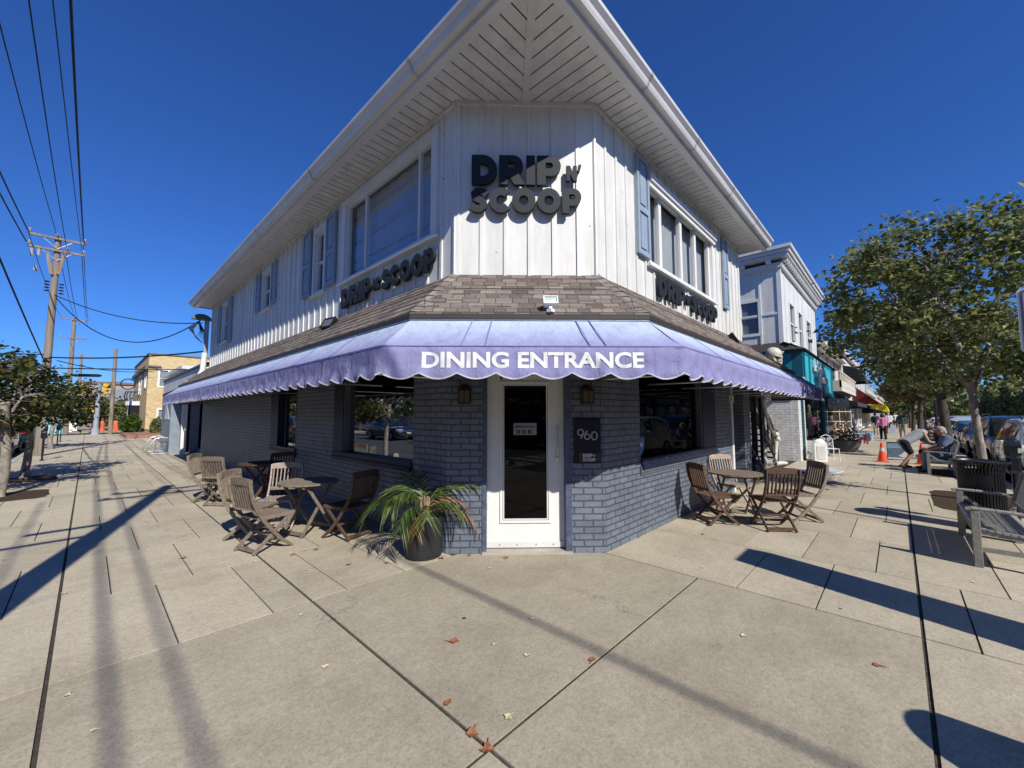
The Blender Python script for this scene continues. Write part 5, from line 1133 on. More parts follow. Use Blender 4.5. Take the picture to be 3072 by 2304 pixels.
mb = MB(); mb.box(-.06, .2, 15.4, 27.3, 3.36, 3.43); mb.build('parapet_coping', BLACK, g1, origin=og)
mb = MB(); mb.face([(-.02, 15.4, 2.9), (-.02, 21.6, 2.78), (-.62, 21.6, 2.42), (-.75, 15.4, 2.47)]); mb.face([(-.62, 21.6, 2.42), (-.02, 21.6, 2.78), (-.02, 21.6, 2.42)]); mb.build('pent_roof', SHINGLE, g1, origin=og)
mb = MB(); mb.prism([(18.7, 1.35), (20.2, 1.35), (19.9, 2.2)], lambda u, d, z: (-.585-d, u, z), 0, .01); mb.build('painted_triangle', TRIMW, g1, origin=og)
# bike rack
br = thing('bike_rack', 'curved tube bicycle rack with a wire basket outside the grey annexe', 'bike rack', (-1.1, 19, 0)); og = (-1.1, 19, 0); mb = MB()
for y in (18.5, 19.9):
    mb.tube([(-.62, y, .62), (-.8, y, .66), (-1.0, y, .6), (-1.22, y, .2), (-1.22, y, .06), (-1.1, y, .03), (-.6, y, .03)], .022, 8)
mb.tube([(-1.1, 18.5, .03), (-1.1, 19.9, .03)], .02, 6); mb.build('rack_tube', mat('rack_steel', (.45, .43, .4), .4, metal=.5), br, origin=og, smooth=True)
mb = MB()
for i in range(9):
    for y0, y1, x0, x1 in ((18.7, 19.3, -.95, -.95), (18.7, 18.7, -.95, -.65)): f = i/8; mb.tube([(x0+(x1-x0)*f, y0+(y1-y0)*f, .04), (x0+(x1-x0)*f, y0+(y1-y0)*f, .62)], .006, 4)
for z in (.06, .2, .35, .5, .62): mb.tube([(-.95, 18.7, z), (-.95, 19.3, z), (-.65, 19.3, z), (-.65, 18.7, z), (-.95, 18.7, z)], .007, 4)
mb.build('wire_basket', GREYP, br, origin=og)
# buff brick corner building
y1 = thing('buff_brick_building', 'buff brick two-storey building with flat parapet beyond the restaurant', 'building', (2, 45, 0)); og = (2, 45, 0)
YF = lambda u, d, z: (u, 40-d, z); YW = lambda u, d, z: (.25-d, u, z)
mb = MB(); sheet(mb, YF, .25, 9, 0, 6.3, [(.95, 1.45, 3.75, 5.1), (1.0, 1.5, .5, 1.95)]); sheet(mb, YW, 40, 54, 0, 6.3, [(41.2, 42.2, 3.7, 5.0), (45.5, 47.5, 3.3, 4.9)]); mb.face([(.25, 54, 0), (9, 54, 0), (9, 54, 6.3), (.25, 54, 6.3)]); mb.face([(.25, 40, 6.3), (9, 40, 6.3), (9, 54, 6.3), (.25, 54, 6.3)])
mb.build('brick_wall', YBRICK, y1, origin=og)
mb = MB(); mb.box(.18, 9, 39.9, 54.1, 6.3, 6.38); mb.box(.15, 1.0, 39.85, 39.99, 5.28, 5.4); mb.box(.05, .24, 39.9, 54, 5.1, 5.4); mb.box(.1, .24, 39.9, 54, .0, .45); mb.box(.15, .9, 39.88, 39.99, 0, .4); mb.build('stone_bands', mat('brown_cornice', (.16, .12, .09), .7), y1, origin=og, rec=True)
for H, m_, n in (((.95, 1.45, 3.75, 5.1), YF, 'window'), ((1.0, 1.5, .5, 1.95), YF, 'window'), ((41.2, 42.2, 3.7, 5.0), YW, 'window'), ((45.5, 47.5, 3.3, 4.9), YW, 'window')):
    mb = MB(); frame(mb, m_, H[0]-.12, H[1]+.12, H[2]-.08, H[3]+.08, .13, -.05, .04); mb.wbox(m_, H[0], H[1], -.04, .0, (H[2]+H[3])/2-.03, (H[2]+H[3])/2+.03); f = mb.build(n, TRIMW, y1, origin=og, rec=True)
    mb = MB(); mb.face([m_(H[0], -.06, H[2]), m_(H[1], -.06, H[2]), m_(H[1], -.06, H[3]), m_(H[0], -.06, H[3])]); mb.build('pane', mat('far_pane', (.2, .25, .28), .15, .7, var=.3), f, origin=og)
mb = MB(); P = arc(.25, 47, .9, 90, 270, 10); mb.prism([(p[0], p[1]) for p in P], lambda u, d, z: (u, z, d), 2.35, 2.7); mb.build('round_balcony', TRIMW, y1, origin=og, rec=True)
mb = MB()
for p in P: mb.tube([(p[0], p[1], 2.7), (p[0]-.1, p[1], 3.2), (p[0], p[1], 3.55)], .02, 5)
mb.tube([(p[0], p[1], 3.55) for p in P], .025, 6); mb.build('balcony_railing', BLACK, y1, origin=og)
mb = MB(); mb.wbox(YW, 45.8, 47.6, .0, .7, 1.0, 2.3); mb.build('hanging_shop_board', BLACKC, y1, origin=og, rec=True)
# white porch building between parapet and buff building
w1_ = thing('white_porch_building', 'white-trimmed upper porch above the white parapet, far left of the restaurant', 'building', (3, 30, 0)); og = (3, 30, 0)
mb = MB(); mb.box(1.3, 8, 29, 38, 0, 4.3); mb.build('porch_wall', TRIMW, w1_, origin=og, rec=True)
mb = MB(); mb.box(1.28, 1.31, 29.6, 31.2, 3.45, 4.1); mb.box(1.28, 1.31, 32, 35, 3.5, 4.1); mb.box(1.7, 2.6, 28.97, 29.0, 3.5, 4.1); mb.build('window', mat('far_pane', (0, 0, 0)), w1_, origin=og, rec=True)
mb = MB(); mb.box(.9, 8.2, 28.6, 38.3, 4.3, 4.5); mb.build('flat_eave', GUTTER, w1_, origin=og, rec=True)
# hedges
def bush(label, c, rad, n_, seed, leaf=.1, m=HEDGE):
    rn = random.Random(seed); t = thing('round_hedge', label, 'hedge', (c[0], c[1], 0)); mb = MB(1); Rk = [v*K for v in rad]
    for i in range(n_):
        p = V(rn.gauss(0, 1), rn.gauss(0, 1), rn.gauss(0, 1)).normalized()*(rn.random()**.25); p = V(p.x*Rk[0], p.y*Rk[1], p.z*Rk[2]*(1+.15*math.sin(p.x*5)))+V(0, 0, c[2]*K)
        if p.z < .02: continue
        a = V(rn.gauss(0, 1), rn.gauss(0, 1), rn.gauss(0, 1)).normalized(); b = a.cross(V(rn.gauss(0, 1), rn.gauss(0, 1), 1)).normalized(); s_ = leaf*rn.uniform(.6, 1.3)
        mb.face([p-a*s_, p-b*s_*.5, p+a*s_, p+b*s_*.5])
    mb.build('foliage', m, t); mb = MB(1); mb.tube([(0, 0, 0), (0, 0, c[2]*K)], .06, 6); mb.build('stem', BARKD, t)
bush('round clipped green hedge beside the bare wooden pole', (-.62, 39.2, .85), (.65, .8, .72), 3200, 1); bush('small dark evergreen shrub against the buff brick corner', (.62, 36.5, .6), (.35, .4, .75), 1200, 2, m=LEAFG)
mb = MB(); mb.box(-1.1, 1.5, 33, 41.4, 0, .22); o = mb.build('planter_wall', mat('red_planter_brick', (.28, .15, .1), .8), None, rec=True, origin=(0, 38, 0)); o.location = kq(0, 38); tag(o, 'low red brick planter wall along the pavement under the hedge', 'planter wall')
# far end of the side street
fh = thing('low_grey_house', 'low house with grey sloping roof at the end of the side street', 'building', (4, 72, 0)); og = (4, 72, 0)
mb = MB(); mb.box(-1.8, 9, 70, 82, 0, 2.2); mb.build('wall', mat('far_dark_wall', (.12, .12, .12), .8), fh, origin=og, rec=True)
mb = MB(); mb.face([(-2.2, 69.6, 2.1), (9.2, 69.6, 2.1), (7.5, 76, 5.0), (-.6, 76, 5.0)]); mb.face([(-2.2, 69.6, 2.1), (-.6, 76, 5.0), (-2.2, 82, 2.1)]); mb.face([(-2.2, 82, 2.1), (-.6, 76, 5), (7.5, 76, 5), (9.2, 82, 2.1)]); mb.build('roof', mat('grey_slate_roof', (.22, .23, .25), .8, var=.2, vs=3), fh, origin=og)
fb = thing('long_far_building', 'long flat beige building closing the side street at the horizon', 'building', (0, 110, 0)); og = (0, 110, 0)
mb = MB(); mb.box(-4.5, 20, 105, 115, 0, 7.2); mb.build('wall', mat('far_beige', (.35, .3, .27), .8), fb, origin=og, rec=True); mb = MB(); mb.box(-4.6, 20, 104.7, 115, 7.2, 7.6); mb.build('roof_edge', mat('far_brown', (.2, .12, .1), .8), fb, origin=og, rec=True)
for i, (x, y) in enumerate([(-3.95, 51), (-3.7, 54)]):
    mb = MB(); mb.box(-.16, .16, -.16, .16, 0, 2.2); mb.box(-.2, .2, -.2, .2, 0, .4); mb.box(-.2, .2, -.2, .2, 2.1, 2.3); o = mb.build('white_post', TRIMW, None, rec=True); o.location = kq(x, y); tag(o, ['nearer', 'farther'][i]+' white gate post beside the far pavement', 'post', 'white posts at the crossing')
mb = MB(); mb.prism([(-.9, 0), (.6, 0), (.6, 1.3), (.3, 1.5), (-.3, 1.1), (-.9, .5)], lambda u, d, z: (u, d, z), -.3, .3); o = mb.build('painted_utility_box', mat('turquoise_mural', (.25, .6, .62), .6, var=.4, vs=5), None, rec=True); o.location = kq(-4.6, 45.5); tag(o, 'turquoise painted utility box by the kerb at the crossing', 'utility box')
for i, (x, y) in enumerate([(-1.9, 52), (-1.0, 51), (-.2, 53), (-2.4, 60), (-.6, 62)]):
    mb = MB(1); mb.lathe([(.3, 0), (.3, .08), (.24, .09), (.2, .5), (.2, .95), (.1, 1.05)], n=14); o = mb.build('traffic_barrel', mat('barrel_orange', (.75, .16, .06), .6, var=.3, vs=4), None, smooth=True); o.location = kq(x, y); tag(o, ['leftmost near', 'middle near', 'right near', 'left far', 'right far'][i]+' orange construction barrel beyond the crossing', 'barrel', 'orange barrels at the roadworks')
mb = MB(1)
for i in range(24): a = 2*math.pi*i/24; b = a+2*math.pi/24; mb.tube([(math.cos(a)*.42, 0, math.sin(a)*.42), (math.cos(b)*.42, 0, math.sin(b)*.42)], .045, 6)
o = mb.build('hanging_hoop', CABLE, None); o.location = (-.95*K, 38*K, 3.75*K); tag(o, 'black coil ring hanging on a wire before the buff building', 'cable coil')
cable('thin wire carrying the black coil ring above the crossing', (-2.35, 42.3, 3.95), (.2, 35, 4.15), .05, .012)
wl = thing('white_corner_building', 'white building across the side street at the left frame edge', 'building', (-18, 33, 0)); og = (-18, 33, 0)
mb = MB(); mb.box(-26, -16.5, 34, 44, 0, 7.5); mb.build('wall', TRIMW, wl, origin=og, rec=True); mb = MB()
for i in range(4):
    for z in (1.2, 4.6): mb.box(-25.4+i*2.2, -24.3+i*2.2, 33.94, 33.99, z, z+1.5)
mb.build('windows', mat('far_pane', (0, 0, 0)), wl, origin=og, rec=True); mb = MB(); mb.box(-26.3, -16.2, 33.7, 44.3, 7.5, 7.8); mb.build('cornice', GREYP, wl, origin=og, rec=True)
# row across the side street (also mirrored in the shop windows)
for i, (y0, y1_, h, c) in enumerate([(-2, 9, 6, (.5, .48, .42)), (10, 20, 4.5, (.3, .2, .15)), (21, 32, 6.5, (.55, .5, .4))]):
    t = thing('shop_building', ['pale', 'brown', 'cream'][i]+' shop building on the opposite side of the side street', 'building', (-20, (y0+y1_)/2, 0)); og = (-20, (y0+y1_)/2, 0)
    mb = MB(); mb.box(-28, -18.5, y0, y1_, 0, h); mb.build('wall', mat('row_wall_%d' % i, c, .8), t, origin=og, rec=True)
    mb = MB(); [mb.box(-18.48, -18.4, y0+.8+k_*3, y0+2.8+k_*3, z, z+1.6) for k_ in range(3) for z in (.8, 3.6) if z+1.6 < h]; mb.build('windows', mat('far_pane', (0, 0, 0)), t, origin=og, rec=True)
    mb = MB(); mb.box(-28.2, -18.2, y0-.1, y1_+.1, h, h+.3); mb.build('cornice', GUTTER, t, origin=og, rec=True)
# band-shadow and round-topped shadow casters just outside the frame
LB_ = lb; lb.scale = (.69, .69, .94)
kb = thing('banner_column', 'tall narrow notice column standing outside the right of view, casting the long band of shade', 'notice column', (1.42, -4.35, 0))
mb = MB(); mb.box(-.26, .26, -.12, .12, 0, 2.62); mb.build('column_body', NAVY, kb, rec=True, bevel=.01); mb = MB(); mb.box(-.2, .2, .125, .135, 1.2, 2.3); mb.build('notice_panel', TRIMW, kb, rec=True)
mbx = thing('letter_box', 'blue round-topped letter box outside the frame beside the camera', 'letter box', (-.2, -3.92, 0))
mb = MB(); P = [(-.22, .12), (.22, .12), (.22, .85)]+[(.22*math.cos(R(a)), .85+.22*math.sin(R(a))) for a in range(15, 166, 15)]+[(-.22, .85)]; mb.prism(P, lambda u, d, z: (u, d, z), -.24, .24)
mb.build('box_body', mat('post_blue', (.01, .03, .16), .4), mbx, rec=True)
for x in (-.18, .18):
    for y in (-.2, .2): mb = MB(); mb.box(x-.03, x+.03, y-.03, y+.03, 0, .12); mb.build('leg', BLACK, mbx, rec=True)
sl = thing('street_lamp', 'slim street lamp with a short double arm behind the camera on the left', 'street lamp', (-4.2, -.05, 0))
mb = MB(); mb.tube([(0, 0, 0), (0, 0, 5.05)], [.1, .07], 10); mb.tube([(-.75, 0, 4.9), (.1, 0, 4.95)], .05, 8); mb.tube([(-.9, 0, 4.35), (.05, 0, 4.4)], .04, 8); mb.build('lamp_post', BLACK, sl, smooth=True)
# ================================================================ avenue neighbours
wb_ = thing('white_shop_house', 'white two-storey building with bracketed cornice above a teal shopfront', 'building', (17, 5, 0)); og = (17, 5, 0)
SX = 13.25; SF = lambda u, d, z: (SX-d, u, z); FF = lambda u, d, z: (u, .22-d, z)
mb = MB(); sheet(mb, SF, .22, 10, 3.4, 6.72, [(.9, 1.45, 4.36, 5.5)]); sheet(mb, FF, SX, 21.3, 3.4, 6.72, [(14.6, 15.5, 4.2, 5.6), (16.4, 17.3, 4.2, 5.6), (18.4, 19.5, 4.2, 5.6)]); mb.face([(21.3, .22, 0), (21.3, 10, 0), (21.3, 10, 6.72), (21.3, .22, 6.72)]); mb.face([(SX, .22, 6.72), (21.3, .22, 6.72), (21.3, 10, 6.72), (SX, 10, 6.72)])
mb.build('upper_wall', WHITE, wb_, origin=og)
mb = MB()
for u, w_ in ((.22, .1), (.82, .05), (1.7, .05)): mb.wbox(SF, u, u+w_, .002, .03, 3.9, 6.55)
mb.wbox(SF, .32, 3, .0, .025, 4.95, 5.02); mb.wbox(SF, .32, 3, .0, .025, 6.5, 6.6); mb.wbox(FF, SX-.03, SX+.1, .0, .03, 3.9, 6.55)
for u in [13.9+i*.62 for i in range(12)]:
    if not any(a < u < b for a, b in ((14.4, 15.7), (16.2, 17.5), (18.2, 19.7))): mb.wbox(FF, u-.02, u+.02, .002, .02, 3.8, 6.5)
mb.build('trim_boards', TRIMW, wb_, origin=og, rec=True)
for m_, H in ((SF, (.9, 1.45, 4.36, 5.5)), (FF, (14.6, 15.5, 4.2, 5.6)), (FF, (16.4, 17.3, 4.2, 5.6)), (FF, (18.4, 19.5, 4.2, 5.6))):
    mb = MB(); frame(mb, m_, H[0]-.09, H[1]+.09, H[2]-.09, H[3]+.09, .1, -.05, .035); mb.wbox(m_, H[0], H[1], -.05, -.01, (H[2]+H[3])/2-.02, (H[2]+H[3])/2+.03); f = mb.build('window', TRIMW, wb_, origin=og, rec=True)
    mb = MB(); mb.face([m_(H[0], -.06, H[2]), m_(H[1], -.06, H[2]), m_(H[1], -.06, H[3]), m_(H[0], -.06, H[3])]); mb.build('pane', mat('grey_blind_pane', (.12, .15, .18), .12, .7, var=.12, vs=2), f, origin=og)
mb = MB()   # cornice: stepped, on both faces
for o_, z0, z1 in ((.1, 6.55, 6.72), (.3, 6.86, 6.95), (.36, 6.96, 7.08), (.42, 7.09, 7.2)): mb.box(SX-o_, 21.4, .22-o_, 10, z0, z1)
mb.box(SX-.28, 21.4, -.05, 10, 6.83, 6.858)
mb.build('cornice', GUTTER, wb_, origin=og, rec=True)
mb = MB()
for i in range(26): x = SX+.05+i*.31; mb.box(x-.05, x+.05, -.03, .12, 6.72, 6.83)
for y in (.5, 1.3, 2.1, 2.9, 3.7): mb.box(SX-.25, SX-.1, y-.07, y+.07, 6.7, 6.83)
mb.build('brackets', TRIMW, wb_, origin=og, rec=True)
mb = MB(); mb.box(14.2, 15.8, 1.6, 3, 7.2, 8.0); mb.build('chimney_box', TRIMW, wb_, origin=og, rec=True)
mb = MB(); sheet(mb, lambda u, d, z: (SX+.03, u, z), .1, 10, 0, 2.75, [(1.45, 2.2, 0, 2.0)]); sheet(mb, lambda u, d, z: (u, .1, z), SX+.03, 13.8, 0, 2.75)
mb.build('white_brick_base', WBRICK, wb_, origin=og)
mb = MB(); mb.box(13.3, 13.8, -.1, .095, 0, 2.72); mb.box(14.2, 14.6, -.1, .095, .0, 2.72); mb.box(14.6, 19.6, -.42, -.3, 0, .62); mb.box(14.6, 14.68, -.42, .095, 0, .62); mb.build('white_brick_pier', WBRICK, wb_, origin=og, rec=True)
mb = MB(); mb.box(13.82, 13.95, -.16, .0, 0, 2.72); mb.box(17.4, 17.6, -.36, .0, .62, 2.72); mb.box(20.7, 20.85, -.25, .0, 0, 2.72); mb.build('teal_post', TEALD, wb_, origin=og, rec=True)
mb = MB(); mb.face([(14.6, -.28, .62), (21.0, -.28, .62), (21.0, -.28, 2.72), (14.6, -.28, 2.72)]); mb.build('shop_glass', GLASSD, wb_, origin=og)
mb = MB(); mb.face([(14.6, .4, 0), (21.2, .4, 0), (21.2, .4, 2.9), (14.6, .4, 2.9)]); mb.face([(14.6, -.28, .62), (21.2, -.28, .62), (21.2, .4, .62), (14.6, .4, .62)]); mb.build('shop_interior', mat('shop_inside', (.1, .09, .08), .8, var=.6, vs=5), wb_, origin=og)
mb = MB(); mb.lathe([(.08, 0), (.05, .3), (.12, .55), (.14, .8), (.05, .95), (.07, 1.1), (.04, 1.2)], (16.2, 0, .7), 10); mb.lathe([(.03, 0), (.03, .35)], (17.0, 0, .7), 8); mb.lathe([(.03, 0), (.03, .3)], (15.5, 0, .7), 8); mb.build('display_figure', BONE, wb_, origin=og, smooth=True)
# teal fascia box with shingled cap
mb = MB(); mb.box(13.15, 22.4, -.3, 3, 2.3, 3.66); mb.build('teal_fascia', TEALD, wb_, origin=og, rec=True)
mb = MB(); TF = lambda u, d, z: (u, -.3-d, z)
mb.wbox(TF, 13.4, 14.25, .0, .012, 2.42, 3.56); mb.wbox(TF, 14.5, 20.6, .0, .012, 2.42, 3.56); mb.build('teal_panels', mat('bright_teal', (.05, .42, .52), .4), wb_, origin=og, rec=True)
mb = MB(); frame(mb, TF, 13.36, 14.29, 2.38, 3.6, .05, .013, .04); frame(mb, TF, 14.45, 20.7, 2.38, 3.6, .06, .013, .04); mb.build('panel_mouldings', TEAL, wb_, origin=og, rec=True)
mb = MB(); TSd = lambda u, d, z: (13.15-d, u, z); mb.wbox(TSd, .0, 2.6, .0, .01, 2.82, 3.56); mb.build('side_panel', TEAL, wb_, origin=og, rec=True)
mb = MB()
for a, b in (((-.42, 3.66), (-.2, 3.78)), ((-.22, 3.76), (.0, 3.88)), ((-.02, 3.86), (.21, 3.98))):
    mb.face([(12.98-(.0), a[0], a[1]), (22.6, a[0], a[1]), (22.6, b[0], b[1]), (12.98+(b[0]-a[0])*.6, b[0], b[1])])
mb.face([(12.93, -.42, 3.66), (13.25, .21, 3.98), (13.25, 3, 3.98), (12.93, 3, 3.66)]); mb.face([(12.93, -.42, 3.655), (22.6, -.42, 3.655), (22.6, .1, 3.655), (12.93, 3, 3.655)])
mb.build('fascia_shingles', mat('dark_shake', (.05, .042, .038), .9, var=.4, vs=9), wb_, origin=og)
ss_ = thing('script_lettering', 'tall white script letters on the teal shop fascia, two lines', 'sign', (17, -.33, 3)); og2 = (17, -.33, 3)
mb = MB(); D = .05
def stk2(P, w_=.05):
    for a, b in zip(P, P[1:]): mb.bar((a[0], -.34-D, a[1]), (b[0], -.34-D, b[1]), w_, .03, upv=(0, -1, 0))
x = 15.1
for kind_ in 'l.l,l.': 
    if kind_ == 'l': stk2([(x, 3.08), (x, 3.52)], .12); x += .3
    elif kind_ == '.': stk2([(x+.18*math.cos(R(a)), 3.2+.075*math.sin(R(a))) for a in range(0, 361, 40)], .09); x += .45
    else: stk2([(x, 3.13), (x, 3.25), (x+.15, 3.27), (x+.25, 3.22), (x+.25, 3.13)]); x += .4
mb.build('script_letters', TRIMW, ss_, origin=og2); mb = MB(); x = 16.2
for kind_ in 'pnanm':
    if kind_ == 'p': stk2([(x, 2.55), (x, 2.98), (x+.2, 2.98), (x+.24, 2.9), (x+.2, 2.82), (x, 2.82)], .1); x += .5
    elif kind_ == 'a': stk2([(x+.16*math.cos(R(a)), 2.88+.08*math.sin(R(a))) for a in range(0, 361, 40)], .09); stk2([(x+.17, 2.98), (x+.19, 2.78)], .09); x += .45
    else: stk2([(x, 2.76), (x, 2.97), (x+.2, 2.98), (x+.27, 2.92), (x+.27, 2.76)], .1); x += .55
mb.build('script_letters', TRIMW, ss_, origin=og2)
# next buildings along the avenue
def block(label, x0, x1, y0, h, m, name='shop_building', openings=True, floor=2.9):
    t = thing(name, label, 'building', ((x0+x1)/2, y0+4, 0)); og = ((x0+x1)/2, y0+4, 0); F = lambda u, d, z: (u, y0-d, z)
    n = max(2, int((x1-x0)/3)); H = [(x0+.6+(x1-x0)*i/n, x0+.6+(x1-x0)*i/n+1.3, floor+.9, floor+2.3) for i in range(n)] if openings else []
    G_ = [(x0+.5+(x1-x0)*i/n, x0+.2+(x1-x0)*(i+1)/n, .45, 2.2) for i in range(n)] if openings else []
    mb = MB(); sheet(mb, F, x0, x1, 0, h, H+G_); mb.face([(x0, y0, 0), (x0, y0+8, 0), (x0, y0+8, h), (x0, y0, h)]); mb.face([(x1, y0, 0), (x1, y0+8, 0), (x1, y0+8, h), (x1, y0, h)]); mb.face([(x0, y0, h), (x1, y0, h), (x1, y0+8, h), (x0, y0+8, h)])
    mb.build('wall', m, t, origin=og)
    for q in H+G_:
        mb = MB(); frame(mb, F, q[0]-.04, q[1]+.04, q[2]-.04, q[3]+.04, .09, -.06, .03); f = mb.build('window', TRIMW, t, origin=og, rec=True); mb = MB(); mb.face([F(q[0], -.05, q[2]), F(q[1], -.05, q[2]), F(q[1], -.05, q[3]), F(q[0], -.05, q[3])]); mb.build('pane', mat('shop_pane', (.03, .035, .04), .08, .8, var=.4), f, origin=og)
    mb = MB(); mb.box(x0-.1, x1+.1, y0-.25, y0-.001, h-.25, h+.1); mb.build('cornice', GUTTER, t, origin=og, rec=True); return t, og
t, og = block('beige building with red tiled hip roof and a projecting balcony beyond the teal shop', 22.9, 34, .5, 5.2, CREAM)
mb = MB(); a = (25.5, 4, 6.2)
mb.face([(22.4, .0, 5.2), (34.2, .0, 5.2), (32, 4, 6.3), (25, 4, 6.3)]); mb.face([(22.4, .0, 5.2), (25, 4, 6.3), (25, 6, 6.3), (22.4, 9, 5.2)]); mb.build('tiled_roof', TERRA, t, origin=og)
mb = MB(); mb.box(22.42, 34.15, -.02, .3, 5.05, 5.19); mb.box(22.42, 22.8, .3, 9, 5.05, 5.19); mb.build('roof_eave', TRIMW, t, origin=og, rec=True)
mb = MB(); mb.lathe([(.01, 0), (.55, .001), (.55, .02)], n=20); mb.v = [V(22.88-p.z, 1.3+p.x, 3.9+p.y*.5) for p in mb.v]; mb.build('oval_vent', BLACK, t, origin=og)
mb = MB(); mb.box(21.5, 31, -.62, .45, 2.62, 2.78); mb.box(21.5, 31, -.62, -.54, 2.78, 3.12); mb.box(21.5, 21.58, -.62, .45, 2.78, 3.12); mb.build('balcony', STONE, t, origin=og, rec=True)
mb = MB()
for i in range(13): mb.box(21.9+i*.7, 22.2+i*.7, -.64, -.62, 2.83, 3.05)
mb.build('balcony_tiles', TRIMW, t, origin=og); mb = MB()
for i in range(12): mb.tube([(21.6+i*.8, -.58, 3.12), (21.6+i*.8, -.58, 3.5)], .03, 6)
mb.box(21.5, 31, -.62, -.54, 3.5, 3.56); mb.build('balcony_rail', STONE, t, origin=og)
mb = MB(); mb.box(30, 31.2, -.05, .45, 0, 3.3); mb.box(26.9, 27.5, -.15, .45, 0, 2.6); mb.box(23.3, 23.8, -.15, .45, 0, 2.6); mb.build('brick_pier', RBRICK, t, origin=og, rec=True)
t, og = block('pale two-storey shop with an arched black awning over its upper windows', 34.2, 46, .3, 6.1, STONE)
t2, og2 = block('white shop with maroon awning farther along the avenue', 46.2, 60, .2, 6.2, TRIMW); t3, og3 = block('distant white shop row with yellow dome awning', 60.2, 85, .1, 4.2, TRIMW); block('last tan building of the shop row far along the avenue', 85.5, 140, .1, 4.6, CREAM)
gh = thing('grey_roof_house', 'grey shingled roof rising behind the red tiled roof', 'building', (30, 12, 0)); mb = MB(); mb.face([(23.5, 6, 5.4), (36, 6, 5.4), (33, 10, 7.9), (25, 10, 7.9)]); mb.face([(23.5, 6, 5.4), (25, 10, 7.9), (23.5, 14, 5.4)]); mb.build('roof', mat('grey_slate_roof', (0, 0, 0)), gh, origin=(30, 12, 0)); mb = MB(); mb.box(23.6, 36, 6.2, 14, 0, 5.4); mb.build('wall', CREAM, gh, origin=(30, 12, 0), rec=True)
def awn(label, x0, x1, y0, zt, zb, out, m, dome=False, val=.2, name='shop_awning'):
    t = thing(name, label, 'awning', ((x0+x1)/2, y0, zb)); og = ((x0+x1)/2, y0, zb); mb = MB()
    P = [(0, zt), (out, zb)] if not dome else [(out*math.sin(R(a)), zb+(zt-zb)*math.cos(R(a))) for a in range(0, 91, 10)]
    for a, b in zip(P, P[1:]): mb.face([(x0, y0-a[0], a[1]), (x1, y0-a[0], a[1]), (x1, y0-b[0], b[1]), (x0, y0-b[0], b[1])])
    for x in (x0, x1): mb.face([(x, y0, zb)]+[(x, y0-p[0], p[1]) for p in P])
    mb.build('awning_cover', m, t, origin=og); mb = MB(); mb.box(x0, x1, y0-out-.01, y0-out, zb-val, zb); mb.box(x0, x0+.01, y0-out, y0, zb-val, zb); mb.build('awning_valance', m, t, origin=og); return t
awn('black canvas awning below the balcony', 22.2, 30.5, .4, 2.6, 2.1, 1.5, BLACKC); awn('second black canvas awning past the brick pier', 30.8, 39, .3, 2.6, 2.05, 1.5, BLACKC)
awn('domed black awning over the upper windows of the pale shop', 34.8, 40.2, .3, 5.0, 3.9, 1.2, BLACKC, True, .1); awn('maroon awning on the white shop', 42, 52, .2, 3.9, 2.5, 1.5, MAROON)
awn('bright yellow domed awning at the far shop row', 57, 66, .1, 3.0, 1.8, 1.8, YELLOW, True, .1); awn('small black awning beside the yellow dome awning', 50, 57, .1, 2.3, 1.75, 1.5, BLACKC)
hb = thing('hanging_sign', 'pale grey hanging sign with a round emblem by the black awning', 'sign', (18.6, -.7, 1.8)); mb = MB(); mb.box(-.35, .35, -.02, .02, 0, .38); mb.build('sign_panel', GREYP, hb, rec=True); mb = MB(); mb.box(-.4, .4, -.03, .03, .38, .42); mb.bar((0, 0, .42), (0, .5, .7), .02, .02); mb.build('sign_bracket', BLACK, hb); mb = MB(); P = arc(-.15, .2, .1, 0, 359, 16)
for a, b in zip(P, P[1:]): mb.bar((a[0], -.03, a[1]), (b[0], -.03, b[1]), .02, .01)
mb.build('sign_emblem', BLACK, hb); hb.rotation_euler = (0, 0, R(-70))
# shopfront clutter
fu = thing('garden_chair', 'white wrought-iron garden chair with curled back outside the teal shop', 'chair', (14.15, -.78, 0), rz=R(-60)); mb = MB(1)
for sx in (-.2, .2):
    mb.tube([(sx, -.2, 0), (sx, -.18, .44)], .014, 6); mb.tube([(sx, .2, 0), (sx, .2, .44), (sx, .24, .75), (sx*.6, .26, .88), (0, .27, .93)], .014, 6)
mb.build('legs_and_back', TRIMW, fu, smooth=True); mb = MB(1)
for cx in (-.08, .08): mb.tube([(cx+.06*math.cos(R(a))*(1-a/700), .25, .76+.06*math.sin(R(a))*(1-a/700)) for a in range(0, 460, 30)], .01, 5)
mb.tube([(-.18, .24, .66), (0, .24, .5), (.18, .24, .66)], .01, 5); mb.tube([(-.18, .22, .5), (0, .24, .66), (.18, .22, .5)], .01, 5); mb.build('scrollwork', TRIMW, fu, smooth=True)
mb = MB(1); mb.box(-.21, .21, -.2, .2, .44, .455); mb.build('seat', TRIMW, fu, rec=True)
fs = thing('display_cabinet', 'small white ornate cabinet leaning at the teal shop wall', 'cabinet', (13.75, -.55, 0), rz=R(-60)); mb = MB(1); mb.box(-.2, .2, -.1, .1, 0, .65); mb.lathe([(.2, .65), (.18, .72), (.05, .8)], n=10, sc=(1, .5)); mb.build('cabinet_body', TRIMW, fs, rec=True); mb = MB(1); mb.box(-.13, .13, -.115, -.1, .08, .55); mb.build('cabinet_panel', mat('cabinet_grey', (.6, .58, .54), .6), fs, rec=True)
pt = thing('stone_planter', 'large round stone planter with dark plant before the shops', 'planter', (18.7, -.85, 0)); mb = MB(1); mb.lathe([(.28, 0), (.42, .12), (.52, .35), (.56, .5), (.5, .5), (.48, .42), (.1, .4)], n=20); mb.build('planter_bowl', mat('planter_stone', (.13, .125, .11), .8), pt, smooth=True)
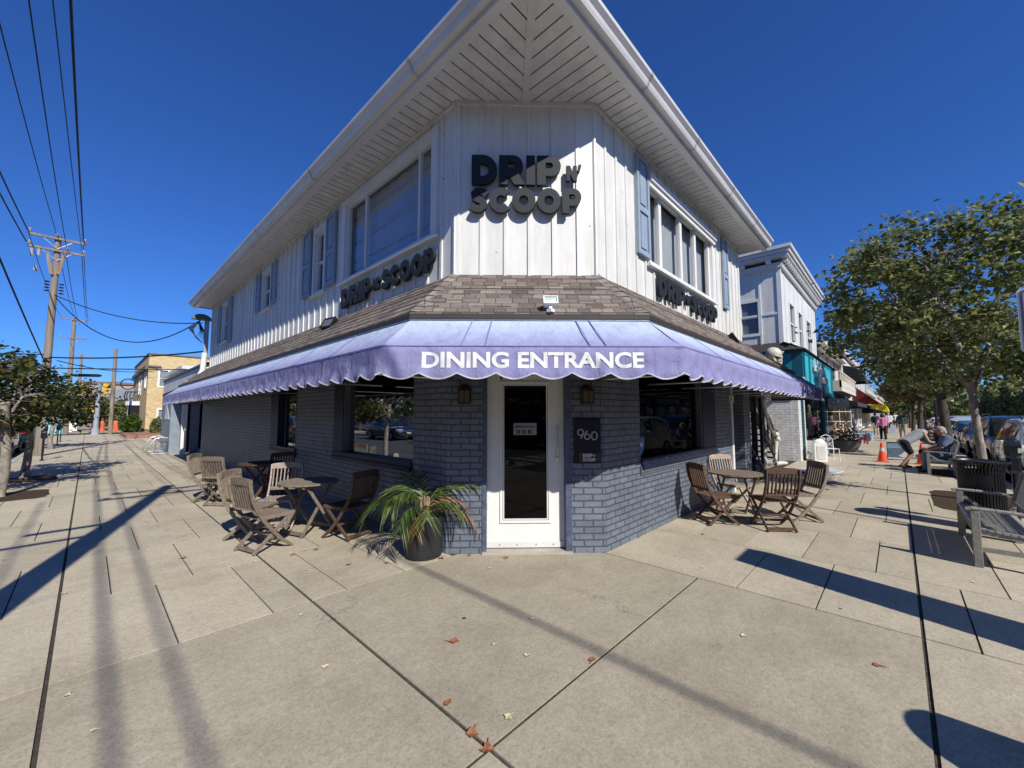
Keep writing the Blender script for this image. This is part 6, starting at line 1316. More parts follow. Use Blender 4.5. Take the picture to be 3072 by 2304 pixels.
rn = random.Random(4); mb = MB(1)
for i in range(420):
    p = V(rn.gauss(0, .22), rn.gauss(0, .22), .5+abs(rn.gauss(0, .4))); a = V(rn.gauss(0, 1), rn.gauss(0, 1), 1).normalized()*.08; b = a.cross(V(1, .3, 0)).normalized()*.03; mb.face([p-b, p+b, p+a])
mb.build('foliage', LEAFB, pt)
tr = thing('metal_trellis', 'pale wire garden trellis leaning by the shop wall', 'trellis', (21.2, -.5, 0)); mb = MB(1)
for x in (-.5, 0, .5): mb.tube([(x, 0, 0), (x, 0, 1.9)], .018, 5)
for z in (.5, .9, 1.3, 1.8): mb.tube([(-.5, 0, z), (.5, 0, z)], .018, 5)
mb.build('trellis_wire', TRIMW, tr); tr.rotation_euler = (0, 0, R(-60))
def adk(x, y, rz, m, label):
    t = thing('adirondack_chair', label, 'chair', (x, y, 0), rz=R(rz), group='painted slatted garden chairs'); mb = MB(1)
    for i in range(5): mb.bar((.02, -.2+.1*i, .3), (-.32, -.26+.13*i, .95-.04*abs(i-2)), .085, .018, upv=(1, 0, .3))
    mb.build('backrest', m, t); mb = MB(1)
    for i in range(5): mb.box(.02+.1*i, .1+.1*i, -.25, .25, .3+.012*i, .318+.012*i)
    mb.build('seat', m, t, rec=True)
    for s_ in (-1, 1):
        mb = MB(1); mb.box(-.1, .52, s_*.3-.06, s_*.3+.06, .5, .52); mb.build('armrest', m, t, rec=True); mb = MB(1); mb.box(.42, .5, s_*.28-.02, s_*.28+.02, 0, .5); mb.bar((-.3, s_*.24, .02), (.45, s_*.24, .33), .03, .08); mb.build('leg', m, t)
    return t
LB = mat('light_blue_paint', (.35, .55, .72), .5); NB = mat('dark_blue_paint', (.02, .06, .16), .5)
adk(26.2, -.6, -75, LB, 'light blue slatted chair in front of the brick pier'); adk(27.3, -.75, -75, NB, 'dark blue slatted chair next to the light blue one'); adk(28.6, -.85, -75, LB, 'farther light blue slatted chair'); adk(24.6, -.8, -75, mat('red_brown_paint', (.18, .03, .02), .6), 'low red-brown slatted seat in the shade before the planter')
# pale ramp plate
mb = MB(); mb.hexa([(9.75, -1.05, .004), (11.2, -1.35, .004), (12.0, -.7, .004), (10.6, -.3, .004), (9.75, -1.05, .03), (11.2, -1.35, .03), (12.0, -.7, .045), (10.6, -.3, .045)]); o = mb.build('ramp_plate', mat('ramp_paint', (.55, .57, .6), .4), None, rec=True, origin=(11, -.9, 0)); o.location = kq(11, -.9); tag(o, 'pale flat ramp plate lying on the pavement before the alley', 'ramp')
# ================================================================ outside stair in the alley
stt = thing('wooden_stair', 'dark wooden outside stair with railing in the alley beside the restaurant', 'stair', (9.5, 1, 0)); og = (9.5, 1, 0); STM = mat('dark_stair_wood', (.05, .042, .04), .7, var=.3, vs=6)
def st_box(name, fn, m=STM): mb = MB(); fn(mb); return mb.build(name, m, stt, origin=og)
def f1(mb):
    for y in (.35, 1.2): mb.bar((12.0, y, .25), (8.2, y, 2.35), .05, .24, upv=(0, 0, 1))
st_box('stringer', f1)
def f2(mb):
    for i in range(11): x = 11.9-i*.34; z = .18+i*.19; mb.box(x-.16, x+.16, .37, 1.18, z, z+.035)
st_box('treads', f2)
def f3(mb):
    mb.bar((12.0, .33, .95), (8.2, .33, 3.05), .07, .05); mb.bar((12.0, .33, .82), (8.2, .33, 2.92), .03, .04)
st_box('handrail', f3, WOODG)
def f4(mb):
    for i in range(9): x = 11.9-i*.45; z = .2+i*.245; mb.box(x-.025, x+.025, .31, .35, z, z+.72)
    mb.box(11.9, 12.02, .27, .39, 0, 1.05); mb.box(9.4, 9.52, .27, .39, 0, 2.3)
st_box('balusters', f4)
def f5(mb):
    mb.bar((8.4, .3, .95), (9.6, .3, .3), .05, .05); mb.bar((8.4, .3, .55), (9.6, .3, -.02), .05, .05); mb.box(8.35, 8.45, .25, .35, 0, 1.0); [mb.box(8.6+i*.22, 8.64+i*.22, .28, .32, .1, .85-.12*i) for i in range(4)]
st_box('lower_gate', f5)
mb = MB(); mb.face([(7.7, 3.2, 0), (13.2, 3.2, 0), (13.2, 3.2, 3.2), (7.7, 3.2, 3.2)]); mb.box(7.7, 9.75, .25, 3.2, 2.46, 3.18); mb.build('alley_backing', NAVY, stt, origin=og)
mb = MB(1); mb.lathe([(.18, 0), (.2, .3), (.1, .55)], n=14); o = mb.build('black_bucket', BLACK, None, smooth=True); o.location = kq(8.4, .1); tag(o, 'dark bucket at the foot of the alley stair', 'bucket')
# ================================================================ giant skeleton decoration
sk = thing('giant_skeleton', 'giant plastic skeleton decoration leaning over the alley, skull above the awning', 'skeleton', (11.6, .3, 0)); SO = V(11.6, .3, 0)
def bone(name, pts, rad, knob=1.15):
    rad = [v*.72 for v in rad]
    mb = MB(); n_ = len(pts); mb.tube(pts, rad, 9); r0_, r1_ = rad[0], rad[-1]
    a, b = Vector(pts[0]), Vector(pts[-1]); s_ = V(0, 1, 0)
    for p, r_ in ((a, r0_), (b, r1_)):
        for q in (-1, 1): mb.ball(p+s_*q*r_*.5, r_*knob, 10)
    return mb.build(name, BONE, sk, smooth=True)
bone('thigh_bone', [(-1.65, -.1, 1.95), (-1.1, -.05, 1.5), (-.4, 0, 1.1), (.15, 0, .92)], [.075, .06, .06, .1]); bone('thigh_bone', [(-1.0, .2, 1.95), (-.55, .2, 1.45), (-.1, .2, 1.05), (.0, .2, .98)], [.07, .055, .055, .08])
bone('shin_bone', [(.25, 0, .78), (.2, 0, .5), (.05, 0, .1)], [.11, .07, .07]); bone('shin_bone', [(-.45, .15, .85), (-.5, .15, .5), (-.55, .15, .1)], [.1, .075, .075])
mb = MB(); mb.tube([(-.55, .15, .05), (-.85, .1, .18), (-1.15, .05, .3)], [.07, .09, .03], 8); mb.tube([(.05, 0, .05), (.3, -.25, .06)], [.08, .04], 8); mb.build('foot_bones', BONE, sk, smooth=True)
mb = MB(); mb.ball((-1.4, .05, 2.1), .26, 12, (1, 1.3, .7)); mb.build('pelvis', BONE, sk, smooth=True)
mb = MB(); mb.tube([(-1.35, .05, 2.1), (-1.0, .05, 2.4), (-.3, .05, 2.75), (.2, 0, 2.95)], .07, 8)
for i in range(11): f = i/10; c = V(-1.3, .05, 2.15).lerp(V(.15, 0, 2.9), f); mb.ball(c, .1, 8)
mb.build('spine', BONE, sk, smooth=True)
for i in range(8):
    f = i/7; c = V(-.75, .05, 2.35).lerp(V(-.05, .0, 2.7), f); w_ = .3+.1*math.sin(math.pi*f)
    mb = MB(); mb.tube([c+V(.1*math.cos(R(a))+.05, w_*math.sin(R(a)), -.25+.25*math.cos(R(a))) for a in range(0, 361, 30)], .028, 6); mb.build('rib', BONE, sk, smooth=True)
# skull, facing the avenue side
mb = MB(); C0 = V(.42, -.05, 3.4)
mb.ball((-.045, 0, .055), .205, 22, (1.08, .84, .95)); mb.ball((.08, 0, .04), .15, 16, (.9, .95, .9))
mb.hexa([(-.01, -.075, -.175), (.2, -.05, -.175), (.2, .05, -.175), (-.01, .075, -.175), (-.01, -.105, .02), (.185, -.1, .05), (.185, .1, .05), (-.01, .105, .02)])
for s_ in (-1, 1): mb.tube([(-.05, s_*.15, -.03), (.04, s_*.165, -.05), (.13, s_*.12, -.06), (.17, s_*.07, -.05)], [.022, .02, .028, .03], 7)
mb.tube([(.14, -.13, .09), (.2, -.06, .105), (.205, 0, .09), (.2, .06, .105), (.14, .13, .09)], .024, 7)
sku = mb.build('skull', BONE, sk, smooth=True)
mb = MB(); mb.hexa([(.02, -.09, -.275), (.2, -.045, -.285), (.2, .045, -.285), (.02, .09, -.275), (-.0, -.105, -.22), (.205, -.055, -.2), (.205, .055, -.2), (-.0, .105, -.22)])
for s_ in (-1, 1): mb.bar((.02, s_*.1, -.26), (-.06, s_*.12, -.07), .03, .06)
mb.build('jaw', BONE, sku, rec=True)
HOLE = mat('socket_black', (.01, .009, .008), .9)
mb = MB(); mb.ball((.165, -.066, .02), .05, 10, (.8, .95, .9)); mb.ball((.165, .066, .02), .05, 10, (.8, .95, .9)); mb.ball((.196, 0, -.07), .026, 8, (.5, .8, 1.3)); mb.ball((.03, -.135, -.075), .04, 8, (1.2, .5, .9)); mb.ball((.03, .135, -.075), .04, 8, (1.2, .5, .9)); mb.build('eye_sockets', HOLE, sku, smooth=True)
mb = MB()
for i in range(9): y = -.065+.0163*i; mb.box(.19, .208, y*.75-.005, y*.75+.005, -.195, -.165); mb.box(.19, .21, y*.75-.005, y*.75+.005, -.225, -.2)
mb.build('teeth', BONE, sku)
sku.location = C0*K; sku.rotation_euler = (0, R(6), R(-62))
bone('upper_arm_bone', [(-.1, -.3, 2.75), (.3, -.7, 2.6)], [.05, .05]); bone('forearm_bone', [(-.3, -.55, 2.52), (.2, -.6, 2.55), (1.0, -.62, 2.66)], [.04, .032, .04], 1.3)
mb = MB()
for i in range(4): mb.tube([(1.0, -.62, 2.66), (1.25, -.6+.05*i, 2.7-.03*i), (1.55, -.62+.09*i, 2.72-.05*i), (1.8, -.62+.11*i, 2.66-.07*i)], [.035, .03, .024, .012], 6)
mb.tube([(1.0, -.62, 2.66), (1.15, -.7, 2.62), (1.3, -.72, 2.55)], [.03, .025, .012], 6); mb.build('hand_bones', BONE, sk, smooth=True)
# ================================================================ cars (metres, facing +x)
def car(label, x, y, rz, paint, L=4.6, W_=1.84, H=1.68, suv=True, detail=True, group='cars parked along the avenue kerb'):
    t = thing('parked_car', label, 'car', (x, y, RZ), rz=R(rz), group=group); hw = W_/2
    # stations: x, floor z, shoulder z, roof z, body half width, roof half width
    if suv: S = [(-.5, .42, .78, .8, .80, .7), (-.485, .3, .98, 1.0, .93, .8), (-.47, .27, 1.0, 1.22, .97, .78), (-.42, .25, 1.02, 1.56, .99, .74), (-.3, .24, 1.02, 1.66, 1.0, .74), (-.05, .24, 1.01, 1.68, 1.0, .74), (.06, .24, 1.0, 1.62, 1.0, .74), (.14, .24, 1.0, 1.46, 1.0, .76), (.235, .24, .99, 1.06, .99, .8), (.3, .24, .98, 1.0, .98, .8), (.42, .26, .93, .95, .95, .78), (.48, .3, .82, .84, .88, .7), (.5, .4, .68, .7, .8, .66)]
    else: S = [(-.5, .4, .7, .72, .8, .7), (-.48, .28, .9, .92, .92, .8), (-.4, .25, .95, .98, .97, .78), (-.33, .24, .96, 1.06, .99, .74), (-.2, .24, .95, 1.38, 1.0, .7), (-.05, .24, .94, 1.44, 1.0, .7), (.05, .24, .93, 1.38, 1.0, .71), (.2, .24, .92, .98, .99, .78), (.3, .25, .9, .92, .98, .8), (.44, .27, .82, .84, .93, .76), (.49, .32, .7, .72, .84, .7), (.5, .4, .6, .62, .78, .64)]
    kz = H/(1.68 if suv else 1.44); rings = []
    for sx, zf, zs, zr_, wb2, wr in S:
        x_ = sx*L; a = wb2*hw; b = wr*hw if zr_-zs > .12 else wr*hw*1.05; zf, zs, zr_ = zf*kz, zs*kz, zr_*kz; zm = zf+(zs-zf)*.55
        half = [(0, zf), (a*.9, zf), (a*.985, zf+.08), (a, zm), (a*.975, zs), (b+(a*.97-b)*.08, zr_-min(.06, (zr_-zs)*.5)), (b*.9, zr_-.005), (b*.5, zr_+.012), (0, zr_+.018)]
        rings.append([(x_, -p[0], p[1]) for p in half]+[(x_, p[0], p[1]) for p in half[::-1][1:-1]])
    n = len(rings[0]); mb = MB(1); vs = [p for r_ in rings for p in r_]; fs = [tuple(range(n))[::-1], tuple(range((len(rings)-1)*n, len(rings)*n))]
    for i in range(len(rings)-1):
        for j in range(n): fs.append((i*n+j, i*n+(j+1) % n, (i+1)*n+(j+1) % n, (i+1)*n+j))
    mb.add(vs, fs); body = mb.build('body', paint, t, smooth=True, rec=True)
    def side(x0, x1, f0, f1, s_):   # band on the greenhouse side
        out = []
        for xx, ff in ((x0, f0), (x1, f0), (x1, f1), (x0, f1)):
            k_ = max(i for i in range(len(S)-1) if S[i][0] <= xx); f = (xx-S[k_][0])/(S[k_+1][0]-S[k_][0]); g = [S[k_][q]+(S[k_+1][q]-S[k_][q])*f for q in range(6)]
            a, b, zs, zr_ = g[4]*hw, g[5]*hw, g[2]*kz, g[3]*kz; p0 = V(xx*L, a*.975, zs); p1 = V(xx*L, b+(a*.97-b)*.08, zr_-min(.06, (zr_-zs)*.5)); q = p0.lerp(p1, ff); out.append((q.x, s_*(q.y+.008), q.z+.003))
        return out
    gw = [(-.41, -.29), (-.28, -.07), (-.055, .1)] if suv else [(-.27, -.19), (-.18, -.04), (-.025, .1)]
    for s_ in (-1, 1):
        for a, b in gw:
            mb = MB(1); mb.face(side(a, b, .08, .93, s_)); mb.build('side_window', CARGLASS, t)
        mb = MB(1); q = .12*L; mb.hexa([(q+dx, s_*(hw+dy), 1.02*kz+dz) for dz in (0, .13) for dx, dy in ((0, -.02), (.12, 0), (.12, .17), (0, .19))]); mb.build('mirror', paint, t, rec=True, bevel=.02)
        mb = MB(1); zl = S[-3][2]*kz-.12; mb.hexa([(.475*L+dx, s_*yy, zl+dz) for dz in (-.06, .07) for dx, yy in ((-.16, hw*.93), (.0, hw*.86), (.06, hw*.5), (-.1, hw*.55))]); mb.build('headlight', mat('headlight_lens', (.6, .62, .64), .08, .8, var=.2, vs=12), t, rec=True, bevel=.01)
        mb = MB(1); mb.hexa([(-.485*L+dx, s_*yy, .82*kz+dz) for dz in (-.06, .12) for dx, yy in ((0, hw*.6), (.1, hw*.955), (-.03, hw*.93), (-.075, hw*.6))]); mb.build('tail_light', mat('tail_red', (.3, .01, .01), .15, .7), t, rec=True)
    i0, i1 = (7, 8) if suv else (6, 7); a, b = S[i0], S[i1]; mb = MB(1)
    za, zb2 = a[3]*kz-.03, b[3]*kz+.04; mb.face([(a[0]*L+.025, -a[5]*hw*.93, za), (b[0]*L+.03, -b[5]*hw*.93, zb2), (b[0]*L+.03, b[5]*hw*.93, zb2), (a[0]*L+.025, a[5]*hw*.93, za)])
    if suv: c_ = S[6]; mb.face([(c_[0]*L+.03, -c_[5]*hw*.9, c_[3]*kz+.0), (a[0]*L+.025, -a[5]*hw*.93, za), (a[0]*L+.025, a[5]*hw*.93, za), (c_[0]*L+.03, c_[5]*hw*.9, c_[3]*kz)])
    wsd = mb.build('windscreen', CARGLASS, t)
    j0, j1 = (2, 3) if suv else (3, 4); a, b = S[j0], S[j1]; mb = MB(1); mb.face([(a[0]*L-.02, -a[5]*hw*.9, a[3]*kz-.1), (b[0]*L-.03, -b[5]*hw*.9, b[3]*kz-.06), (b[0]*L-.03, b[5]*hw*.9, b[3]*kz-.06), (a[0]*L-.02, a[5]*hw*.9, a[3]*kz-.1)]); mb.build('rear_window', CARGLASS, t)
    mb = MB(1); mb.box(.5*L-.02, .5*L+.012, -hw*.45, hw*.45, .48, .66); mb.box(.5*L-.03, .5*L+.005, -hw*.6, hw*.6, .3, .42); mb.build('grille', BLACK, t, rec=True, bevel=.01)
    mb = MB(1); mb.box(.5*L+.013, .5*L+.02, -.15, .15, .5, .58); mb.box(-.5*L-.02, -.5*L-.005, -.15, .15, .62, .77); mb.build('number_plate', mat('plate_white', (.6, .6, .55), .5), t, rec=True)
    mb = MB(1)
    for s_ in (-1, 1):
        for xx in (-.1, .1, -.28): mb.box(xx*L-.07, xx*L+.07, s_*(hw+.004)-.008, s_*(hw+.004)+.012, .86, .885)
        mb.box(-.49*L, .45*L, s_*hw*.99-.02, s_*hw*.99+.015, .3, .36)
        if suv: mb.tube([(-.38*L, s_*hw*.7, 1.66*kz), (-.3*L, s_*hw*.7, 1.74*kz), (.0, s_*hw*.7, 1.75*kz), (.06*L, s_*hw*.7, 1.66*kz)], .018, 5)
    mb.build('trim', BLACK, t)
    for sx in (-.31, .315):
        for s_ in (-1, 1):
            wo = thing('wheel', None, None, (sx*L, s_*(hw-.1), .335), k=1); wo.parent = t; cyl = lambda mb, r_, y0, y1: mb.tube([(0, y0, 0), (0, y1, 0)], r_, 22)
            mb = MB(1); cyl(mb, .335, -.11, .11); mb.build('tyre', mat('tyre_rubber', (.02, .02, .02), .85, .2), wo); mb = MB(1); cyl(mb, .215, -.118, .118)
            for k_ in range(5): a_ = R(72*k_); mb.bar((0, s_*.122, 0), (.2*math.cos(a_), s_*.122, .2*math.sin(a_)), .05, .02)
            mb.build('rim', mat('alloy_rim', (.4, .4, .42), .3, .5, metal=.8), wo); mb = MB(1); cyl(mb, .385, -.09, .09); wa = mb.build('wheel_arch', mat('arch_black', (.006, .006, .006), .9), wo)
    return t, wsd, W_, L, kz
def paintm(n, c): return mat(n, c, .28, .5, var=.04, vs=1, bump=0, coat=.8)
PW, PBk, PBl, PT, PS, PR = paintm('paint_white', (.72, .72, .69)), paintm('paint_black', (.012, .013, .016)), paintm('paint_navy', (.01, .02, .06)), paintm('paint_teal', (.02, .12, .17)), paintm('paint_silver', (.35, .37, .4)), paintm('paint_red', (.3, .02, .02))
c1, ws, W_, L_, kz = car('white SUV with roof rails and a green number on its windscreen, nearest parked car', 12.3, -5.12, 180, PW, H=1.72)
mb = MB(1)
P = [(0, .2), (-.05, .14), (-.06, .06), (-.03, .0), (.03, .0), (.06, .05), (.04, .1), (-.03, .1), (-.05, .07)]
q0 = V(.205*4.6+.03, -.45, 1.2*kz); ux = V(0, 1, 0); uz = V(-.6, 0, .75).normalized()
for a, b in zip(P, P[1:]): mb.bar(q0+ux*a[0]*1.3+uz*a[1]*1.5+V(.05, 0, .03), q0+ux*b[0]*1.3+uz*b[1]*1.5+V(.05, 0, .03), .035, .01, upv=(1, 0, 0))
mb.build('painted_number', mat('marker_green', (.3, .65, .35), .6), c1)
c2, *_ = car('black SUV with white numerals on the side glass behind the white SUV', 17.0, -5.15, 180, PBk, H=1.75)
mb = MB(1); yy = -.92*.87
for i, P in enumerate(([(0, 0), (0, .25)], [(.12, 0), (.12, .25)], [(.34, .22), (.26, .25), (.22, .12), (.25, .0), (.34, .02), (.35, .1), (.24, .13)])):
    for a, b in zip(P, P[1:]): mb.bar((.15-a[0], yy-.04, 1.15+a[1]), (.15-b[0], yy-.04, 1.15+b[1]), .03, .01, upv=(0, -1, 0))
mb.build('painted_number', TRIMW, c2)
car('dark navy sedan parked third from the corner', 21.8, -5.15, 180, PBl, L=4.7, H=1.46, suv=False); car('teal sedan parked fourth along the kerb', 26.6, -5.15, 180, PT, L=4.7, H=1.46, suv=False)
car('silver SUV parked fifth along the kerb', 31.4, -5.15, 180, PS); car('black sedan parked sixth along the kerb', 36.2, -5.15, 180, PBk, L=4.7, H=1.46, suv=False); car('red sedan parked far along the kerb', 42, -5.15, 180, PR, L=4.7, H=1.46, suv=False); car('white sedan parked farthest along the kerb', 48, -5.15, 180, PW, L=4.7, H=1.46, suv=False)
g_ = 'cars parked across the avenue'
for i, (x, p, s_, lb_) in enumerate([(4, PS, 0, 'silver sedan across the avenue behind the camera'), (10, PBl, 1, 'navy SUV across the avenue'), (16, PW, 0, 'white sedan across the avenue'), (22, PT, 1, 'teal SUV across the avenue'), (29, PBk, 0, 'black sedan across the avenue'), (37, PW, 1, 'white SUV across the avenue'), (46, PS, 1, 'silver SUV farthest across the avenue')]): car(lb_, x, -14.5, 0, p, L=4.6, H=1.68 if s_ else 1.45, suv=bool(s_), group=g_)
g_ = 'cars on the side street'
car('dark SUV parked on the side street left of the utility pole, seen from behind', -5.7, 24.5, 90, PBk, group=g_); car('teal SUV parked on the side street', -5.7, 30.5, 90, PT, group=g_); car('silver sedan across the side street', -11.0, 8, -90, PS, H=1.45, suv=False, group=g_); car('white van-like SUV across the side street', -11.0, 15, -90, PW, group=g_); car('dark sedan across the side street', -11.0, 22, -90, PBl, H=1.45, suv=False, group=g_)
# opposite row of the avenue
for i, (x0, x1, h, c, lb_) in enumerate([(-9, 3, 6.5, (.5, .45, .38), 'cream building on the far corner across the avenue'), (4, 16, 5, (.3, .16, .12), 'brick building across the avenue'), (17, 31, 6.5, (.55, .55, .52), 'white building across the avenue'), (32, 52, 5.5, (.4, .38, .34), 'grey building across the avenue'), (53, 80, 7, (.6, .58, .55), 'pale building far across the avenue'), (81, 140, 6, (.35, .3, .27), 'brown building at the far end across the avenue')]):
    t = thing('shop_building', lb_, 'building', ((x0+x1)/2, -24, 0)); og = ((x0+x1)/2, -24, 0); mb = MB(); mb.box(x0, x1, -30, -19, 0, h); mb.build('wall', mat('row_wall_b%d' % i, c, .8), t, origin=og, rec=True)
    mb = MB(); n = int((x1-x0)/3)
    for k_ in range(n): a = x0+.6+k_*(x1-x0)/n; mb.box(a, a+1.9, -18.98, -18.9, .5, 2.4); mb.box(a+.2, a+1.5, -18.98, -18.9, 3.6, 4.9)
    mb.build('windows', mat('far_pane', (0, 0, 0)), t, origin=og, rec=True); mb = MB(); mb.box(x0-.1, x1+.1, -30.1, -18.7, h, h+.3); mb.build('cornice', GUTTER, t, origin=og, rec=True); mb = MB(); mb.box(x0+.3, x1-.3, -18.9, -17.8, 2.5, 2.62); mb.build('canopy', BLACKC, t, origin=og, rec=True)
def lamp(x, y, label):
    t = thing('street_lamp', label, 'street lamp', (x, y, 0), group='black street lamps on the avenue'); mb = MB(); mb.tube([(0, 0, 0), (0, 0, 2.6)], [.06, .04], 8); mb.lathe([(.13, 0), (.1, .3), (.06, .35)], n=10); mb.build('lamp_post', BLACK, t, smooth=True); mb = MB(); mb.ball((0, 0, 2.75), .15, 10); mb.build('globe', mat('lamp_globe', (.6, .6, .55), .3), t, smooth=True)
lamp(24.5, -3.75, 'slim black street lamp with round globe on the avenue kerb'); lamp(37, -3.8, 'black street lamp with globe farther along the avenue'); lamp(48, -3.8, 'farthest black street lamp on the avenue')

# across the intersection, seen only mirrored in the door glass, and the wooded ends of both streets
t = thing('shop_building', 'brown corner building diagonally across the intersection', 'building', (-25, -25, 0)); og = (-25, -25, 0)
mb = MB(); mb.box(-36, -18.5, -36, -18.5, 0, 7); mb.build('wall', mat('row_wall_c', (.2, .15, .12), .8), t, origin=og, rec=True)
mb = MB()
for k_ in range(5): mb.box(-35+k_*3.3, -33+k_*3.3, -18.48, -18.4, .6, 2.5); mb.box(-18.48, -18.4, -35+k_*3.3, -33+k_*3.3, .6, 2.5)
mb.build('windows', mat('far_pane', (0, 0, 0)), t, origin=og, rec=True)
tree('street_maple', 'tree on the corner diagonally across the intersection', kq(-14.5, -16.8), 2.2, .18, kq(-14.5, -16.8, 3.4), rq(3, 3, 2), 50, 3000, .28, LEAFG, BARKD, 91)
tree('street_maple', 'second tree on the corner diagonally across the intersection', kq(-16.5, -12.8), 2.2, .18, kq(-16.5, -12.8, 3.2), rq(2.6, 2.6, 1.8), 50, 3000, .28, LEAFG, BARKD, 92)
car('navy SUV waiting on the far side of the intersection', -9.5, -12.2, 0, PBl, group='cars across the intersection')
def wood(label, x0, x1, y0, y1, h, n_, seed, leaf=.9):
    rn = random.Random(seed); mb = MB(1); c = V((x0+x1)/2, (y0+y1)/2, 0)
    for i in range(n_):
        x, y = rn.uniform(x0, x1), rn.uniform(y0, y1); top = h*(.72+.28*noise.noise(V(x*.12, y*.12, seed))+.2*math.sin(x*.31+y*.43)); z = rn.random()**.6*top
        a = V(rn.gauss(0, 1), rn.gauss(0, 1), rn.gauss(0, 1)).normalized()*leaf*K; b = a.cross(V(rn.gauss(0, 1), rn.gauss(0, 1), 1)).normalized()*leaf*.6; p = V(x-c.x, y-c.y, z)*K
        mb.face([p-a, p-b, p+a, p+b])
    o = mb.build('distant_trees', LEAFG, None); o.location = c*K; tag(o, label, 'trees', kind='stuff')
wood('trees in front of the brown building far across the avenue', 75, 150, -18.6, -16.4, 8.5, 7000, 9, .5); wood('hazy mass of trees closing the far end of the avenue', 150, 200, -60, 20, 9, 9000, 5); wood('trees closing the far end of the side street', -60, 40, 130, 150, 7, 7000, 6); wood('dark trees behind the buildings across the side street', -60, -38, -30, 90, 9, 9000, 7)

# ================================================================ people
SKIN = mat('skin', (.42, .24, .17), .5, .4, var=.08, vs=6, bs=120, bump=.1); HAIRD = mat('dark_hair', (.02, .012, .008), .5, .4, var=.4, vs=40); HAIRG = mat('grey_hair', (.35, .33, .3), .7, .3, var=.3, vs=30)
def blob(name, caps, m, parent, vox=.014, sm=4):
    mb = MB(1)
    for c in caps:
        p, q, r0, r1 = Vector(c[0]), Vector(c[1]), c[2], c[3]; sc = c[4] if len(c) > 4 else None; d = q-p; L = d.length; n = 12
        if L < 1e-4: mb.ball(p, r0, n, sc or (1, 1, 1)); continue
        z = d/L; x = z.cross(V(.31, .9, .1)).normalized(); y = z.cross(x); base = len(mb.v); pr = []
        for k_ in range(5): a = -math.pi/2+math.pi/2*(k_+.15)/5; pr.append((math.cos(a)*r0, math.sin(a)*r0))
        pr.append((r0, 0)); pr.append((r1, L))
        for k_ in range(5): a = math.pi/2*(k_+1-.15)/5; pr.append((math.cos(a)*r1, L+math.sin(a)*r1))
        for r_, h in pr:
            for j in range(n): a = 2*math.pi*j/n; mb.v.append(p+z*h+(x*math.cos(a)+y*math.sin(a))*r_)
        m_ = len(pr)
        for i in range(m_-1):
            for j in range(n): mb.f.append([base+i*n+j, base+i*n+(j+1) % n, base+(i+1)*n+(j+1) % n, base+(i+1)*n+j]); mb.mi.append(0)
        mb.f.append([base+j for j in range(n)][::-1]); mb.f.append([base+(m_-1)*n+j for j in range(n)]); mb.mi += [0, 0]
    o = mb.build(name, m, parent, smooth=True, rec=True); r_ = o.modifiers.new('remesh', 'REMESH'); r_.mode = 'VOXEL'; r_.voxel_size = vox; r_.use_smooth_shade = True
    s_ = o.modifiers.new('smooth', 'SMOOTH'); s_.factor = .5; s_.iterations = sm; return o
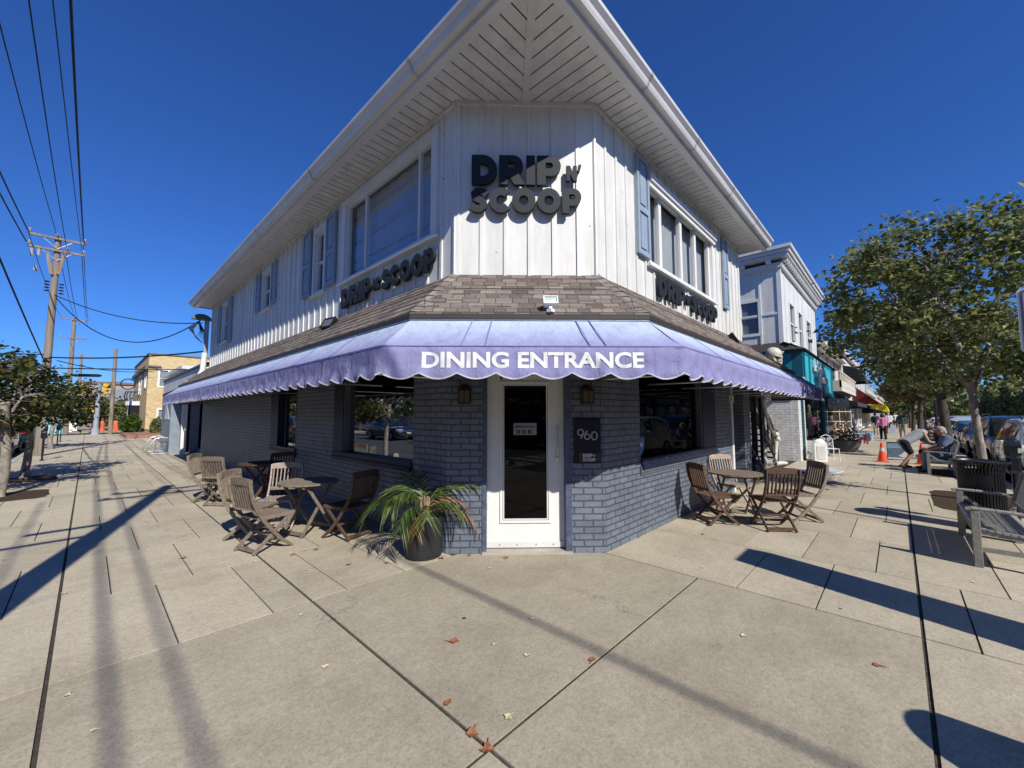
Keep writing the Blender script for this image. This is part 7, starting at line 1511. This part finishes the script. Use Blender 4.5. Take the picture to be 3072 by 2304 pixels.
def person(label, x, y, rz, J, clothes, hair=HAIRD, cap=None, vox=.014, scale=1, group=None, hands='relaxed', skin=SKIN, longhair=False):
    t = thing('person', label, 'person', (x, y, 0), rz=R(rz), group=group); t.scale = (1, 1, 1)
    J = {k_: Vector(v)*scale for k_, v in J.items()}; S = scale; hd = J['head']; fwd = J.get('face', V(1, 0, 0)).normalized() if 'face' in J else V(1, 0, 0); upv = (hd-J['neck']).normalized(); sdv = upv.cross(fwd).normalized(); fwd = sdv.cross(upv)
    lS, rS, lH, rH = J['lS'], J['rS'], J['lH'], J['rH']; ch = (lS+rS)/2; pv = (lH+rH)/2
    B = [(ch, J['neck'], .085*S, .055*S), (J['neck'], hd-upv*.03*S, .052*S, .055*S), (pv.lerp(ch, .05), ch-(ch-pv)*.15, .115*S, .12*S), (lH, lS.lerp(ch, .35), .095*S, .09*S), (rH, rS.lerp(ch, .35), .095*S, .09*S), (lS, rS, .062*S, .062*S), (lH, rH, .1*S, .1*S)]
    for s_ in 'lr':
        B += [(J[s_+'S'], J[s_+'E'], .05*S, .038*S), (J[s_+'E'], J[s_+'W'], .038*S, .026*S), (J[s_+'H'], J[s_+'K'], .085*S, .055*S), (J[s_+'K'], J[s_+'K'].lerp(J[s_+'A'], .35), .052*S, .055*S), (J[s_+'K'].lerp(J[s_+'A'], .35), J[s_+'A'], .055*S, .035*S)]
        E_, W2 = J[s_+'E'], J[s_+'W']; d = (W2-E_).normalized(); sd3 = d.cross(V(0, 0, 1)); sd3 = sd3.normalized() if sd3.length > .1 else V(0, 1, 0); nd = sd3.cross(d)
        pm = W2+d*.07*S; B.append((W2, pm, .026*S, .033*S))
        for k_ in range(4):
            o_ = (k_-1.5)*.019*S; f0 = pm+sd3*o_; ln = (.07, .08, .075, .06)[k_]*S; f1 = f0+d*ln*.55-nd*.008*S; B += [(f0, f1, .0095*S, .009*S), (f1, f1+d*ln*.35-nd*.025*S, .009*S, .0075*S)]
        B.append((W2+d*.03*S+sd3*.025*S, W2+d*.075*S+sd3*.055*S-nd*.01*S, .012*S, .009*S))
    # head: cranium, jaw, nose, brow, ears, lips
    B += [(hd+upv*.03*S-fwd*.012*S, hd+upv*.03*S-fwd*.012*S, .098*S, .098*S), (hd-upv*.02*S+fwd*.01*S, hd-upv*.055*S+fwd*.045*S, .075*S, .042*S), (hd+fwd*.085*S+upv*.01*S, hd+fwd*.108*S-upv*.018*S, .01*S, .015*S), (hd+fwd*.075*S-upv*.05*S-sdv*.018*S, hd+fwd*.075*S-upv*.05*S+sdv*.018*S, .011*S, .011*S)]
    for q in (-1, 1): B.append((hd+sdv*q*.09*S+upv*.015*S, hd+sdv*q*.094*S-upv*.02*S, .02*S, .014*S)); B.append((hd+fwd*.078*S+sdv*q*.02*S+upv*.04*S, hd+fwd*.07*S+sdv*q*.045*S+upv*.042*S, .014*S, .012*S))
    body = blob('body', B, skin, t, vox, 2)
    mb = MB(1)
    for q in (-1, 1): mb.ball(hd+fwd*.082*S+sdv*q*.032*S+upv*.02*S, .012*S, 8)
    mb.build('eyes', mat('eye_dark', (.05, .04, .035), .2, .6), t, smooth=True)
    if hair:
        Hc = [(hd+upv*.048*S-fwd*.028*S, hd+upv*.048*S-fwd*.028*S, .1*S, .1*S), (hd-fwd*.05*S, hd-fwd*.055*S-upv*.04*S, .075*S, .06*S)]
        if longhair: Hc += [(hd-fwd*.06*S, hd-fwd*.07*S-V(0, 0, .2)*S, .075*S, .05*S), (hd+sdv*.08*S, hd+sdv*.08*S-V(0, 0, .17)*S, .035*S, .03*S), (hd-sdv*.08*S, hd-sdv*.08*S-V(0, 0, .17)*S, .035*S, .03*S)]
        blob('hair', Hc, hair, t, .012, 3)
    if cap: blob('cap', [(hd+upv*.062*S-fwd*.012*S, hd+upv*.062*S-fwd*.012*S, .102*S, .102*S), (hd+upv*.05*S+fwd*.07*S, hd+upv*.045*S+fwd*.14*S, .03*S, .015*S), (hd+upv*.05*S+fwd*.07*S+sdv*.04*S, hd+upv*.045*S+fwd*.125*S+sdv*.03*S, .025*S, .014*S), (hd+upv*.05*S+fwd*.07*S-sdv*.04*S, hd+upv*.045*S+fwd*.125*S-sdv*.03*S, .025*S, .014*S)], cap, t, .01, 2)
    top, sl, bot, bl, shoe = clothes     # (mat), sleeve 0..1, (mat), leg length 0..2, shoe mat
    e = .02*S
    C = [(pv.lerp(ch, .0), ch-(ch-pv)*.1, .12*S+e, .128*S+e), (lH.lerp(lS, .03), lS.lerp(ch, .35), .1*S+e, .093*S+e), (rH.lerp(rS, .03), rS.lerp(ch, .35), .1*S+e, .093*S+e), (lS.lerp(ch, .3), rS.lerp(ch, .3), .07*S+e, .07*S+e)]
    if sl > 0:
        for s_ in 'lr':
            C.append((J[s_+'S'], J[s_+'S'].lerp(J[s_+'E'], min(1, sl)), .055*S+e, .055*S+e*.8))
            if sl > 1: C.append((J[s_+'E'], J[s_+'E'].lerp(J[s_+'W'], sl-1), .042*S+e, .036*S+e*.6))
    blob('shirt', C, top, t, .014, 3)
    C = [(lH, rH, .108*S+e, .108*S+e), (lH+V(0, 0, .0), lH.lerp(lS, .12), .1*S+e*.8, .1*S+e*.8), (rH, rH.lerp(rS, .12), .1*S+e*.8, .1*S+e*.8)]
    for s_ in 'lr':
        C.append((J[s_+'H'], J[s_+'H'].lerp(J[s_+'K'], min(1, bl)), .09*S+e, .065*S+e))
        if bl > 1: C.append((J[s_+'K'], J[s_+'K'].lerp(J[s_+'A'], bl-1), .062*S+e*.8, .045*S+e))
    blob('trousers' if bl > 1 else 'shorts', C, bot, t, .014, 3)
    fd = J.get('toe', None)
    for s_ in 'lr':
        A = J[s_+'A']; f2 = V(fwd.x, fwd.y, 0).normalized() if fd is None else fd.normalized(); heel = A-f2*.04*S+V(0, 0, -.035*S); blob('shoe', [(heel, A+f2*.14*S+V(0, 0, -.042*S), .042*S, .034*S), (A+V(0, 0, .0), A+f2*.05*S-V(0, 0, .02*S), .043*S, .04*S)], shoe, t, .01, 2)
    return t
def stand(step=.0, lean=0, hold=0, h=1.0):
    return dict(lH=(0, .09, .92), rH=(0, -.09, .92), lK=(step*.5+.03, .1, .5), rK=(-step*.3+.04, -.1, .5), lA=(step*.9, .1, .085), rA=(-step*.9, -.1, .09), lS=(lean, .19, 1.42), rS=(lean, -.19, 1.42), neck=(lean+.01, 0, 1.5), head=(lean+.04, 0, 1.62), face=(1, 0, 0),
        lE=(lean-.04+step*-.3, .25, 1.15), rE=(lean-.04+step*.3, -.25, 1.15), lW=(lean+.06-step*.4, .25, .92), rW=(lean+.06+step*.4, -.25, .92))
cl = lambda n, c: mat(n, c, .85, .15, var=.2, vs=6, bs=80, bump=.3, sheen=.2)
PKs = cl('pink_top', (.6, .2, .36)); BKc = cl('black_cloth', (.012, .012, .015)); WHc = cl('white_cloth', (.65, .65, .66)); GRc = cl('green_cloth', (.04, .075, .055)); KHc = cl('khaki_cloth', (.4, .33, .24)); NVc = cl('navy_cloth', (.015, .02, .05)); BLc = cl('slate_blue_cloth', (.085, .11, .19)); JN = cl('jeans_cloth', (.12, .2, .25)); WSH = cl('white_shoe', (.6, .6, .58)); BSH = cl('brown_shoe', (.07, .035, .02))
p_ = person('person in a pink short-sleeved top and black trousers walking away on the pavement', 28.6, -1.8, 2, stand(.18), (PKs, .9, BKc, 2, WSH), scale=.97, longhair=True)
mb = MB(1); mb.hexa([(.1, -.3, .5), (.2, -.55, .42), (.24, -.62, .95), (.14, -.36, 1.05), (.05, -.3, .5), (.15, -.55, .42), (.19, -.62, .95), (.09, -.36, 1.05)]); o = mb.build('carried_bag', GREYP, None, rec=True); o.location = p_.location; tag(o, 'grey flat bag held by the person in pink', 'bag')
person('person in a dark green shirt and khaki shorts walking away', 30.7, -2.62, 5, stand(.12), (GRc, 1.0, KHc, .95, WSH), hair=HAIRG, scale=1.02)
person('person in a white shirt and black shorts farther along the pavement', 40, -1.9, 0, stand(.2), (WHc, .9, BKc, .9, BSH), hair=HAIRG, scale=1.0)
person('person in a dark navy top beside the shop fronts', 36.5, -1.25, 0, stand(.1), (NVc, .9, WHc, .9, BSH), scale=.98)
person('person in a pale top far along the avenue near the lamps', 55, -2.2, 180, stand(.15), (WHc, .9, NVc, 2, BSH), scale=1)
# woman bending forward over the bench (faces -y)
J = dict(lH=(-.1, .09, .8), rH=(-.1, -.09, .8), lK=(.1, .12, .46), rK=(.05, -.11, .45), lA=(-.05, .13, .085), rA=(-.22, -.12, .1), lS=(.33, .17, 1.12), rS=(.33, -.17, 1.12), neck=(.42, 0, 1.15), head=(.54, 0, 1.16), face=(.55, 0, -.85), lE=(.42, .24, .86), rE=(.42, -.22, .86), lW=(.66, .16, .8), rW=(.66, -.14, .8), toe=(1, 0, 0))
person('person in a grey tank top and black shorts bending forward over the bench', 13.35, -2.62, -72, J, (cl('grey_tank', (.35, .37, .38)), 0, BKc, .8, BSH), vox=.009, hair=HAIRD)
# seated man with cap (faces +y), on bench
J = dict(lH=(0, .09, .52), rH=(0, -.09, .52), lK=(.42, .14, .52), rK=(.42, -.12, .52), lA=(.45, .16, .085), rA=(.4, -.13, .085), lS=(-.02, .2, 1.0), rS=(-.02, -.2, 1.0), neck=(.03, 0, 1.07), head=(.07, 0, 1.19), face=(1, 0, -.15), lE=(.1, .3, .76), rE=(.12, -.28, .76), lW=(.34, .2, .66), rW=(.36, -.16, .66), toe=(1, 0, 0))
person('person in a slate blue T-shirt and cap seated on the farther bench', 12.62, -3.32, 92, J, (BLc, .75, JN, 1.9, BSH), hair=HAIRG, cap=cl('tan_cap', (.33, .27, .25)), vox=.009)
J2 = dict(J); J2.update(rE=(.2, -.22, .84), rW=(.3, -.08, 1.06), lE=(.14, .24, .76))
person('person with long brown hair and black top seated beside the one with the cap', 13.55, -3.3, 100, J2, (BKc, .3, BKc, 1.0, BSH), hair=mat('brown_hair', (.12, .06, .035), .5, .4, var=.3, vs=30), vox=.009, longhair=True)
# ================================================================ fallen leaves and litter
rn = random.Random(77)
LEAFO = mat('fallen_orange', (.3, .13, .065), .7, .2, var=.25, vs=30); LEAFY = mat('fallen_cream', (.55, .5, .32), .7, .2, var=.2, vs=30)
LV = [(-1.03, -.17, 0), (-.86, -.4, 1), (-.42, -.36, 1), (-.8, -.65, 1), (-.55, -.98, 0), (-1.42, -.62, 0), (-1.27, -.93, 1), (-1.47, -.88, 0), (-1.48, -1.0, 0), (-2.85, .97, 1), (-1.62, .98, 1), (-1.75, .18, 1), (-2.75, .5, 1), (-2.05, 3.25, 0), (-1.4, 2.75, 1), (-1.55, 2.55, 1), (-1.2, 2.5, 0), (-1.05, 2.55, 1), (-.95, 2.48, 0), (-.9, 1.75, 0), (-1.25, 1.9, 1), (-2.92, 2.9, 1), (-1.5, 2.9, 0), (1.55, -.95, 1), (.42, -1.6, 1), (.05, .62, 1), (2.75, -.55, 0), (.38, .7, 0), (.15, 1.05, 0), (-.12, 1.2, 0), (2.05, .0, 0), (-1.8, 4.6, 1), (-2.2, 5.3, 1), (-1.1, 4.9, 1), (-1.9, 6.3, 1), (-.6, 1.5, 0), (2.9, -2.9, 1), (-3.4, 4.6, 1), (-3.7, 9.1, 1), (-3.9, 9.2, 1), (.62, -2.3, 0)]
for i, (x, y, k_) in enumerate(LV):
    s_ = rn.uniform(.018, .032) if k_ else rn.uniform(.028, .045); mb = MB(1); n = 9; P = []
    for j in range(n): a = 2*math.pi*j/n; r_ = s_*(1 if j % 2 else .72)*rn.uniform(.65, 1.2); P.append(V(r_*math.cos(a), r_*math.sin(a), .006+.5*s_*abs(math.sin(a+i))*rn.uniform(.2, .6)))
    c = V(0, 0, .005)
    for j in range(n): mb.face([c, P[j], P[(j+1) % n]])
    mb.bar((0, 0, .006), (s_*1.6, s_*.4, .008), .003, .003); o = mb.build('fallen_leaf', LEAFY if k_ else LEAFO, None); o.location = kq(x, y); o.rotation_euler = (0, 0, rn.uniform(0, 6.28))
    near = min([('the glass entrance door', (.2, .8)), ('the large front slab joint crossing', (-1.3, -.9)), ('the front folding chairs', (-1.3, 2.6)), ('the lower left pavement joint', (-2.8, 1.5)), ('the avenue café table', (2.8, -.6)), ('the side-street paving', (-1.9, 5.3)), ('the side-street tree pit', (-3.8, 9.2)), ('the right-hand long joint', (1.5, -2.2))], key=lambda q: (q[1][0]-x)**2+(q[1][1]-y)**2)[0]
    tag(o, ('small cream-coloured' if k_ else 'curled orange-brown')+' fallen leaf near '+near, 'leaf', 'fallen leaves on the pavement')

# ---- every repeated fitting that was laid out in one go becomes a part of its own
def split_loose(o, nm, cap=100):
    me = o.data; n = len(me.vertices); par = list(range(n))
    def find(a):
        while par[a] != a: par[a] = par[par[a]]; a = par[a]
        return a
    for e in me.edges:
        a, b = find(e.vertices[0]), find(e.vertices[1])
        if a != b: par[a] = b
    isl = {}
    for p in me.polygons: isl.setdefault(find(p.vertices[0]), []).append(p)
    if len(isl) < 2 or len(isl) > cap: return
    for k_, ps in isl.items():
        idx = {}; vs = []; fs = []
        for p in ps:
            f = []
            for v in p.vertices:
                if v not in idx: idx[v] = len(vs); vs.append(me.vertices[v].co.copy())
                f.append(idx[v])
            fs.append(f)
        m2 = bpy.data.meshes.new(nm); m2.from_pydata(vs, [], fs)
        for q in me.materials: m2.materials.append(q)
        u1_ = me.uv_layers[0].data; u2_ = m2.uv_layers.new(name='UVMap').data; li = 0
        for p in ps:
            for l in p.loop_indices: u2_[li].uv = u1_[l].uv; li += 1
        c = bpy.data.objects.new(nm, m2); col.objects.link(c); c.parent = o.parent; c.location = o.location
    for ch in list(o.children): ch.parent = o.parent
    bpy.data.objects.remove(o)
REN = {'inner_stop': 'inner_stop', 'soldier_course': 'soldier_course', 'teal_post': 'teal_post', 'display_figure': 'display_figure', 'gutter_joints': 'gutter_joint', 'white_brick_pier': 'white_brick_pier', 'brick_pier': 'brick_pier', 'windows': 'window', 'brackets': 'bracket', 'doorway_posts': 'doorway_post', 'sweep_screws': 'screw', 'hinge_clips': 'hinge_clip', 'door_hinges': 'door_hinge', 'teal_panels': 'teal_panel', 'easel_leg': 'easel_leg', 'seams': 'seam', 'balcony_tiles': 'balcony_tile', 'stringer': 'stringer', 'treads': 'tread', 'balusters': 'baluster', 'eyes': 'eye', 'fuse_cutouts': 'fuse_cutout', 'arm_brace': 'arm_brace', 'trim_boards': 'trim_board', 'visor': 'visor', 'back_slats': 'back_slat', 'foot_bones': 'foot_bone', 'hand_bones': 'finger_bone', 'house_number': 'house_number'}
for o in list(col.objects):
    b_ = o.name.split('.')[0]
    if o.type == 'MESH' and b_ in REN and b_ not in ('back_slats', 'house_number', 'foot_bones', 'seams'): split_loose(o, REN[b_])
for o in col.objects:
    b_ = o.name.split('.')[0]
    if b_ in REN: o.name = REN[b_]
